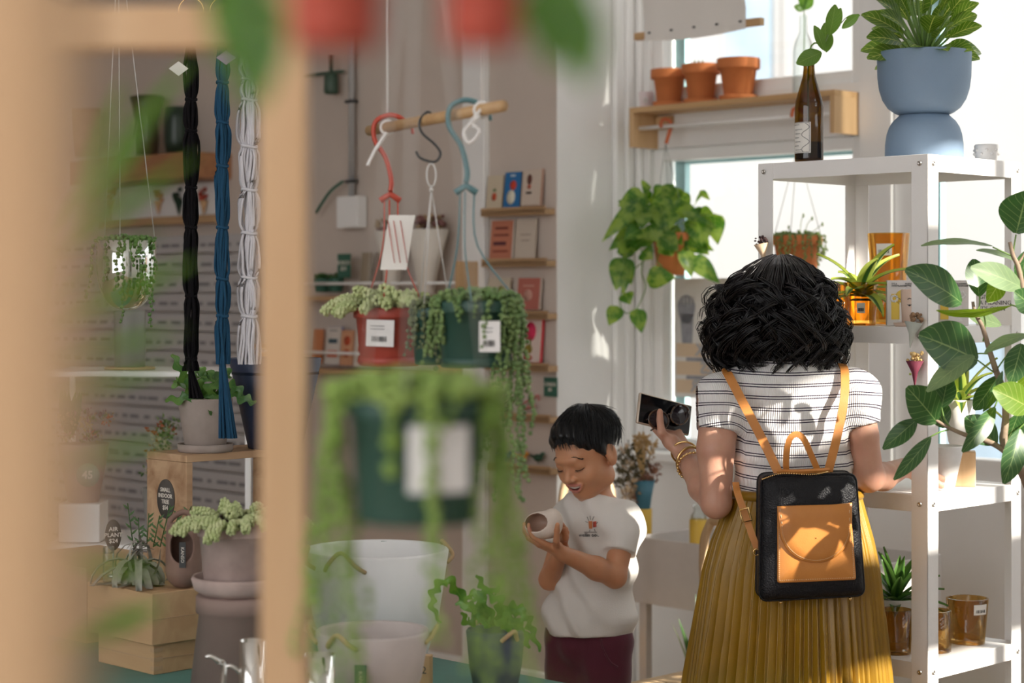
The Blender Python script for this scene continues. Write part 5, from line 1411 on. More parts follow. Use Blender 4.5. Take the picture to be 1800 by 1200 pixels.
cone('kraft paper cone of dark dried flowers on the left shelving post above the curls', P(1338, 428, 4.80), .06, .019, mat('kraft_paper', (.66, .48, .32), .8), mat('dried_dark', (.06, .03, .03), .9), 20, rg_, R(-10))

# --- rubber fig (ficus) in front of the shelving
DF = 3.95
fo = P(1880, 0, DF); fo.z = 0
fic = thing('fig_tree', 'broad-leaved rubber fig with pale veins reaching in from the right', 'plant', fo)
mb = MB(); lathe_pot(mb, .13, .17, .30, .01, .05, .012); mb.build('pot', M_cer, fic); soil(fic, .15, .25)
M_bark = mat('fig_bark', (.33, .24, .17), .85, noise_amt=.3, noise_scale=40, bump=.5, bump_scale=120)
def fl_(u, v, dd=0): return P(u, v, DF + dd) - fo
mb = MB()
def br(pts, r0, r1, dd=0):
    q = spline([fl_(p[0], p[1], (p[2] if len(p) > 2 else 0)) for p in pts], 6); mb.tube(q, [lerp(r0, r1, i / (len(q) - 1)) for i in range(len(q))], 8)
mb.tube(spline([(0, 0, .2), fl_(1875, 1100), fl_(1840, 940), fl_(1800, 838), fl_(1782, 810)], 6), [.014] * 6 + [.012] * 6 + [.010] * 6 + [.009] * 7, 10)
br([(1782, 810), (1765, 780), (1768, 730), (1765, 690), (1751, 652)], .0085, .0065); br([(1751, 652), (1740, 618), (1727, 575), (1714, 550), (1710, 530)], .0065, .003)
br([(1800, 838), (1768, 795), (1735, 775), (1700, 765), (1665, 750), (1640, 735)], .007, .003)
br([(1830, 700), (1815, 600), (1800, 520), (1790, 470), (1781, 450), (1775, 425)], .0075, .004); br([(1842, 940), (1850, 820), (1830, 700)], .010, .0075)
br([(1791, 462), (1797, 452), (1803, 440)], .003, .0015)
for pts in ([(1786, 412), (1783, 430), (1781, 446)], [(1745, 434), (1762, 442), (1780, 450)], [(1717, 632), (1728, 640), (1748, 655)], [(1710, 622), (1725, 621), (1740, 622)], [(1722, 520), (1722, 535), (1718, 548)], [(1762, 490), (1785, 500), (1805, 515)],
            [(1776, 535), (1790, 540), (1815, 552)], [(1655, 716), (1660, 735), (1670, 750)], [(1640, 735), (1625, 738), (1610, 739)], [(1635, 768), (1650, 760), (1668, 755)], [(1795, 604), (1770, 625), (1753, 648)], [(1728, 600), (1732, 570), (1728, 548)],
            [(1748, 716), (1755, 700), (1762, 690)], [(1750, 778), (1758, 785), (1766, 792)], [(1790, 755), (1800, 745), (1815, 735)], [(1790, 728), (1795, 715), (1815, 700)]):
    q = spline([fl_(*p) for p in pts], 4); M0 = len(mb.v); mb.tube(q, .0016, 6, 1)
mb.build('branch', [M_bark, M_stem], fic)
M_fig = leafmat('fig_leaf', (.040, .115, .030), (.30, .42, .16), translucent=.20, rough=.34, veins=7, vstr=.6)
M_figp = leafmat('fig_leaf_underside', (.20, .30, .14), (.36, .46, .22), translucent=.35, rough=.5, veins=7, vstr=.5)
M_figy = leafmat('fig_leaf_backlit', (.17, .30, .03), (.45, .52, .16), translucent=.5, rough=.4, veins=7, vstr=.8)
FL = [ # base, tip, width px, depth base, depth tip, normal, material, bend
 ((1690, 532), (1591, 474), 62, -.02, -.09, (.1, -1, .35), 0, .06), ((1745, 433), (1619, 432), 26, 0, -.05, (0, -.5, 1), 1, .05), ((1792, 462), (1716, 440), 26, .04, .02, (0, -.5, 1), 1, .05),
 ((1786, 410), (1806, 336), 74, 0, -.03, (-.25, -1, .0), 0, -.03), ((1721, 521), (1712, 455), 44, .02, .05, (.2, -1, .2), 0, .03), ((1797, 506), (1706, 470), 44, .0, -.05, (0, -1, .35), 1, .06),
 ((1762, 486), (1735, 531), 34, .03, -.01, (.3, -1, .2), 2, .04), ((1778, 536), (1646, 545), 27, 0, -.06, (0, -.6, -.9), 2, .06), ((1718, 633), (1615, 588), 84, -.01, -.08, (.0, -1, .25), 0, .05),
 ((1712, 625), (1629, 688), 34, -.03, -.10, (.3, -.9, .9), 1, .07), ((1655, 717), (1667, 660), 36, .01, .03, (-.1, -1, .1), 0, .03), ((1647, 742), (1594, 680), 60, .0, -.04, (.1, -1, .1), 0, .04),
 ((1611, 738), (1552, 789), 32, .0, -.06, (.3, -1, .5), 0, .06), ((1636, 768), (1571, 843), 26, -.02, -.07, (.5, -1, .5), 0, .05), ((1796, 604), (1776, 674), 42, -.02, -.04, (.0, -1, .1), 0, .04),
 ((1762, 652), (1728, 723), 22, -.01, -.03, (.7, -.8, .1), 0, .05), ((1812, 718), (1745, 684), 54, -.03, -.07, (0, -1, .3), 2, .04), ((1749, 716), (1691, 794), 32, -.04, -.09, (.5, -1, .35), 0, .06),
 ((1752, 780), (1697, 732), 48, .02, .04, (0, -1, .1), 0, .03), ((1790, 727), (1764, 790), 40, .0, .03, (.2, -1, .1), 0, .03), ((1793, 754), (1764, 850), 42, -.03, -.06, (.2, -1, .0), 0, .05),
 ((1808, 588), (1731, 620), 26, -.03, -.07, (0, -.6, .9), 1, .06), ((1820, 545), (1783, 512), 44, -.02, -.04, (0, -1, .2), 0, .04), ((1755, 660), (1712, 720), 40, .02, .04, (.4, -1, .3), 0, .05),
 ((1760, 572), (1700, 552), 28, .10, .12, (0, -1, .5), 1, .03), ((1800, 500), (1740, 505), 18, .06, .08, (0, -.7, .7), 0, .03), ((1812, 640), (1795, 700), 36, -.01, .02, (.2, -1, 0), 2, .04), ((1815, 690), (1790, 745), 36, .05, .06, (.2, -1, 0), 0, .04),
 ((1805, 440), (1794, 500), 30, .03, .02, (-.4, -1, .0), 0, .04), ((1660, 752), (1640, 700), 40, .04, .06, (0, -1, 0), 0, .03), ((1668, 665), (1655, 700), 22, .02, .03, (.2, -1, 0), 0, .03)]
mb = MB()
for (b, t, w, d0, d1, n, mi, bend) in FL:
    leaf(mb, fl_(b[0], b[1], d0), fl_(t[0], t[1], d1), px(w, DF) * 1.08, n, bend, .16, mi, 'oval', nu=6, nv=12, wave=.004)
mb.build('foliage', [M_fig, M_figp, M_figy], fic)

# --- low things by the window: trough table, dried flowers, chair
M_tray = mat('white_tray', (.60, .56, .53), .5, noise_amt=.04)
bT = 4.75; aT0 = a_of(1112, bT); zt0 = H - (943 - V0) / F * ((bT - a_of(1118, bT)) * .7071); zt1 = H - (1056 - V0) / F * ((bT - a_of(1106, bT)) * .7071)
tr_ = thing('trough_table', 'white steel trough table under the window between the child and the skirt', 'table', W(aT0, bT, 0), A45)
TL = .95; TD = .34
mb = MB(); hh = zt0 - zt1
mb.box((TL / 2, 0, zt1 + hh / 2), (TL, .006, hh), bev=.002); mb.box((TL / 2, TD, zt1 + hh / 2), (TL, .006, hh), bev=.002)
mb.box((0, TD / 2, zt1 + hh / 2), (.006, TD, hh), bev=.002); mb.box((TL, TD / 2, zt1 + hh / 2), (.006, TD, hh), bev=.002); mb.box((TL / 2, TD / 2, zt1 + .03), (TL, TD, .006)); mb.build('trough', M_tray, tr_)
for x in (.03, TL - .03):
    for y in (.03, TD - .03): mb = MB(); mb.box((x, y, zt1 / 2 + .015), (.03, .03, zt1 + .03), bev=.002); mb.build('leg', M_tray, tr_)
def on_tray(x, y): return W(aT0 + x, bT + y, zt1 + .034)
M_yelpot = mat('mustard_pot', (.66, .42, .05), .5); M_tealpot = mat('teal_vase', (.045, .16, .22), .45)
def tray_at(u, y):
    b = bT + y; return W(a_of(u, b), b, zt1 + .034)
def hz_(q, v): return H - (v - V0) / F * q.y - q.z
q_ = tray_at(1131, .17); hy = hz_(q_, 893)
yp = thing('pot', 'mustard yellow pot in the trough behind the child', 'pot', q_); mb = MB(); lathe_pot(mb, .026, .029, hy, th=.003, n=30); mb.build('pot_body', M_yelpot, yp)
q2_ = tray_at(1228, .12)
yq = thing('pot', 'mustard yellow pot with a plastic sleeve in the trough next to the skirt', 'pot', q2_); mb = MB(); lathe_pot(mb, .028, .030, hz_(q2_, 912), th=.004, n=30); mb.build('pot_body', M_yelpot, yq)
mb = MB(); k_ = hz_(q2_, 912); mb.lathe([(.027, k_ * .8), (.026, k_ + .01), (.014, k_ + .03), (.022, k_ + .05)], (0, 0, 0), 14, cap=False); mb.build('plastic_sleeve', M_clear, yq)
dv = thing('dried_bouquet', 'teal vase of dried cream and rust flowers behind the child', 'bouquet', q_ + Vector((0, 0, hy - .012))); zv = .21
zb_ = dv.location.z; dd_ = dv.location.y
mb = MB(); mb.lathe([(0, 0), (.020, 0), (.022, .004), (.028, .05), (.040, .108), (.037, .108), (.02, .03), (0, .03)], (0, 0, 0), 30); mb.build('vase', M_tealpot, dv)
def dl_(u, v, k=0): return P(u, v, dd_ + k) - dv.location
mb = MB(); rg_ = random.Random(14); top = Vector((0, 0, .09))
M_fl = [mat('dried_cream', (.66, .50, .33), .9, noise_amt=.3, noise_scale=80), mat('dried_rust', (.36, .17, .11), .9, noise_amt=.3, noise_scale=80), mat('dried_straw', (.50, .33, .14), .9), mat('dried_olive', (.12, .10, .05), .9)]
def tuft(mb, c, r, n, rg, mi, sc=1):
    for i in range(n): d = Vector((rg.gauss(0, 1), rg.gauss(0, 1), rg.gauss(0, 1))).normalized(); q = Vector(c) + d * r * rg.uniform(.3, 1); leaf(mb, q, q + (d + Vector((0, 0, .2))) * r * .6 * sc, r * .5, d.orthogonal(), .15, .3, mi, 'oval', 2, 3)
for (u, v, r, mi) in ((1108, 852, 15, 0), (1112, 865, 12, 0), (1130, 775, 12, 2), (1145, 785, 11, 2), (1122, 772, 10, 2), (1140, 828, 13, 1), (1150, 835, 11, 1), (1100, 800, 9, 3), (1092, 820, 12, 3), (1110, 830, 13, 3), (1125, 815, 12, 3), (1105, 822, 10, 0), (1085, 800, 8, 3), (1135, 845, 9, 1), (1098, 790, 8, 0), (1118, 800, 12, 3), (1088, 850, 10, 3), (1096, 838, 12, 3), (1104, 868, 11, 0), (1122, 845, 11, 3), (1155, 822, 7, 1), (1142, 800, 8, 2), (1108, 785, 8, 3), (1114, 880, 9, 1)):
    tuft(mb, dl_(u, v, rg_.uniform(-.03, .05)), px(r, dd_), 34, rg_, mi); mb.tube([top * .9, dl_(u, v, .01)], .0014, 4, 3)
for k in range(5): mb.tube([top, dl_(1116 + k * 4, 790 + rg_.uniform(-8, 8), 0), dl_(1118 + k * 5, 770)], .004, 5, 2)
mb.build('flowers', M_fl, dv)
ch = thing('chair', 'curved pale wooden chair back between the trough and the mustard skirt', 'chair', W(a_of(1246, 4.3), 4.3, 0), A45)
M_chair = wood('bent_beech', (.62, .44, .26), (.52, .35, .19), 2.5, 'Z')
dc = (4.3 - a_of(1262, 4.3)) * .7071; zc_ = H - (915 - V0) / F * dc
mb = MB(); mb.tube(spline([(0, 0, .44), (-.02, .0, zc_ - .12), (.0, 0, zc_ - .02), (.05, 0, zc_), (.30, 0, zc_), (.36, 0, zc_ - .03), (.38, 0, zc_ - .12), (.36, 0, .44)], 6), .013, 8, flat=1); mb.build('backrest', M_chair, ch)
mb = MB(); mb.box((.18, -.2, .44), (.40, .40, .03), bev=.01); mb.build('seat', M_chair, ch)
for x in (.02, .34):
    for y in (-.02, -.37): mb = MB(); mb.tube([(x, y, 0), (x, y, .43)], .014, 8); mb.build('leg', M_chair, ch)
c2 = thing('chair', 'wooden chair whose bent back shows beside the neck of the child', 'chair', W(a_of(990, 4.45), 4.45, 0), R(-10))
mb = MB(); z9 = H - (818 - V0) / F * c2.location.y; mb.tube(spline([(-.0, 0, .44), (-.005, 0, z9 - .14), (.02, 0, z9 - .03), (.05, 0, z9), (.10, 0, z9), (.14, 0, z9 - .05), (.155, 0, z9 - .14), (.15, 0, .44)], 6), .014, 8); mb.build('backrest', M_chair, c2)
mb = MB(); mb.box((.075, .09, .44), (.19, .20, .03), bev=.01); mb.build('seat', M_chair, c2)
for x in (.01, .14):
    for y in (.02, .16): mb = MB(); mb.tube([(x, y, 0), (x, y, .43)], .014, 8); mb.build('leg', M_chair, c2)
sp_ = thing('snake_plant', 'dark upright blades of a snake plant under the trough beside the skirt', 'plant', W(aT0 + .42, bT - .12, 0))
mb = MB(); lathe_pot(mb, .07, .09, .16, .005, .03); mb.build('pot', M_cer, sp_); mb = MB(); rg_ = random.Random(33)
for i in range(9): a = i * 2.4; leaf(mb, (.03 * math.cos(a), .03 * math.sin(a), .14), (.12 * math.cos(a), .12 * math.sin(a), rg_.uniform(.35, .60)), .05, (-math.cos(a), -math.sin(a), .2), .05, .2, 0, 'lance')
mb.build('foliage', M_leafd, sp_)
# ================================================================ left half: card wall, dowel hangers, table, foreground
M_kraft = mat('kraft_card', (.50, .33, .19), .8, noise_amt=.08, noise_scale=20)
M_ledge = wood('ledge_wood', (.50, .32, .17), (.40, .24, .12), 3, 'X')
M_green = mat('dark_green_board', (.035, .12, .08), .6); M_cream = mat('cream_card', (.72, .66, .58), .8)
def hexc(r, g, b): return tuple(((c / 255) ** 2.2) for c in (r, g, b))
cardm = {}
def cm(c):
    if c not in cardm: cardm[c] = mat('card_%s' % {0: 'x'}.get(0, 'print'), hexc(*c), .7)
    return cardm[c]
FX = Matrix(((1, 0, 0, 0), (0, 0, -1, 0), (0, 1, 0, 0), (0, 0, 0, 1)))
def card(u, vb, w, h, base, motif, label, b=BC - .03, lean=.10, th=.004, grp=None, cat='card', nm='greeting_card', words=None, back=None):
    """card standing on a ledge: u centre, vb bottom row, w,h in photo pixels"""
    p = WP(u, vb, b); d = p.y; W_ = px(w, d) / .76; H_ = px(h, d)
    t = thing(nm, label, cat, p, A45, grp); X = Matrix.Rotation(-lean, 4, 'X')
    mb = MB(); mb.box((0, 0, H_ / 2), (W_, th, H_), X=X); mb.build('cover', cm(base), t)
    if back: mb = MB(); mb.box((W_ * .06, th * 1.2, H_ / 2), (W_, th, H_ * 1.02), X=X); mb.build('back_cover', cm(back), t)
    groups = {}
    for (sh, x, z, a, c_, col) in motif:
        m_ = groups.setdefault(col, MB()); y = -th / 2 - .0008
        if sh == 'o': m_.lathe([(0, -.0006), (a * W_, -.0006), (a * W_, .0006), (0, .0006)], (0, 0, 0), 16, ey=c_, X=X @ Matrix.Translation((x * W_, y, z * H_)) @ Matrix.Rotation(R(90), 4, 'X'))
        else: m_.box((x * W_, y, z * H_), (a * W_, .0012, c_ * H_), X=X)
    for col, m_ in groups.items(): m_.build('printed_motif', cm(col), t)
    if words: text(words[0], 'lettering', words[1] * H_, X @ Matrix.Translation((0, -th / 2 - .0016, words[2] * H_)) @ FX, cm(words[3]), t, bold=.0004)
    return t
def ledge(u0, u1, v, label, dep=.055, th=.022, b=BC, grp=None):
    a0 = a_of(u0, b - dep); a1 = a_of(u1, b - dep); p0 = W(a0, b, 0); p = WP((u0 + u1) / 2, v, b - dep)
    zt = H - (v - V0) / F * ((b - dep) - a_of((u0 + u1) / 2, b - dep)) * .70711
    t = thing('picture_ledge', label, 'shelf', W((a0 + a1) / 2, b, zt - th), A45, grp); L_ = a1 - a0
    mb = MB(); mb.box((0, -dep / 2, th / 2), (L_, dep, th), bev=.001); mb.build('board', M_ledge, t)
    mb = MB(); mb.box((0, -dep + .004, th * .75), (L_, .008, th * 1.3), bev=.001); mb.build('lip', M_ledge, t)
    return t
for k, (u0, u1, v, lb_) in enumerate(((845, 957, 368, 'highest wooden card ledge, holding the blue strawberry card'), (846, 959, 458, 'second highest wooden card ledge, under the salmon card'), (848, 961, 550, 'wooden card ledge under the two rose-toned cards'),
                                     (850, 962, 641, 'wooden card ledge under the pink flower card'), (854, 965, 730, 'wooden ledge with hair clips below the green price board'), (857, 966, 820, 'lowest wooden ledge with small enamel birds'))):
    ledge(u0, u1, v, lb_)
card(868, 366, 30, 58, (205, 190, 165), [('o', .0, .35, .14, 1.3, (190, 80, 50)), ('b', 0, .55, .18, .08, (90, 110, 70))], 'cream card with a small orange fruit, on the highest ledge')
card(899, 364, 30, 62, (45, 110, 165), [('o', .05, .62, .2, 1.1, (205, 70, 50)), ('o', -.05, .28, .26, 1.25, (225, 220, 200)), ('b', 0, .9, .3, .05, (190, 200, 205))], 'blue card with a red fruit and white blob, on the highest ledge', back=(120, 95, 60))
card(932, 361, 34, 64, (205, 188, 172), [('o', -.1, .72, .13, 1.6, (100, 60, 50)), ('b', -.1, .35, .3, .06, (60, 45, 45)), ('o', -.1, .52, .10, 1.0, (180, 90, 70))], 'cream card with brown lettered figure, on the highest ledge', back=(190, 150, 130))
card(879, 455, 40, 68, (190, 120, 95), [('b', 0, .8, .6, .06, (110, 50, 40)), ('b', 0, .62, .7, .05, (120, 60, 50)), ('b', -.05, .4, .6, .10, (100, 55, 60)), ('b', 0, .2, .7, .05, (140, 70, 55))], 'salmon printed card on the second ledge', back=(215, 205, 190))
card(922, 454, 38, 70, (200, 186, 170), [('b', 0, .6, .5, .03, (160, 140, 125)), ('b', 0, .45, .4, .03, (160, 140, 125))], 'plain beige card with faint lines on the second ledge')
card(875, 546, 42, 58, (198, 186, 165), [('o', .1, .5, .22, 1.2, (135, 140, 80))], 'cream card with an olive sprig on the third ledge')
card(927, 544, 40, 56, (178, 105, 92), [('o', 0, .45, .2, 1, (200, 150, 135)), ('b', 0, .75, .5, .05, (200, 150, 135))], 'dusty rose card on the third ledge', back=(205, 190, 175))
card(931, 636, 36, 74, (215, 195, 185), [('o', -.05, .72, .3, 1.2, (205, 45, 85)), ('b', -.02, .42, .08, .3, (110, 110, 50)), ('o', -.1, .3, .22, .8, (150, 130, 50)), ('o', -.1, .1, .25, .4, (180, 60, 70))], 'card with a big pink flower on the fourth ledge', back=(215, 40, 60))
# clips and birds
def bits(u, v, label, cols, shape, b=BC - .03):
    t = thing('hair_clip' if shape == 'clip' else 'enamel_bird', label, 'clip' if shape == 'clip' else 'ornament', WP(u, v, b), A45); mb = MB()
    if shape == 'clip': mb.tube(spline([(-.05, 0, .006), (-.02, -.005, .028), (.02, 0, .045), (.045, 0, .06), (.05, 0, .04)], 4), .008, 7, flat=.4); mb.tube([(-.04, .0, .005), (.03, 0, .02)], .006, 6)
    else:
        mb.ball((0, 0, .022), .016, sc=(1.5, .6, .9)); mb.ball((.022, 0, .036), .009); mb.tube([(-.018, 0, .022), (-.045, 0, .03)], [.008, .003], 6); mb.tube([(.028, 0, .036), (.038, 0, .034)], [.003, .0005], 5); mb.tube([(0, 0, 0), (0, 0, .015)], .002, 5)
    mb.build('body', cm(cols), t); return t
bits(930, 722, 'pink and gold hair clip leaning on the fifth ledge', (185, 120, 115), 'clip'); bits(886, 726, 'dark brown hair clip beside the pink clip', (70, 45, 45), 'clip')
bits(918, 814, 'orange and green enamel bird on the lowest ledge', (200, 135, 50), 'bird'); bits(946, 815, 'dark green enamel bird at the right end of the lowest ledge', (40, 70, 50), 'bird'); bits(888, 812, 'blue enamel bird at the left of the lowest ledge', (90, 105, 150), 'bird')
def board(u, v, w, h, label, txt, size, m=M_green, b=BC - .012, nm='price_board', cat='sign'):
    p = WP(u, v, b); d = p.y; t = thing(nm, label, cat, p - Vector((0, 0, px(h, d) / 2)), A45); H_ = px(h, d); mb = MB(); mb.box((0, 0, H_ / 2), (px(w, d) / .76, .006, H_), bev=.001); mb.build('board', m, t)
    text(txt, 'lettering', size * H_, Matrix.Translation((0, -.004, H_ / 2)) @ FX, M_cream, t, bold=.0003); return t
board(968, 680, 24, 34, 'small dark green hand-lettered board hung at the corner of the card wall', 'CARDS\n$6', .26)
# pale strip of the wall, conduit and box
room('trim_3', [(a_of(822, BC), a_of(861, BC), BC - .03, BC, 0, HC)], M_trim, bev=.004)
cdt = thing('conduit', 'thin vertical metal conduit ending in a white junction box on the wall', 'pipe', WP(618, 345, BC - .03), A45); dco = cdt.location.y
mb = MB(); mb.tube([(0, 0, 0), (0, 0, 1.7)], px(6, dco), 10); mb.build('pipe', mat('galvanised', (.50, .50, .50), .4, metal=.3), cdt)
for z in (.06, .38): mb = MB(); mb.box((0, -.002, z), (.05, .03, .012), bev=.002); mb.build('clamp', M_dark, cdt)
mb = MB(); mb.box((-.0, -.0, -px(28, dco)), (px(46, dco) / .8, .05, px(56, dco)), bev=.004); mb.build('junction_box', M_trim, cdt)
mb = MB(); mb.tube(spline([(-.03, -.02, .06), (-.10, -.03, .02), (-.20, -.02, -.06)], 5), .007, 6); mb.build('cable', M_green, cdt)
lp = thing('track_lamp', 'dark green spot lamp hanging from a short track rail on the wall', 'lamp', WP(582, 165, BC - .06), A45)
M_lampg = mat('dark_green_metal', (.05, .09, .06), .5)
mb = MB(); mb.lathe([(0, 0), (.025, 0), (.03, .01), (.028, .075), (.012, .09), (0, .09)], (0, 0, 0), 20); mb.build('lamp_head', M_lampg, lp)
mb = MB(); mb.box((-.06, 0, .085), (.26, .02, .012)); mb.box((0, 0, .12), (.012, .012, .08)); mb.build('rail', M_lampg, lp)
# two rod-front racks on the left part of the card wall
def rack(u0, u1, vb, vrod, label, hend):
    b = BC - .13; a0 = a_of(u0, b); a1 = a_of(u1, b); p = WP((u0 + u1) / 2, vb, b); L_ = a1 - a0
    t = thing('wall_rack', label, 'shelf', W((a0 + a1) / 2, BC, p.z - .02), A45); d = p.y
    mb = MB(); mb.box((0, -.065, .01), (L_, .13, .02), bev=.001); mb.build('board', M_ledge, t)
    for x in (-L_ / 2 + .01, L_ / 2 - .01): mb = MB(); mb.box((x, -.065, .01 + hend / 2), (.02, .128, hend), bev=.001); mb.build('end_panel', M_pineY, t)
    mb = MB(); mb.tube([(-L_ / 2 + .02, -.122, px(vb - vrod, d)), (L_ / 2 - .02, -.122, px(vb - vrod, d))], .006, 8); mb.build('rod', M_trim, t)
    return t
rack(470, 806, 520, 489, 'wooden rack with a pale rod, holding paper bouquets and small green pots', .14)
rack(440, 775, 650, 612, 'lower wooden rack with a pale rod, holding a row of lettered cards', .10)
bk1 = BC - .07
card(583, 640, 30, 66, (205, 195, 185), [('b', 0, .28, .7, .18, (205, 105, 70)), ('b', 0, .62, .6, .12, (60, 80, 90)), ('b', 0, .9, .5, .03, (120, 120, 120))], 'card with dark lettering above an orange band on the lower rack', b=bk1, back=(95, 105, 160))
card(608, 642, 26, 62, (205, 150, 115), [('o', 0, .7, .25, 1, (190, 80, 50)), ('o', 0, .35, .22, 1, (200, 100, 60))], 'peach card with rust circles on the lower rack', b=bk1)
card(634, 645, 30, 64, (215, 200, 185), [('o', 0, .75, .2, 1, (215, 90, 60)), ('o', 0, .48, .22, 1, (215, 90, 60)), ('o', 0, .2, .2, 1, (215, 90, 60))], 'cream card with three orange dots on the lower rack', b=bk1)
card(556, 638, 22, 60, (190, 120, 80), [], 'ochre card at the left of the lower rack', b=bk1)
card(664, 648, 26, 60, (175, 150, 130), [('b', 0, .5, .5, .3, (110, 60, 50))], 'brown patterned card right of the dotted card on the lower rack', b=bk1)
for u, w, c_, lb_ in ((640, 20, (150, 135, 115), 'grey-brown booklet on the upper rack under the bouquets'), (662, 16, (120, 100, 85), 'narrow brown booklet on the upper rack')):
    card(u, 517, w, 74, c_, [], lb_, b=bk1, nm='booklet', cat='booklet')
for u, lb_ in ((566, 'small dark green pot at the left of the upper rack'), (590, 'small dark green pot beside the hanging price board')):
    q = thing('pot', lb_, 'pot', WP(u, 513, bk1)); mb = MB(); lathe_pot(mb, .028, .036, .055, th=.003, n=24); mb.build('pot_body', M_green, q)
    mb = MB(); rg_ = random.Random(int(u)); mound(mb, (0, 0, 0), .03, .055, 30, .008, .02, rg_); mb.build('foliage', M_leafd, q)
board(605, 467, 26, 42, 'dark green price board above the upper rack', 'BUNCH\n$24', .24, b=BC - .09)
def bouquet(u, v, w, h, label, cols, rg):
    p = WP(u, v, BC - .10); d = p.y; Wd = px(w, d); Hh = px(h, d); t = thing('paper_bouquet', label, 'bouquet', p)
    mb = MB(); mb.lathe([(.030, 0), (Wd * .3, Hh * .45), (Wd * .52, Hh), (Wd * .50, Hh), (Wd * .25, Hh * .5), (0, .02)], (0, 0, 0), 18, cap=False); mb.build('wrap', M_cream, t)
    mb = MB()
    for i in range(60): a = rg.uniform(0, 6.28); q = Wd * .45 * math.sqrt(rg.random()); mb.ball((q * math.cos(a), q * math.sin(a), Hh * (1 + rg.uniform(-.08, .22))), Wd * .07 * rg.uniform(.6, 1.3), rg.randrange(len(cols)), 6, 4)
    mb.build('dried_flowers', cols, t)
M_db = mat('dried_mauve', (.20, .09, .08), .9); M_dc = mat('dried_sand', (.40, .28, .16), .9); M_dg = mat('dried_olive_head', (.10, .10, .05), .9)
rg_ = random.Random(12)
bouquet(690, 514, 62, 108, 'cream paper bouquet of brown dried flowers left on the upper rack', [M_dc, M_dg, M_db], rg_)
bouquet(750, 515, 76, 112, 'cream paper bouquet of mauve dried flowers right on the upper rack', [M_db, M_db, M_dc], rg_)

# --- hanging dowel with hooks
dl, dr = 3.55, 3.08; pL = P(650, 228, dl); pR = P(884, 190, dr); pR.z = pL.z = 1.818
M_dowel = wood('dowel_wood', (.52, .33, .16), (.44, .26, .12), 4, 'X')
dw = thing('dowel_rail', 'round wooden dowel hung from two white cords, carrying plant hooks', 'rail', (pL + pR) / 2); c0 = dw.location.copy()
mb = MB(o=c0); mb.tube([pL, pR], .0098, 16); mb.build('dowel', M_dowel, dw)
M_cord = mat('white_cord', (.78, .76, .73), .8)
def on_d(u):
    lo_, hi_ = 0.0, 1.0
    for _ in range(30):
        m_ = (lo_ + hi_) / 2; q = pL.lerp(pR, m_)
        if 900 + F * q.x / q.y < u: lo_ = m_
        else: hi_ = m_
    return pL.lerp(pR, lo_)
for u in (681, 847):
    q = on_d(u); mb = MB(o=c0); mb.tube([q + Vector((0, 0, -.004)), q + Vector((0, 0, 1.6))], .0022, 6); mb.tube([q + Vector((.012 * math.cos(a), 0, .012 * math.sin(a))) for a in [2 * PI * i / 16 for i in range(16)]], .003, 6, closed=True)
    mb.tube(spline([q + Vector((0, -.012, -.01)), q + Vector((-.02, -.012, -.04)), q + Vector((-.035, -.012, -.07))], 4), .0035, 6) if u < 700 else mb.tube(spline([q + Vector((0, -.015, .0)), q + Vector((-.016, -.015, -.022)), q + Vector((-.004, -.015, -.036)), q + Vector((-.02, -.015, -.055)), q + Vector((-.028, -.015, -.035)), q + Vector((-.002, -.015, -.01))], 5), .003, 6)
    mb.build('cord', M_cord, dw)
M_redpl = mat('red_plastic', (.50, .07, .04), .45); M_tealpl = mat('grey_teal_plastic', (.10, .22, .24), .45); M_redpot = mat('red_plastic_pot', (.36, .055, .035), .5); M_grpot = mat('dark_green_pot', (.025, .075, .055), .5)
def swoosh_hook(mb, q, k=1.0, drop=.115):
    """flat moulded hanger hook over the dowel"""
    mb.tube(spline([q + Vector((.045, 0, -.012)) * k, q + Vector((.038, 0, .008)) * k, q + Vector((.006, 0, .022)) * k, q + Vector((-.022, 0, .010)) * k, q + Vector((-.024, 0, -.022)) * k, q + Vector((-.004, 0, -.055)) * k, q + Vector((.006, 0, -drop + .02)) * k, q + Vector((.004, 0, -drop)) * k], 5), [.005 * k] * 8 + [.0075 * k] * 28, 8, flat=.6)
def hung_pot(label, u, vrim, wpx, hpx, d, mp, mh, q, taper=.80, sticker=None):
    c = P(u, vrim + hpx, d); t = thing('hanging_plant', label, 'plant', c); r1 = px(wpx, d) / 2; h = px(hpx, d)
    mb = MB(); lathe_pot(mb, r1 * taper, r1, h, .003, h * .2, .004); mb.build('pot', mp, t); soil(t, r1 * .9, h * .85)
    mb = MB(); mb.lathe([(0, -.004), (r1 * taper * 1.02, -.004), (r1 * taper * 1.05, .012), (r1 * taper, .012)], (0, 0, 0), 32); mb.build('drip_tray', mp, t)
    if mh:
        mb = MB(o=c); swoosh_hook(mb, q); yk = q + Vector((.004, 0, -.12)); mb.tube([yk + Vector((-.018, 0, -.012)), yk, yk + Vector((.018, 0, -.012))], .006, 6); mb.build('hanger_hook', mh, t)
        for a in (.3, 2.4, 4.6):
            mb = MB(o=c); mb.tube(spline([yk + Vector((.014 * math.cos(a), 0, -.01)), yk + Vector((.02 * math.cos(a), .01 * math.sin(a), -.10)), c + Vector((r1 * math.cos(a), r1 * math.sin(a), h))], 5), .0016, 5); mb.build('wire', mh, t)
    return t, r1, h
q1 = on_d(682)
tR, rR, hR = hung_pot('red plastic hanging pot of pale green burro tail on a red hook', 684, 540, 126, 98, q1.y, M_redpot, M_redpl, q1)
M_burro = mat('burro_tail_pale', (.56, .60, .32), .55, col2=(.40, .48, .20), noise_scale=50)
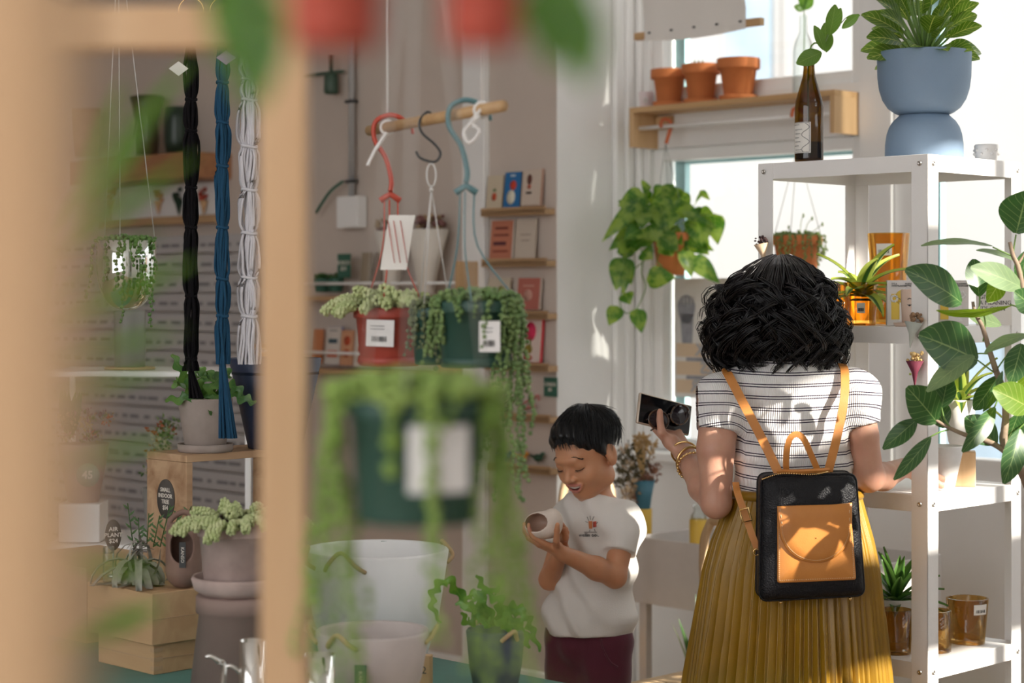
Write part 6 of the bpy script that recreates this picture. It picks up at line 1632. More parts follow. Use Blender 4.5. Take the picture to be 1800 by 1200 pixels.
def burro(mb, c, r, z, n, rg, k=1.0, seg=None, spill=.5):
    """plump stems packed with short pointed leaves"""
    c = Vector(c)
    for i in range(n):
        a = i * 2.399; q = r * math.sqrt(rg.random()) * .9; p = c + Vector((q * math.cos(a), q * math.sin(a), z + .006))
        out = q / r; L_ = rg.uniform(.028, .060) * k; d = Vector((math.cos(a) * out, math.sin(a) * out, rg.uniform(.2, 1.0) * (1.15 - out * spill))).normalized(); m_ = int(L_ / (.0055 * k))
        for j in range(m_):
            p = p + d * .0055 * k; d = (d + Vector((0, 0, -.10 - .10 * out))).normalized()
            s_ = d.orthogonal().normalized(); s2 = d.cross(s_)
            for w in range(5):
                an = w * 2 * PI / 5 + j * .7; e = (s_ * math.cos(an) + s2 * math.sin(an)); mb.ball(p + e * .0060 * k, .0042 * k, 0, 5, 3, sc=(1, 1, 1.1))
rg_ = random.Random(31); mb = MB(); burro(mb, (-.006, 0, 0), rR * 1.08, hR * .95, 40, rg_, 1.05); mb.build('foliage', M_burro, tR)
def stick(t, c, w, h, y, tilt=0, txt=True):
    mb = MB(); X = Matrix.Translation(c) @ Matrix.Rotation(tilt, 4, 'Y'); mb.box((0, 0, 0), (w, .001, h), X=X); s_ = mb.build('price_sticker', M_cer, t)
    if txt:
        mb = MB(); rg = random.Random(4)
        for i in range(11): mb.box((-w * .28 + i * w * .05, -.001, -h * .22), (w * rg.uniform(.012, .035), .001, h * .2), X=X)
        for k in range(2): mb.box((-w * .1, -.001, h * (.15 + .12 * k)), (w * .5, .001, h * .02), X=X)
        mb.build('barcode', M_dark, s_)
stick(tR, (-.012, -rR * .93 - .0035, hR * .55), px(48, q1.y), px(46, q1.y), 0, R(2))
# price tag paper hanging in front
tg = thing('price_tag', 'tall cream paper tag hanging on the red wires', 'tag', P(704, 474, q1.y - .03)); kq = q1.y - .03
mb = MB(); rows = []
for i in range(7): rows.append([Vector((px(lerp(-28, 18, j / 4) + (6 - i) * -2.6 + 8, kq), .004 * math.sin(i), px(i * 16, kq))) for j in range(5)])
mb.grid(rows); mb.grid([[p + Vector((0, .0012, 0)) for p in r_] for r_ in rows][::-1]); mb.build('sheet', M_paper, tg)
mb = MB()
for x in (-12, -2, 10): mb.tube([(px(x + 2, kq), -.006, px(12, kq)), (px(x - 10, kq), -.006, px(86, kq))], .0008, 4)
mb.build('printed_lines', M_redpl, tg)
# s-hook and clear hanger with a small trailing pot
q2 = on_d(752); shk = thing('s_hook', 'dark metal s-hook hanging on the dowel between the red and teal hooks', 'hook', q2 + Vector((0, 0, -.08)))
mb = MB(o=shk.location); mb.tube(spline([q2 + Vector((.010, -.012, .004)), q2 + Vector((0, 0, .014)), q2 + Vector((-.014, 0, -.002)), q2 + Vector((-.010, 0, -.022)), q2 + Vector((.012, 0, -.042)), q2 + Vector((.022, 0, -.058)), q2 + Vector((.012, 0, -.072)), q2 + Vector((-.012, 0, -.066)), q2 + Vector((-.020, 0, -.054))], 5), .0024, 8); mb.build('hook', M_dark, shk)
M_clearw = mat('clear_plastic_wire', (.62, .60, .57), .3)
q3 = q2 + Vector((.006, 0, -.075)); cc_ = P(757, 640, q2.y + .06)
t3 = thing('hanging_plant', 'small dark pot of dry trailing stems hanging behind the red pot on clear wires', 'plant', cc_); mb = MB(); lathe_pot(mb, .028, .036, .10, .002, .02, .003); mb.build('pot', M_grpot, t3)
mb = MB(o=cc_); mb.tube([q3 + Vector((.008 * math.cos(a), 0, -.02 + .02 * math.sin(a))) for a in [2 * PI * i / 18 for i in range(18)]], .0016, 6, closed=True); mb.ball(q3 + Vector((0, 0, -.045)), .004); mb.build('ring', M_clearw, t3)
for a in (.2, 2.3, 4.4): mb = MB(o=cc_); mb.tube([q3 + Vector((0, 0, -.045)), cc_ + Vector((.034 * math.cos(a), .034 * math.sin(a), .10))], .0012, 5); mb.build('wire', M_clearw, t3)
rg_ = random.Random(40); mb = MB(); trail(mb, (0, 0, 0), .036, .10, 26, .04, .12, .0042, rg_); mound(mb, (0, 0, 0), .034, .10, 50, .006, .02, rg_); mb.build('foliage', mat('dry_trailing_green', (.14, .17, .08), .7), t3)
# teal hook and the long pearls
q4 = on_d(815); q4b = q4.copy()
tG, rG, hG = hung_pot('dark green hanging pot of long trailing string of pearls on a teal hook', 838, 528, 150, 112, q4.y - .02, M_grpot, M_tealpl, q4)
M_pearl = mat('pearl_green', (.10, .19, .05), .5, col2=(.20, .29, .10), noise_scale=30)
rg_ = random.Random(77); mb = MB(); mound(mb, (0, 0, 0), rG * 1.02, hG, 220, .0055, .022, rg_)
trail(mb, (0, 0, 0), rG, hG, 30, .03, .10, .0042, rg_, step=.009)
trail(mb, (0, 0, 0), rG, hG, 18, .16, .36, .0040, rg_, front=(-1.0, .4), step=.009, out=1.04); trail(mb, (0, 0, 0), rG, hG, 9, .05, .12, .0042, rg_, front=(PI - .6, PI + .7), step=.009)
mb.build('foliage', M_pearl, tG); stick(tG, (.022, -rG * .92 - .006, hG * .45), .034, .05, 0)

# --- yarn plant hangers on brass rings
def yarn(label, u, vtop, vbot, w, m, d, knots_, tassel=None, tagc=None, rg=None):
    c = P(u, vbot, d); t = thing('macrame_hanger', label, 'hanger', c); zt_ = P(u, vtop, d).z - c.z; Hh = zt_; wp = px(w, d) / 2
    mb = MB(); ztop = P(u, 18, d).z - c.z; mb.tube([(.0265 * math.cos(a), 0, ztop + .0265 * math.sin(a)) for a in [2 * PI * i / 28 for i in range(28)]], .0014, 6, closed=True); mb.build('ring', M_gold, t)
    n = 26; K = 90; zs_ = np.linspace(ztop - .026, 0, K); paths = []
    kz = [P(u, k, d).z - c.z for k in knots_]
    for i in range(n):
        a = rg.uniform(0, 6.28); q = math.sqrt(rg.random())
        env = np.ones(K) * 1.0; env *= np.clip((ztop - .026 - zs_) / .10, .12, 1)
        for k in kz: env *= 1 - .38 * np.exp(-((zs_ - k) / .012) ** 2)
        wob = .12 * np.sin(zs_ * 40 + a * 3) + .1 * np.sin(zs_ * 17 + i)
        x = wp * env * (q * math.cos(a) + wob); y = wp * .8 * env * (q * math.sin(a) + .12 * np.sin(zs_ * 31 + i)) ; paths.append(np.stack([x, y, zs_], 1))
    V_, Q_ = strands(np.array(paths), np.full((n, K), .0030), 6); np_build('yarn', V_, Q_, m, t, (0, 0, 0), smooth_it=0)
    for k in kz:
        mb = MB(); mb.tube([(wp * .70 * math.cos(b), wp * .6 * math.sin(b), k + .002 * math.sin(2 * b)) for b in [2 * PI * i / 20 for i in range(20)]], .0035, 6, closed=True); mb.build('knot', m, t)
    if tassel:
        zb = P(u, tassel, d).z - c.z; pts = []
        for i in range(22):
            a = rg.uniform(0, 6.28); q = math.sqrt(rg.random()) * .012; s_ = np.linspace(0, 1, 12); pts.append(np.stack([q * np.cos(a) * (.4 + s_ * 1.1) + .012 * s_, q * np.sin(a) * (.4 + s_), s_ * zb], 1))
        V_, Q_ = strands(np.array(pts), np.full((22, 12), .0026), 5); np_build('tassel', V_, Q_, m, t, (0, 0, 0), smooth_it=0)
    if tagc:
        mb = MB(); mb.box((0, 0, 0), (.022, .001, .022), X=Matrix.Translation((tagc[0], -.016, P(u, tagc[1], d).z - c.z)) @ Matrix.Rotation(R(45), 4, 'Y') @ Matrix.Scale(1.35, 4, (1, 0, 1))); mb.build('paper_tag', tagc[2], t)
rgy = random.Random(55)
M_lilac = mat('lilac_tag', (.45, .28, .48), .7)
yarn('black yarn plant hanger, leftmost of the three on brass rings', 336, 60, 652, 25, mat('black_yarn', (.005, .004, .005), .95, spec=.2), 4.12, [175, 230, 330, 400, 520, 630], 700, (-.024, 122, M_paper), rgy)
yarn('teal blue yarn plant hanger ending in a tassel, middle of the three', 391, 60, 640, 26, mat('teal_yarn', (.006, .055, .115), .95), 4.12, [145, 215, 292, 400, 490, 555], 770, (.010, 103, M_lilac), rgy)
yarn('white yarn plant hanger, rightmost of the three', 438, 60, 640, 36, mat('white_yarn', (.62, .60, .62), .9), 4.15, [140, 176, 258, 334, 410, 488, 556], None, (.012, 128, M_lilac), rgy)

# --- chrome globe with string of pearls
dg = 4.85; cg = P(222, 545, dg)
cgp = thing('hanging_plant', 'mirror chrome hanging bowl with string of pearls spilling over its rim', 'plant', cg); rg0 = px(104, dg) / 2; hg = px(122, dg)
mb = MB(); mb.lathe([(0, 0)] + [(rg0 * math.sin(a) ** .8, hg * .62 * (1 - math.cos(a))) for a in [R(12 * i) for i in range(1, 8)]] + [(rg0, hg * .75), (rg0, hg), (rg0 - .003, hg), (rg0 - .004, hg * .85), (0, hg * .85)], (0, 0, 0), 48); mb.build('bowl', mat('chrome', (.85, .85, .86), .04, metal=1), cgp)
rg_ = random.Random(91); mb = MB(); mound(mb, (0, 0, 0), rg0, hg, 110, .006, .014, rg_); trail(mb, (0, 0, 0), rg0, hg, 8, .03, .16, .0052, rg_); trail(mb, (0, 0, 0), rg0, hg, 4, .14, .24, .0050, rg_, front=(-2.4, -.2))
mb.build('foliage', mat('pearl_mid_green', (.10, .20, .05), .45), cgp)
for a in (.5, 2.6, 4.7): mb = MB(); mb.tube([(rg0 * math.cos(a), rg0 * math.sin(a), hg), (-.02, 0, .95)], .0011, 5); mb.build('wire', M_clearw, cgp)

# --- cards wall, far left: vase shelf, flower strip, slatted panel
bL_ = BC
def wshelf(u0, u1, v, dep, th, label, m):
    b = BC - dep; a0 = a_of(u0, b); a1 = a_of(u1, b); p = WP((u0 + u1) / 2, v, b); t = thing('wall_shelf', label, 'shelf', W((a0 + a1) / 2, BC, p.z - th), A45)
    mb = MB(); mb.box((0, -dep / 2, th / 2), (a1 - a0, dep, th), bev=.002); mb.build('board', m, t); return t, p.z
ws2, zz2 = wshelf(120, 334, 275, .22, .11, 'thick orange-brown wooden shelf under the dark vases, upper left', wood('thick_shelf_wood', (.42, .20, .09), (.34, .15, .07), 3, 'X'))
def vase(u, v, prof, m, label, b, cat='vase', nm='vase'):
    t = thing(nm, label, cat, WP(u, v, b)); mb = MB(); d = t.location.y; mb.lathe([(px(r, d), px(z, d)) for r, z in prof], (0, 0, 0), 32, cap=False); mb.build('vase_body', m, t); return t
M_dkv = mat('dark_vase_glaze', (.045, .03, .022), .35, col2=(.10, .05, .03), noise_scale=10)
vase(258, 272, [(0, 0), (20, 0), (22, 30), (18, 55), (24, 80), (31, 102), (29, 102), (15, 60), (0, 5)], M_dkv, 'flared dark brown vase on the thick upper left shelf', BC - .12)
vase(310, 270, [(0, 0), (18, 0), (22, 20), (22, 60), (20, 82), (18, 82), (19, 40), (0, 5)], mat('dark_green_vase', (.02, .04, .025), .35), 'dark green cylindrical vase on the thick upper left shelf', BC - .12)
vase(150, 276, [(0, 0), (20, 0), (24, 40), (26, 84), (24, 84), (18, 10), (0, 5)], M_kraft, 'tan vase at the left end of the thick upper left shelf', BC - .12)
st_ = thing('display_strip', 'white backing strip with a tan rail on the wall below the vase shelf', 'display', WP(285, 385, BC - .02), A45); dS = st_.location.y; LS = px(200, dS) / .62
mb = MB(); mb.box((0, .008, px(30, dS)), (LS, .01, px(58, dS))); mb.build('strip_board', M_white, st_)
mb = MB(); mb.box((0, -.02, -px(4, dS)), (LS * 1.1, .05, px(14, dS)), bev=.002); mb.build('rail', M_ledge, st_)
for (u, c_, lb_) in ((193, (190, 120, 80), 'pale posy with a kraft cone at the left of the white strip'), (278, (185, 130, 95), 'tan posy in a kraft cone on the white strip'), (314, (40, 60, 45), 'dark green posy on the white strip'), (358, (165, 70, 55), 'red posy in a kraft cone at the right of the white strip')):
    p = WP(u, 378, BC - .035); t = thing('dried_posy', lb_, 'posy', p); d = p.y; mb = MB(); mb.lathe([(.001, 0), (px(4, d), px(12, d)), (px(8, d), px(26, d)), (px(6, d), px(26, d)), (0, px(4, d))], (0, 0, 0), 12, cap=False); mb.build('paper_cone', cm((200, 160, 120)) if c_[0] > 50 else cm((30, 55, 40)), t)
    mb = MB(); rg_ = random.Random(u)
    for i in range(10): mb.ball((px(rg_.uniform(-8, 8), d), px(rg_.uniform(-5, 5), d), px(rg_.uniform(26, 46), d)), px(rg_.uniform(3, 5), d), n=6, m=4)
    mb.build('dried_flowers', cm(c_), t)
# slatted panel with printed rows
sl_ = thing('slat_panel', 'pale grey slatted board with rows of small dark print along the left wall', 'panel', WP(260, 980, BC - .03), A45)
b0_ = a_of(40, BC - .03) - a_of(260, BC - .03); b1_ = a_of(455, BC - .03) - a_of(260, BC - .03); zt_ = WP(260, 415, BC - .03).z - sl_.location.z
M_slat = mat('slat_paint', (.50, .48, .475), .7); n_ = 17; hs = zt_ / n_
mb = MB()
for i in range(n_): mb.box(((b0_ + b1_) / 2, 0, hs * (i + .5)), (b1_ - b0_, .018, hs * .90), X=None, bev=.002)
mb.build('slats', M_slat, sl_)
mb = MB(); rg_ = random.Random(10)
for i in range(n_):
    x = b0_ + .1
    while x < b1_ - .1:
        w_ = rg_.uniform(.02, .09); mb.box((x + w_ / 2, -.0105, hs * (i + .45)), (w_, .002, hs * .17)); x += w_ + rg_.uniform(.012, .05)
pr_ = mb.build('printed_rows', mat('row_print_grey', (.22, .21, .22), .8), sl_); pr_['kind'] = 'stuff'
# white metal cart with vase, flowers
dC = 5.5
ct = thing('metal_cart', 'white metal frame rack with two levels behind the table at left', 'rack', Vector((P(255, 0, dC).x, dC, 0))); xa = P(76, 0, dC).x - ct.location.x; xb = P(436, 0, dC).x - ct.location.x; z_1 = P(0, 652, dC).z; z_2 = P(0, 957, dC).z
for x in (xa, xb):
    for y in (0, .36): mb = MB(); mb.box((x, y, (z_1) / 2), (.016, .016, z_1), bev=.002); mb.build('post', M_trim, ct)
for z in (z_1, z_2): mb = MB(); mb.box(((xa + xb) / 2, .18, z - .009), (xb - xa, .36, .016), bev=.003); mb.build('level', M_trim, ct)
def at(u, v, d): return P(u, v, d)
wr = thing('cork_mat', 'round brown cork mat under the grey cylinder vase', 'mat', Vector((P(228, 0, dC + .12).x, dC + .12, z_1))); mb = MB(); mb.lathe([(0, 0), (.072, 0), (.074, .003), (.072, .007), (0, .007)], (0, 0, 0), 32); mb.build('cork_disc', M_kraft, wr)
gv = thing('vase', 'plain grey cylinder vase standing below the chrome bowl', 'vase', wr.location + Vector((0, 0, .007))); mb = MB(); lathe_pot(mb, .045, .047, .165, th=.004); mb.build('vase_body', mat('grey_green_ceramic', (.20, .20, .17), .5), gv)
pl = thing('plinth', 'white plinth block under the mauve flower pot', 'plinth', Vector((P(146, 0, dC + .1).x, dC + .1, z_2 + .001))); mb = MB(); mb.box((0, 0, .055), (.12, .12, .11), bev=.003); mb.build('block', M_white, pl)
fb_ = thing('flower_pot', 'mauve pot of orange and mauve dried flowers with a round price disc', 'pot', pl.location + Vector((0, 0, .11))); mb = MB(); lathe_pot(mb, .045, .075, .17, th=.005); mb.build('pot_body', mat('mauve_pot', (.40, .29, .27), .6), fb_)
mb = MB(); rg_ = random.Random(19)
for i in range(40): a = rg_.uniform(0, 6.28); q = rg_.uniform(0, .085); tuft(mb, (q * math.cos(a), q * math.sin(a), .17 + rg_.uniform(.01, .09)), rg_.uniform(.010, .018), 12, rg_, rg_.randrange(4))
for i in range(7): leaf(mb, (-.04, 0, .18), (-.05 + rg_.uniform(-.05, .05), 0, .32), .03, (0, -1, 0), .05, .1, 3, 'lance')
mb.build('flowers', [mat('flower_orange', (.58, .20, .09), .8), mat('flower_mauve', (.34, .20, .22), .8), mat('flower_tan', (.45, .36, .20), .8), M_leafd], fb_)
mb = MB(); mb.lathe([(0, 0), (.034, 0), (.034, .003), (0, .003)], (0, 0, 0), 28, X=Matrix.Translation((.030, -.078, .085)) @ Matrix.Rotation(R(90), 4, 'X')); dsc = mb.build('price_disc', mat('sage_disc', (.33, .37, .31), .7), fb_)
text('45', 'lettering', .032, Matrix.Translation((.030, -.0835, .085)) @ FX, M_cream, dsc, bold=.0006)
fw_ = thing('bouquet', 'white and rust flower bouquet in a grey vase left of the small fishbone cactus', 'bouquet', Vector((P(283, 0, dC - .0 + .12).x, dC + .12, z_2 + .001))); mb = MB(); lathe_pot(mb, .04, .055, .15, th=.004); mb.build('vase', mat('grey_vase', (.25, .24, .22), .6), fw_)
mb = MB()
for i in range(36): a = rg_.uniform(0, 6.28); q = rg_.uniform(0, .055); tuft(mb, (q * math.cos(a), q * math.sin(a), .19 + rg_.uniform(-.01, .15)), rg_.uniform(.014, .024), 14, rg_, rg_.choice((0, 0, 1, 2, 2, 2)))
mb.build('flowers', [mat('flower_white', (.60, .55, .38), .8), mat('flower_rust', (.42, .13, .06), .8), M_leafd], fw_)

# --- table with pots
M_teal_t = mat('teal_tabletop', (.085, .24, .21), .5, noise_amt=.08)
TZ = .75
tb = thing('display_table', 'teal display table carrying the plant pots and wooden boxes', 'table', W(-3.65, 2.23, 0), A45)
mb = MB(); mb.box((0, 0, TZ - .015), (2.1, 1.1, .03), bev=.003); mb.build('tabletop', M_teal_t, tb)
for x in (-.98, .98):
    for y in (-.48, .48): mb = MB(); mb.box((x, y, (TZ - .03) / 2), (.05, .05, TZ - .03), bev=.004); mb.build('leg', M_teal_t, tb)
def TP(u, d, z=TZ): q = P(u, 0, d); q.z = z; return q
M_birch = wood('birch_box', (.56, .36, .19), (.46, .28, .14), 2, 'X', .6)
bx = TP(270, 3.90)
def wbx(label, corner, la, lb_, h, dove=False):
    t = thing('wooden_box', label, 'box', corner, A45); mb = MB(); mb.box((-la / 2, lb_ / 2, h / 2), (la, lb_, h), bev=.0015); mb.build('carcass', M_birch, t)
    mb = MB(); mb.box((-la / 2, .0, h * .5), (la * .96, .001, h * .0 + .002)); mb.box((.0005, lb_ / 2, h * .5), (.001, lb_ * .96, .0015)); mb.build('seam', M_kraft, t)
    if dove:
        mb = MB()
        for k in range(3): mb.box((-.004, .010, h * (.2 + .3 * k)), (.012, .022, h * .14))
        mb.build('dovetail', M_kraft, t)
    return t
wbx('lower pale wooden box with dovetailed corner, under the other wooden box', bx, .20, .19, .062, True)
wbx('upper pale wooden box carrying the air plant and brown pocket pot', bx + E1 * .012 - E2 * .012 + Vector((0, 0, .062)), .235, .205, .104)
kb = thing('kraft_box', 'large kraft cardboard box at the far left of the table', 'box', TP(152, 4.25), A45); mb = MB(); mb.box((-.16, .12, .083), (.32, .24, .166), bev=.002); mb.build('carton', M_kraft, kb)
zB1 = TZ + .166
ap = thing('air_plant', 'silvery curling air plant on the upper wooden box', 'plant', Vector((P(243, 0, 4.02).x, 4.02, zB1)))
mb = MB(); rg_ = random.Random(17)
for i in range(30):
    a = i * 2.399; el = lerp(.1, 1.3, i / 30); d = Vector((math.cos(a) * math.cos(el), math.sin(a) * math.cos(el), math.sin(el))); p = Vector((0, 0, .035)); sd_ = Vector((-math.sin(a), math.cos(a), 0)); rows = []; L_ = rg_.uniform(.20, .34); cu_r = rg_.uniform(.30, .62)
    for j in range(13):
        v = j / 12; w = .0085 * (1 - v) ** .6 + .0006; up_v = sd_.cross(d).normalized() * -1; rows.append([p - sd_ * w, p - up_v * w * .5, p + sd_ * w])
        d = (Matrix.Rotation(cu_r, 3, sd_) @ d).normalized(); p = p + d * L_ / 12
        if p.z < .004: p.z = .004
    mb.grid(rows)
mb.build('leaves', mat('air_plant_silver', (.34, .32, .27), .7, noise_amt=.25, noise_scale=60), ap)
mb = MB()
for i in range(7):
    x = -.02 + i * .014; tp_ = Vector((x * 1.6, .05, .13 + rg_.uniform(0, .035))); mb.tube([(x, .05, .07), tp_], .0012, 4)
    for k in range(7): v = k / 7; q = Vector((x, .05, .07)).lerp(tp_, v); leaf(mb, q, q + Vector((rg_.choice((-1, 1)) * .012, 0, .012)), .005, (0, -1, 0), .05, .1, 0, 'lance', 2, 3)
mb.build('sprigs', M_leafd, ap)
M_brpot = mat('brown_clay', (.24, .145, .11), .75, noise_amt=.15, noise_scale=25, bump=.2)
pp = thing('pocket_pot', 'brown wall pocket pot with a loop handle and a black label', 'pot', Vector((P(323, 0, 3.97).x, 3.97, zB1)))
def ppf(p):
    d = cap_(p, (0, 0, .035), (0, 0, .110), .037, .036); i_ = cap_(p, (0, .000, .045), (0, .0, .100), .031, .030)
    d = smax(d, -i_, .004); cz = p[:, 2] - .133; sc_ = smax(cz, -(ell_(p, (0, -.045, .10), (.03, .045, .052)) * -1), .004) if False else cz
    d = np.maximum(d, sc_); d = smax(d, -ell_(p, (0, -.045, .088), (.026, .040, .034)), .004); return np.maximum(d, -p[:, 2])
V, Q = sdf_mesh(ppf, (-.06, -.06, -.01), (.06, .06, .16), .0025); np_build('pot_body', V, Q, M_brpot, pp, (0, 0, 0))
mb = MB(); mb.tube(spline([(-.030, .0, .120), (-.026, .0, .140), (0, -.0, .155), (.026, 0, .140), (.030, .0, .120)], 5), .0042, 8, flat=1.4); mb.build('loop_handle', M_brpot, pp)
mb = MB(); mb.box((.004, -.0385, .072), (.013, .0015, .052)); lb_ = mb.build('label_tape', M_dark, pp)
text('KANSO', 'lettering', .0095, Matrix.Translation((.004, -.040, .072)) @ FX @ Matrix.Rotation(R(-90), 4, 'Z'), M_cream, lb_)
# round sign on a clip and jar
M_board = mat('chalk_grey', (.085, .075, .065), .8)
def rsign(label, c, rx, rz, rot, words, size, standh=0):
    t = thing('round_sign', label, 'sign', c, rot); X = Matrix.Translation((0, 0, standh + rz)) @ Matrix.Rotation(R(90), 4, 'X'); mb = MB(); mb.lathe([(0, -.002), (rx, -.002), (rx, .002), (0, .002)], (0, 0, 0), 32, X=X, ey=rz / rx); mb.build('disc', M_board, t)
    if standh: mb = MB(); mb.tube([(0, 0, 0), (0, 0, standh + .01)], .0018, 6); mb.lathe([(0, 0), (.012, 0), (.012, .004), (0, .004)], (0, 0, 0), 16); mb.build('stand', M_screw, t)
    text(words, 'lettering', size, Matrix.Translation((0, -.0032, standh + rz)) @ FX, M_cream, t, bold=.0002); return t
rsign('dark round hand-lettered sign on a thin stand behind the air plant', Vector((P(199, 0, 4.12).x, 4.12, zB1)), .017, .033, R(20), 'AIR\nPLANT\n$24', .0125, .056)
jr = thing('glass_jar', 'small clear glass jar on the upper wooden box left of the air plant', 'jar', Vector((P(191, 0, 4.04).x, 4.04, zB1))); mb = MB(); lathe_pot(mb, .012, .012, .075, th=.0015, n=20); mb.build('glass', M_clear, jr)
# wood crate
M_crate = wood('rough_crate', (.52, .34, .20), (.30, .16, .08), 2.2, 'Y', .7)
cw = TP(328, 4.20); hC = P(0, 800, 4.20).z - TZ
cr = thing('wooden_crate', 'rough wooden crate standing open to the right with two pots on its top', 'crate', cw, A45); LA, LB = .15, .31
for (c_, s_) in (((-LA / 2, LB / 2, hC - .008), (LA, LB, .016)), ((-LA / 2, LB / 2, .008), (LA, LB, .016)), ((-LA / 2, .008, hC / 2), (LA, .016, hC - .033)), ((-LA / 2, LB - .008, hC / 2), (LA, .016, hC - .033))):
    mb = MB(); mb.box(c_, s_, bev=.001); mb.build('plank', M_crate, cr)
mb = MB(); X = Matrix.Translation((-.075, -.0015, hC - .10)) @ Matrix.Rotation(R(90), 4, 'X'); mb.lathe([(0, -.0015), (.032, -.0015), (.032, .0015), (0, .0015)], (0, 0, 0), 32, X=X, ey=1.35); pd = mb.build('sign_disc', M_board, cr)
text('SMALL\nINDOOR\nTREE\n$54', 'lettering', .013, Matrix.Translation((-.075, -.0035, hC - .10)) @ FX, M_cream, pd, bold=.0002)
zC = TZ + hC
M_greyp = mat('grey_brown_clay', (.33, .27, .235), .75, noise_amt=.12, noise_scale=30, bump=.2)
gp = thing('potted_cactus', 'fishbone cactus in a small grey-brown pot with saucer on the crate', 'plant', Vector((P(361, 0, 4.30).x, 4.30, zC)))
mb = MB(); mb.lathe([(0, 0), (.058, 0), (.061, .004), (.062, .018), (.058, .018), (.055, .006), (0, .006)], (0, 0, 0), 40); mb.build('saucer', M_greyp, gp)
mb = MB(); lathe_pot(mb, .045, .061, .112, th=.005, c=(0, 0, .007)); mb.build('pot_body', M_greyp, gp); soil(gp, .052, .10)
def fishbone(mb, pts, w, rg, mi=0):
    """flat zigzag-edged stem"""
    q = spline(pts, 10); rows = []; uv = []
    for i, p in enumerate(q):
        t = (q[min(i + 1, len(q) - 1)] - q[max(i - 1, 0)]).normalized(); s_ = t.cross(Vector((.2, -1, .1))).normalized(); v = i / (len(q) - 1)
        ww = w * (.62 + .38 * math.sin(i * .9)) * min(1, v * 5 + .3) * (1.02 - v ** 4 * .8); w2 = w * (.62 + .38 * math.sin(i * .9 + PI)) * min(1, v * 5 + .3) * (1.02 - v ** 4 * .8)
        n_ = s_.cross(t); rows.append([p - s_ * ww, p - s_ * ww * .5 - n_ * .0015, p + n_ * .001, p + s_ * w2 * .5 - n_ * .0015, p + s_ * w2]); uv += [(k / 4, v) for k in range(5)]
    mb.grid(rows, mi, True, uv)
def gl(u, v, k=0): return P(u, v, 4.30 + k) - gp.location
mb = MB(); rg_ = random.Random(3)
for pts in ([(352, 702), (335, 680), (318, 650), (303, 622)], [(358, 702), (345, 690), (322, 700), (290, 703)], [(365, 702), (372, 680), (395, 655), (404, 665)], [(368, 702), (372, 690), (378, 712), (368, 728)], [(372, 702), (400, 688), (428, 700), (450, 708)],
            [(360, 700), (355, 670), (365, 655), (375, 672)], [(350, 702), (338, 665), (350, 650), (360, 665)], [(375, 700), (395, 680), (415, 682), (430, 700)], [(345, 702), (330, 670), (312, 675), (306, 668)]):
    fishbone(mb, [gl(u, v, rg_.uniform(-.03, .02) - .015 * i) for i, (u, v) in enumerate(pts)], .019, rg_)
mb.build('stems', leafmat('cactus_green', (.055, .15, .035), (.14, .26, .07), var=(.12, .24, .05), translucent=.25, veins=2), gp)
nv = thing('planter', 'large dark navy tapered pot on the crate, crossed by the blurred post', 'planter', Vector((P(484, 0, 4.40).x, 4.40, zC))); mb = MB(); lathe_pot(mb, .062, .105, .205, th=.006); mb.build('pot_body', mat('navy_glaze', (.022, .035, .075), .45), nv)
# pink stone pot on an upturned brown pot
dPk = 3.66
M_pink = mat('pink_stone', (.50, .38, .34), .85, col2=(.36, .27, .24), noise_scale=14, bump=.3, bump_scale=90); M_pedb = mat('brown_matte_clay', (.28, .195, .165), .7, noise_amt=.08)
pd_ = thing('upturned_pot', 'big brown clay pot turned upside down as a pedestal', 'pot', TP(425, dPk)); hP = P(0, 1043, dPk).z - TZ
mb = MB(); mb.lathe([(.088, 0), (.100, .002), (.080, hP - .034), (.086, hP - .032), (.086, hP - .003), (.083, hP), (0, hP)], (0, 0, 0), 48); mb.build('pot_body', M_pedb, pd_)
pk_ = thing('potted_plant', 'weathered pink stone pot with saucer full of pale burro tail', 'plant', TP(425, dPk, TZ + hP))
mb = MB(); mb.lathe([(0, 0), (.074, 0), (.090, .012), (.095, .030), (.092, .036), (.087, .034), (.080, .012), (0, .012)], (0, 0, 0), 48); mb.build('saucer', M_pink, pk_)
mb = MB(); lathe_pot(mb, .070, .084, .128, .002, .03, .008, c=(0, 0, .013)); mb.build('pot_body', M_pink, pk_); soil(pk_, .07, .12)
rg_ = random.Random(23); mb = MB(); burro(mb, (0, 0, 0), .098, .132, 52, rg_, 1.0, spill=.75); mb.build('foliage', M_burro, pk_)
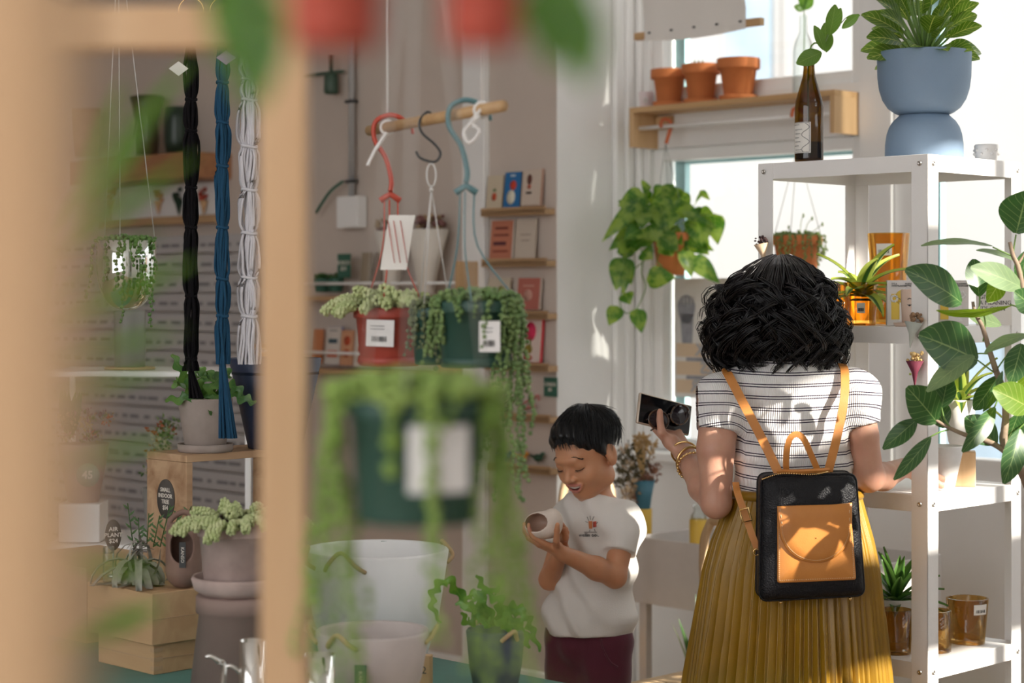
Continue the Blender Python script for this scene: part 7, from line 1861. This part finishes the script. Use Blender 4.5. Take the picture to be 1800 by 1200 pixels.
# big white rope pot, grey rope pot, navy rope pot
M_rope = mat('jute_rope', (.48, .33, .19), .9, bump=.8, bump_scale=300); M_wpot = mat('white_washed_pot', (.82, .82, .81), .75, noise_amt=.06, noise_scale=8, bump=.2); M_gpot = mat('warm_grey_pot', (.50, .44, .41), .75, noise_amt=.08)
def ropepot(label, u, d, r1, r0, h, m, handles, tape=None, nm='rope_handled_pot', cat='pot', zb=TZ):
    t = thing(nm, label, cat, TP(u, d, zb)); mb = MB(); mb.lathe([(0, 0), (r0 - .01, 0), (r0, .01), (lerp(r0, r1, .6), h * .45), (r1, h - .004), (r1 - .003, h), (r1 - .007, h), (r1 - .010, h - .004), (lerp(r0, r1, .6) - .01, h * .45), (r0 - .012, .02), (0, .02)], (0, 0, 0), 64, cap=False); mb.build('pot_body', m, t)
    for (a, s_) in handles:
        a = R(a); e = Vector((math.cos(a), math.sin(a), 0)); g = Vector((-math.sin(a), math.cos(a), 0)); k = r1 / .15
        mb = MB(); mb.tube(spline([e * (r1 * .93) + g * (-.045 * k) + Vector((0, 0, h * .88)), e * (r1 * 1.04) + g * (-.03 * k) + Vector((0, 0, h * .94)), e * (r1 * s_) + Vector((0, 0, h * (1.04))), e * (r1 * 1.04) + g * (.03 * k) + Vector((0, 0, h * .94)), e * (r1 * .93) + g * (.045 * k) + Vector((0, 0, h * .88))], 6), .0042, 8); mb.build('rope_handle', M_rope, t)
    return t
wpot = ropepot('large white round pot with rope handles at the back of the table', 661, 3.98, .150, .10, .245, M_wpot, ((20, .95), (200, .95), (-112, 1.06)))
mb = MB(); mb.box((.012, .141, .245 - .034), (.022, .002, .062), X=Matrix.Rotation(0, 4, 'X')); tp_ = mb.build('label_tape', M_green, wpot); text('R\n\nA', 'lettering', .012, Matrix.Translation((.012, .1385, .215)) @ FX, M_cream, tp_)
gpot = ropepot('medium warm grey pot with a rope handle in front of the white pot', 655, 3.52, .104, .066, .158, M_gpot, ((0, 1.12), (180, 1.12), (-120, 1.08)))
mb = MB(); X = Matrix.Rotation(R(-8), 4, 'Z'); mb.box((0, -.1015, .085), (.022, .0015, .055), X=X @ Matrix.Rotation(R(-0), 4, 'X') @ Matrix.Translation((0, 0, 0))); tp_ = mb.build('label_tape', M_green, gpot); text('KANSO', 'lettering', .0105, X @ Matrix.Translation((0, -.104, .085)) @ FX @ Matrix.Rotation(R(-90), 4, 'Z'), M_cream, tp_)
npot = ropepot('small navy pot with rope handle and trailing fishbone cactus at the table edge', 871, 3.72, .057, .042, .125, mat('slate_navy', (.055, .07, .10), .6), ((-60, 1.25), (120, 1.2)), nm='potted_cactus', cat='plant')
soil(npot, .05, .10)
def nl(u, v, k=0): return P(u, v, 3.72 + k) - npot.location
mb = MB(); rg_ = random.Random(8)
for pts in ([(860, 1100), (815, 1055), (790, 1022), (765, 1035), (760, 1065), (775, 1095)], [(868, 1100), (845, 1060), (850, 1035), (838, 1010)], [(875, 1100), (900, 1075), (925, 1085), (935, 1110), (950, 1145)], [(878, 1100), (895, 1085), (920, 1110), (930, 1140)], [(865, 1100), (850, 1075), (825, 1065), (800, 1060)],
            [(870, 1100), (880, 1060), (862, 1045), (880, 1030)], [(880, 1105), (905, 1100), (915, 1120), (925, 1135)], [(872, 1100), (890, 1070), (910, 1068), (925, 1075)], [(862, 1102), (840, 1085), (822, 1095), (812, 1075)], [(866, 1100), (850, 1060), (830, 1045), (815, 1060)]):
    fishbone(mb, [nl(u, v, rg_.uniform(-.03, .02)) for (u, v) in pts], .0145, rg_)
mb.build('stems', leafmat('cactus_bright', (.07, .20, .035), (.16, .30, .06), var=(.14, .30, .05), translucent=.3, veins=2), npot)
wbk = thing('price_block', 'small wooden price block between the grey pot and the navy pot', 'sign', TP(744, 3.78), R(-15)); mb = MB(); mb.box((0, 0, .032), (.034, .02, .064), bev=.002); mb.build('block', M_pine, wbk)
text('32', 'lettering', .02, Matrix.Translation((0, -.0105, .035)) @ FX, M_dark, wbk)
# steel canisters and watering can spouts at the near edge
M_st = mat('polished_steel', (.70, .68, .64), .12, metal=1)
for (u, d, r, zt2, lb_) in ((444, 3.25, .022, 1125, 'tall polished steel canister at the bottom edge beside the blurred post'), (560, 3.3, .028, 1150, 'wider polished steel canister at the bottom edge in front of the grey pot'), (503, 3.3, .020, 1155, 'steel canister hidden behind the blurred post')):
    c = TP(u, d); hh_ = P(0, zt2, d).z - TZ; t = thing('canister', lb_, 'canister', c); mb = MB(); mb.lathe([(0, 0), (r, 0), (r, hh_), (r * .93, hh_), (r * .93, .01), (0, .01)], (0, 0, 0), 32, cap=False); mb.build('canister_body', M_st, t)
for (u, v, lb_) in ((362, 1153, 'curved steel watering can spout, left of two at the bottom edge'), (398, 1170, 'curved steel watering can spout, right of two at the bottom edge')):
    d = 3.25; c = TP(u + 6, d - (.20 if u < 380 else .10)); t = thing('watering_can', lb_, 'watering can', c)
    mb = MB(); mb.lathe([(0, 0), (.028, 0), (.030, .02), (.022, .045), (.014, .05), (0, .05)], (0, 0, 0), 24); mb.build('can_body', M_st, t)
    mb = MB(o=c); mb.tube(spline([c + Vector((0, 0, .02)), P(u + 32, v + 30, d), P(u + 20, v + 8, d), P(u + 8, v, d), P(u, v + 1, d)], 6), [.0045] * 12 + [.0035] * 13, 8); mb.build('spout', M_st, t)

# --- near foreground, far out of focus
M_fw = wood('foreground_pine', (.62, .40, .22), (.54, .33, .17), 2.5, 'Z', .6)
fr_ = thing('display_stand', 'blurred pine frame with a post and top bar close to the lens', 'stand', Vector((P(502, 0, 1.5).x, 1.5, 0))); o_ = fr_.location.copy()
mb = MB(o=o_); mb.box((P(502, 0, 1.5).x, 1.5, 1.02), (.0345, .038, 2.04), bev=.002); mb.build('post', M_fw, fr_)
mb = MB(o=o_); zb_ = P(0, 52, 1.5).z; mb.box(((P(-620, 0, 1.5).x + P(482, 0, 1.5).x) / 2, 1.5, zb_), (P(482, 0, 1.5).x - P(-620, 0, 1.5).x, .034, .033), bev=.002); mb.build('top_bar', M_fw, fr_)
mb = MB(o=o_); mb.box((P(-640, 0, 1.5).x, 1.5, 1.02), (.0385, .038, 2.04), bev=.002); mb.build('post', M_fw, fr_)
nf = thing('wooden_post', 'very near pine post filling the left edge as a soft tan blur', 'post', Vector((-.104, .37, 0))); mb = MB(o=nf.location); mb.box((-.104, .37, 1.1), (.040, .03, 2.2), bev=.002); mb.build('upright', M_fw, nf)
# near green planter with white label
dN = 1.46; cN = P(735, 915, dN)
np_ = thing('hanging_plant', 'blurred dark green pot with a white label and long trailing greens near the lens', 'plant', cN); rN = .054; hN = .098
mb = MB(); lathe_pot(mb, .046, rN, hN, .002, .02, .003); mb.build('pot', M_grpot, np_)
mb = MB(); rows = []
for z in (.026, .075): rows.append([Vector((.0555 * math.cos(R(a)), .0555 * math.sin(R(a)), z)) for a in (-95, -85, -75, -65, -55, -45)])
mb.grid(rows); mb.build('white_label', M_cer, np_)
M_lime = mat('trailing_lime', (.18, .31, .045), .5, col2=(.27, .38, .09), noise_scale=20)
rg_ = random.Random(61); mb = MB(); mound(mb, (0, 0, 0), .066, hN - .004, 260, .0055, .02, rg_, sc=(1.3, 1.3, .7))
trail(mb, (0, 0, 0), .060, hN, 22, .02, .07, .0042, rg_, step=.009, sc=(1.2, 1.2, 1)); trail(mb, (0, 0, 0), .064, hN, 8, .16, .26, .0036, rg_, front=(2.75, 3.55), step=.008); trail(mb, (0, 0, 0), .056, hN, 9, .12, .26, .0034, rg_, front=(-.6, .2), step=.008); trail(mb, (0, 0, 0), .06, hN, 3, .1, .2, .004, rg_, front=(-1.4, -1.0))
mb.build('foliage', M_lime, np_)
for a in (.4, 2.5, 4.6): mb = MB(); mb.tube([(rN * math.cos(a), rN * math.sin(a), hN), (0, .0, .55)], .0007, 4); mb.build('wire', M_clearw, np_)
# red pots above
for (u, w, lb_, sd) in ((590, 200, 'blurred red pot at the top edge above the dowel, left of two', 1), (850, 170, 'blurred red pot at the top edge, right of two', 2)):
    d = .72; c = P(u, 84, d); t = thing('hanging_plant', lb_, 'plant', c); r = px(w, d) / 2; mb = MB(); lathe_pot(mb, r * .8, r, .075, .003, .02, .003); mb.build('pot', mat('bright_red_pot', (.46, .075, .045), .5), t)
    rg = random.Random(sd); mb = MB()
    for i in range(26):
        a = rg.uniform(0, 6.28); b = Vector((r * .6 * math.cos(a), r * .6 * math.sin(a), .075)); sgn = 1 if sd == 2 else -1
        leaf(mb, b, b + Vector((math.cos(a) * .04 + sgn * .018, math.sin(a) * .03, rg.uniform(-.05, .04))), .02, (0, -1, .4), .1, .2, 0, 'heart', 2, 5)
    for i in range(14):
        x = (r * .95 + rg.uniform(0, .022)) * (1 if sd == 2 else -1); z = rg.uniform(-.012, .07); leaf(mb, (x * .9, 0, z + .02), (x + rg.uniform(-.004, .008) * (1 if x > 0 else -1), -.005, z - .014), .02, (0, -1, .2), .1, .2, 0, 'heart', 2, 5)
    mb.build('foliage', M_leafm, t)
# palm-like leaves crossing the left
fpm = thing('foreground_plant', 'blurred long green leaves sweeping across the left close to the lens', 'plant', Vector((P(60, 0, .95).x, .95, 1.0)))
mb = MB(o=fpm.location); b_ = P(60, 1300, .95)
mb.tube(spline([b_, P(70, 900, .95), P(90, 600, .95), P(110, 420, .95)], 5), .004, 6, 1)
for (u0, v0_, u1, v1_, w, bnd) in ((100, 430, 345, 95, 34, .06), (95, 470, 350, 270, 30, .06), (100, 580, 350, 455, 36, .05), (90, 640, 330, 580, 24, .05), (95, 700, 320, 640, 22, .04), (150, 330, 225, 130, 22, .04), (120, 980, 300, 1010, 22, -.08), (100, 1150, 290, 1060, 40, .08), (110, 820, 310, 770, 22, .04), (140, 420, 260, 240, 26, .05), (100, 540, 290, 400, 18, .05)):
    leaf(mb, P(u0, v0_, .95), P(u1, v1_, 1.02), px(w, .98), (.1, -1, .25), bnd, .1, 0, 'lance', 2, 8)
mb.build('foliage', [M_leafm, M_stem], fpm)
fpl = thing('low_foreground_plant', 'very near leafy plant whose tops only tint the bottom edge green', 'plant', Vector((.035, .30, 1.25)))
mb = MB(o=fpl.location); rg = random.Random(71)
for i in range(26):
    x = lerp(-.02, .085, (i + .5) / 26); b = Vector((x * .7 + .01, .31, 1.27)); leaf(mb, b, Vector((x, .27, 1.4635 + rg.uniform(-.006, .001))), .018, (0, -1, .2), .05, .1, 0, 'lance', 2, 6)
mb.build('foliage', M_leafm, fpl)
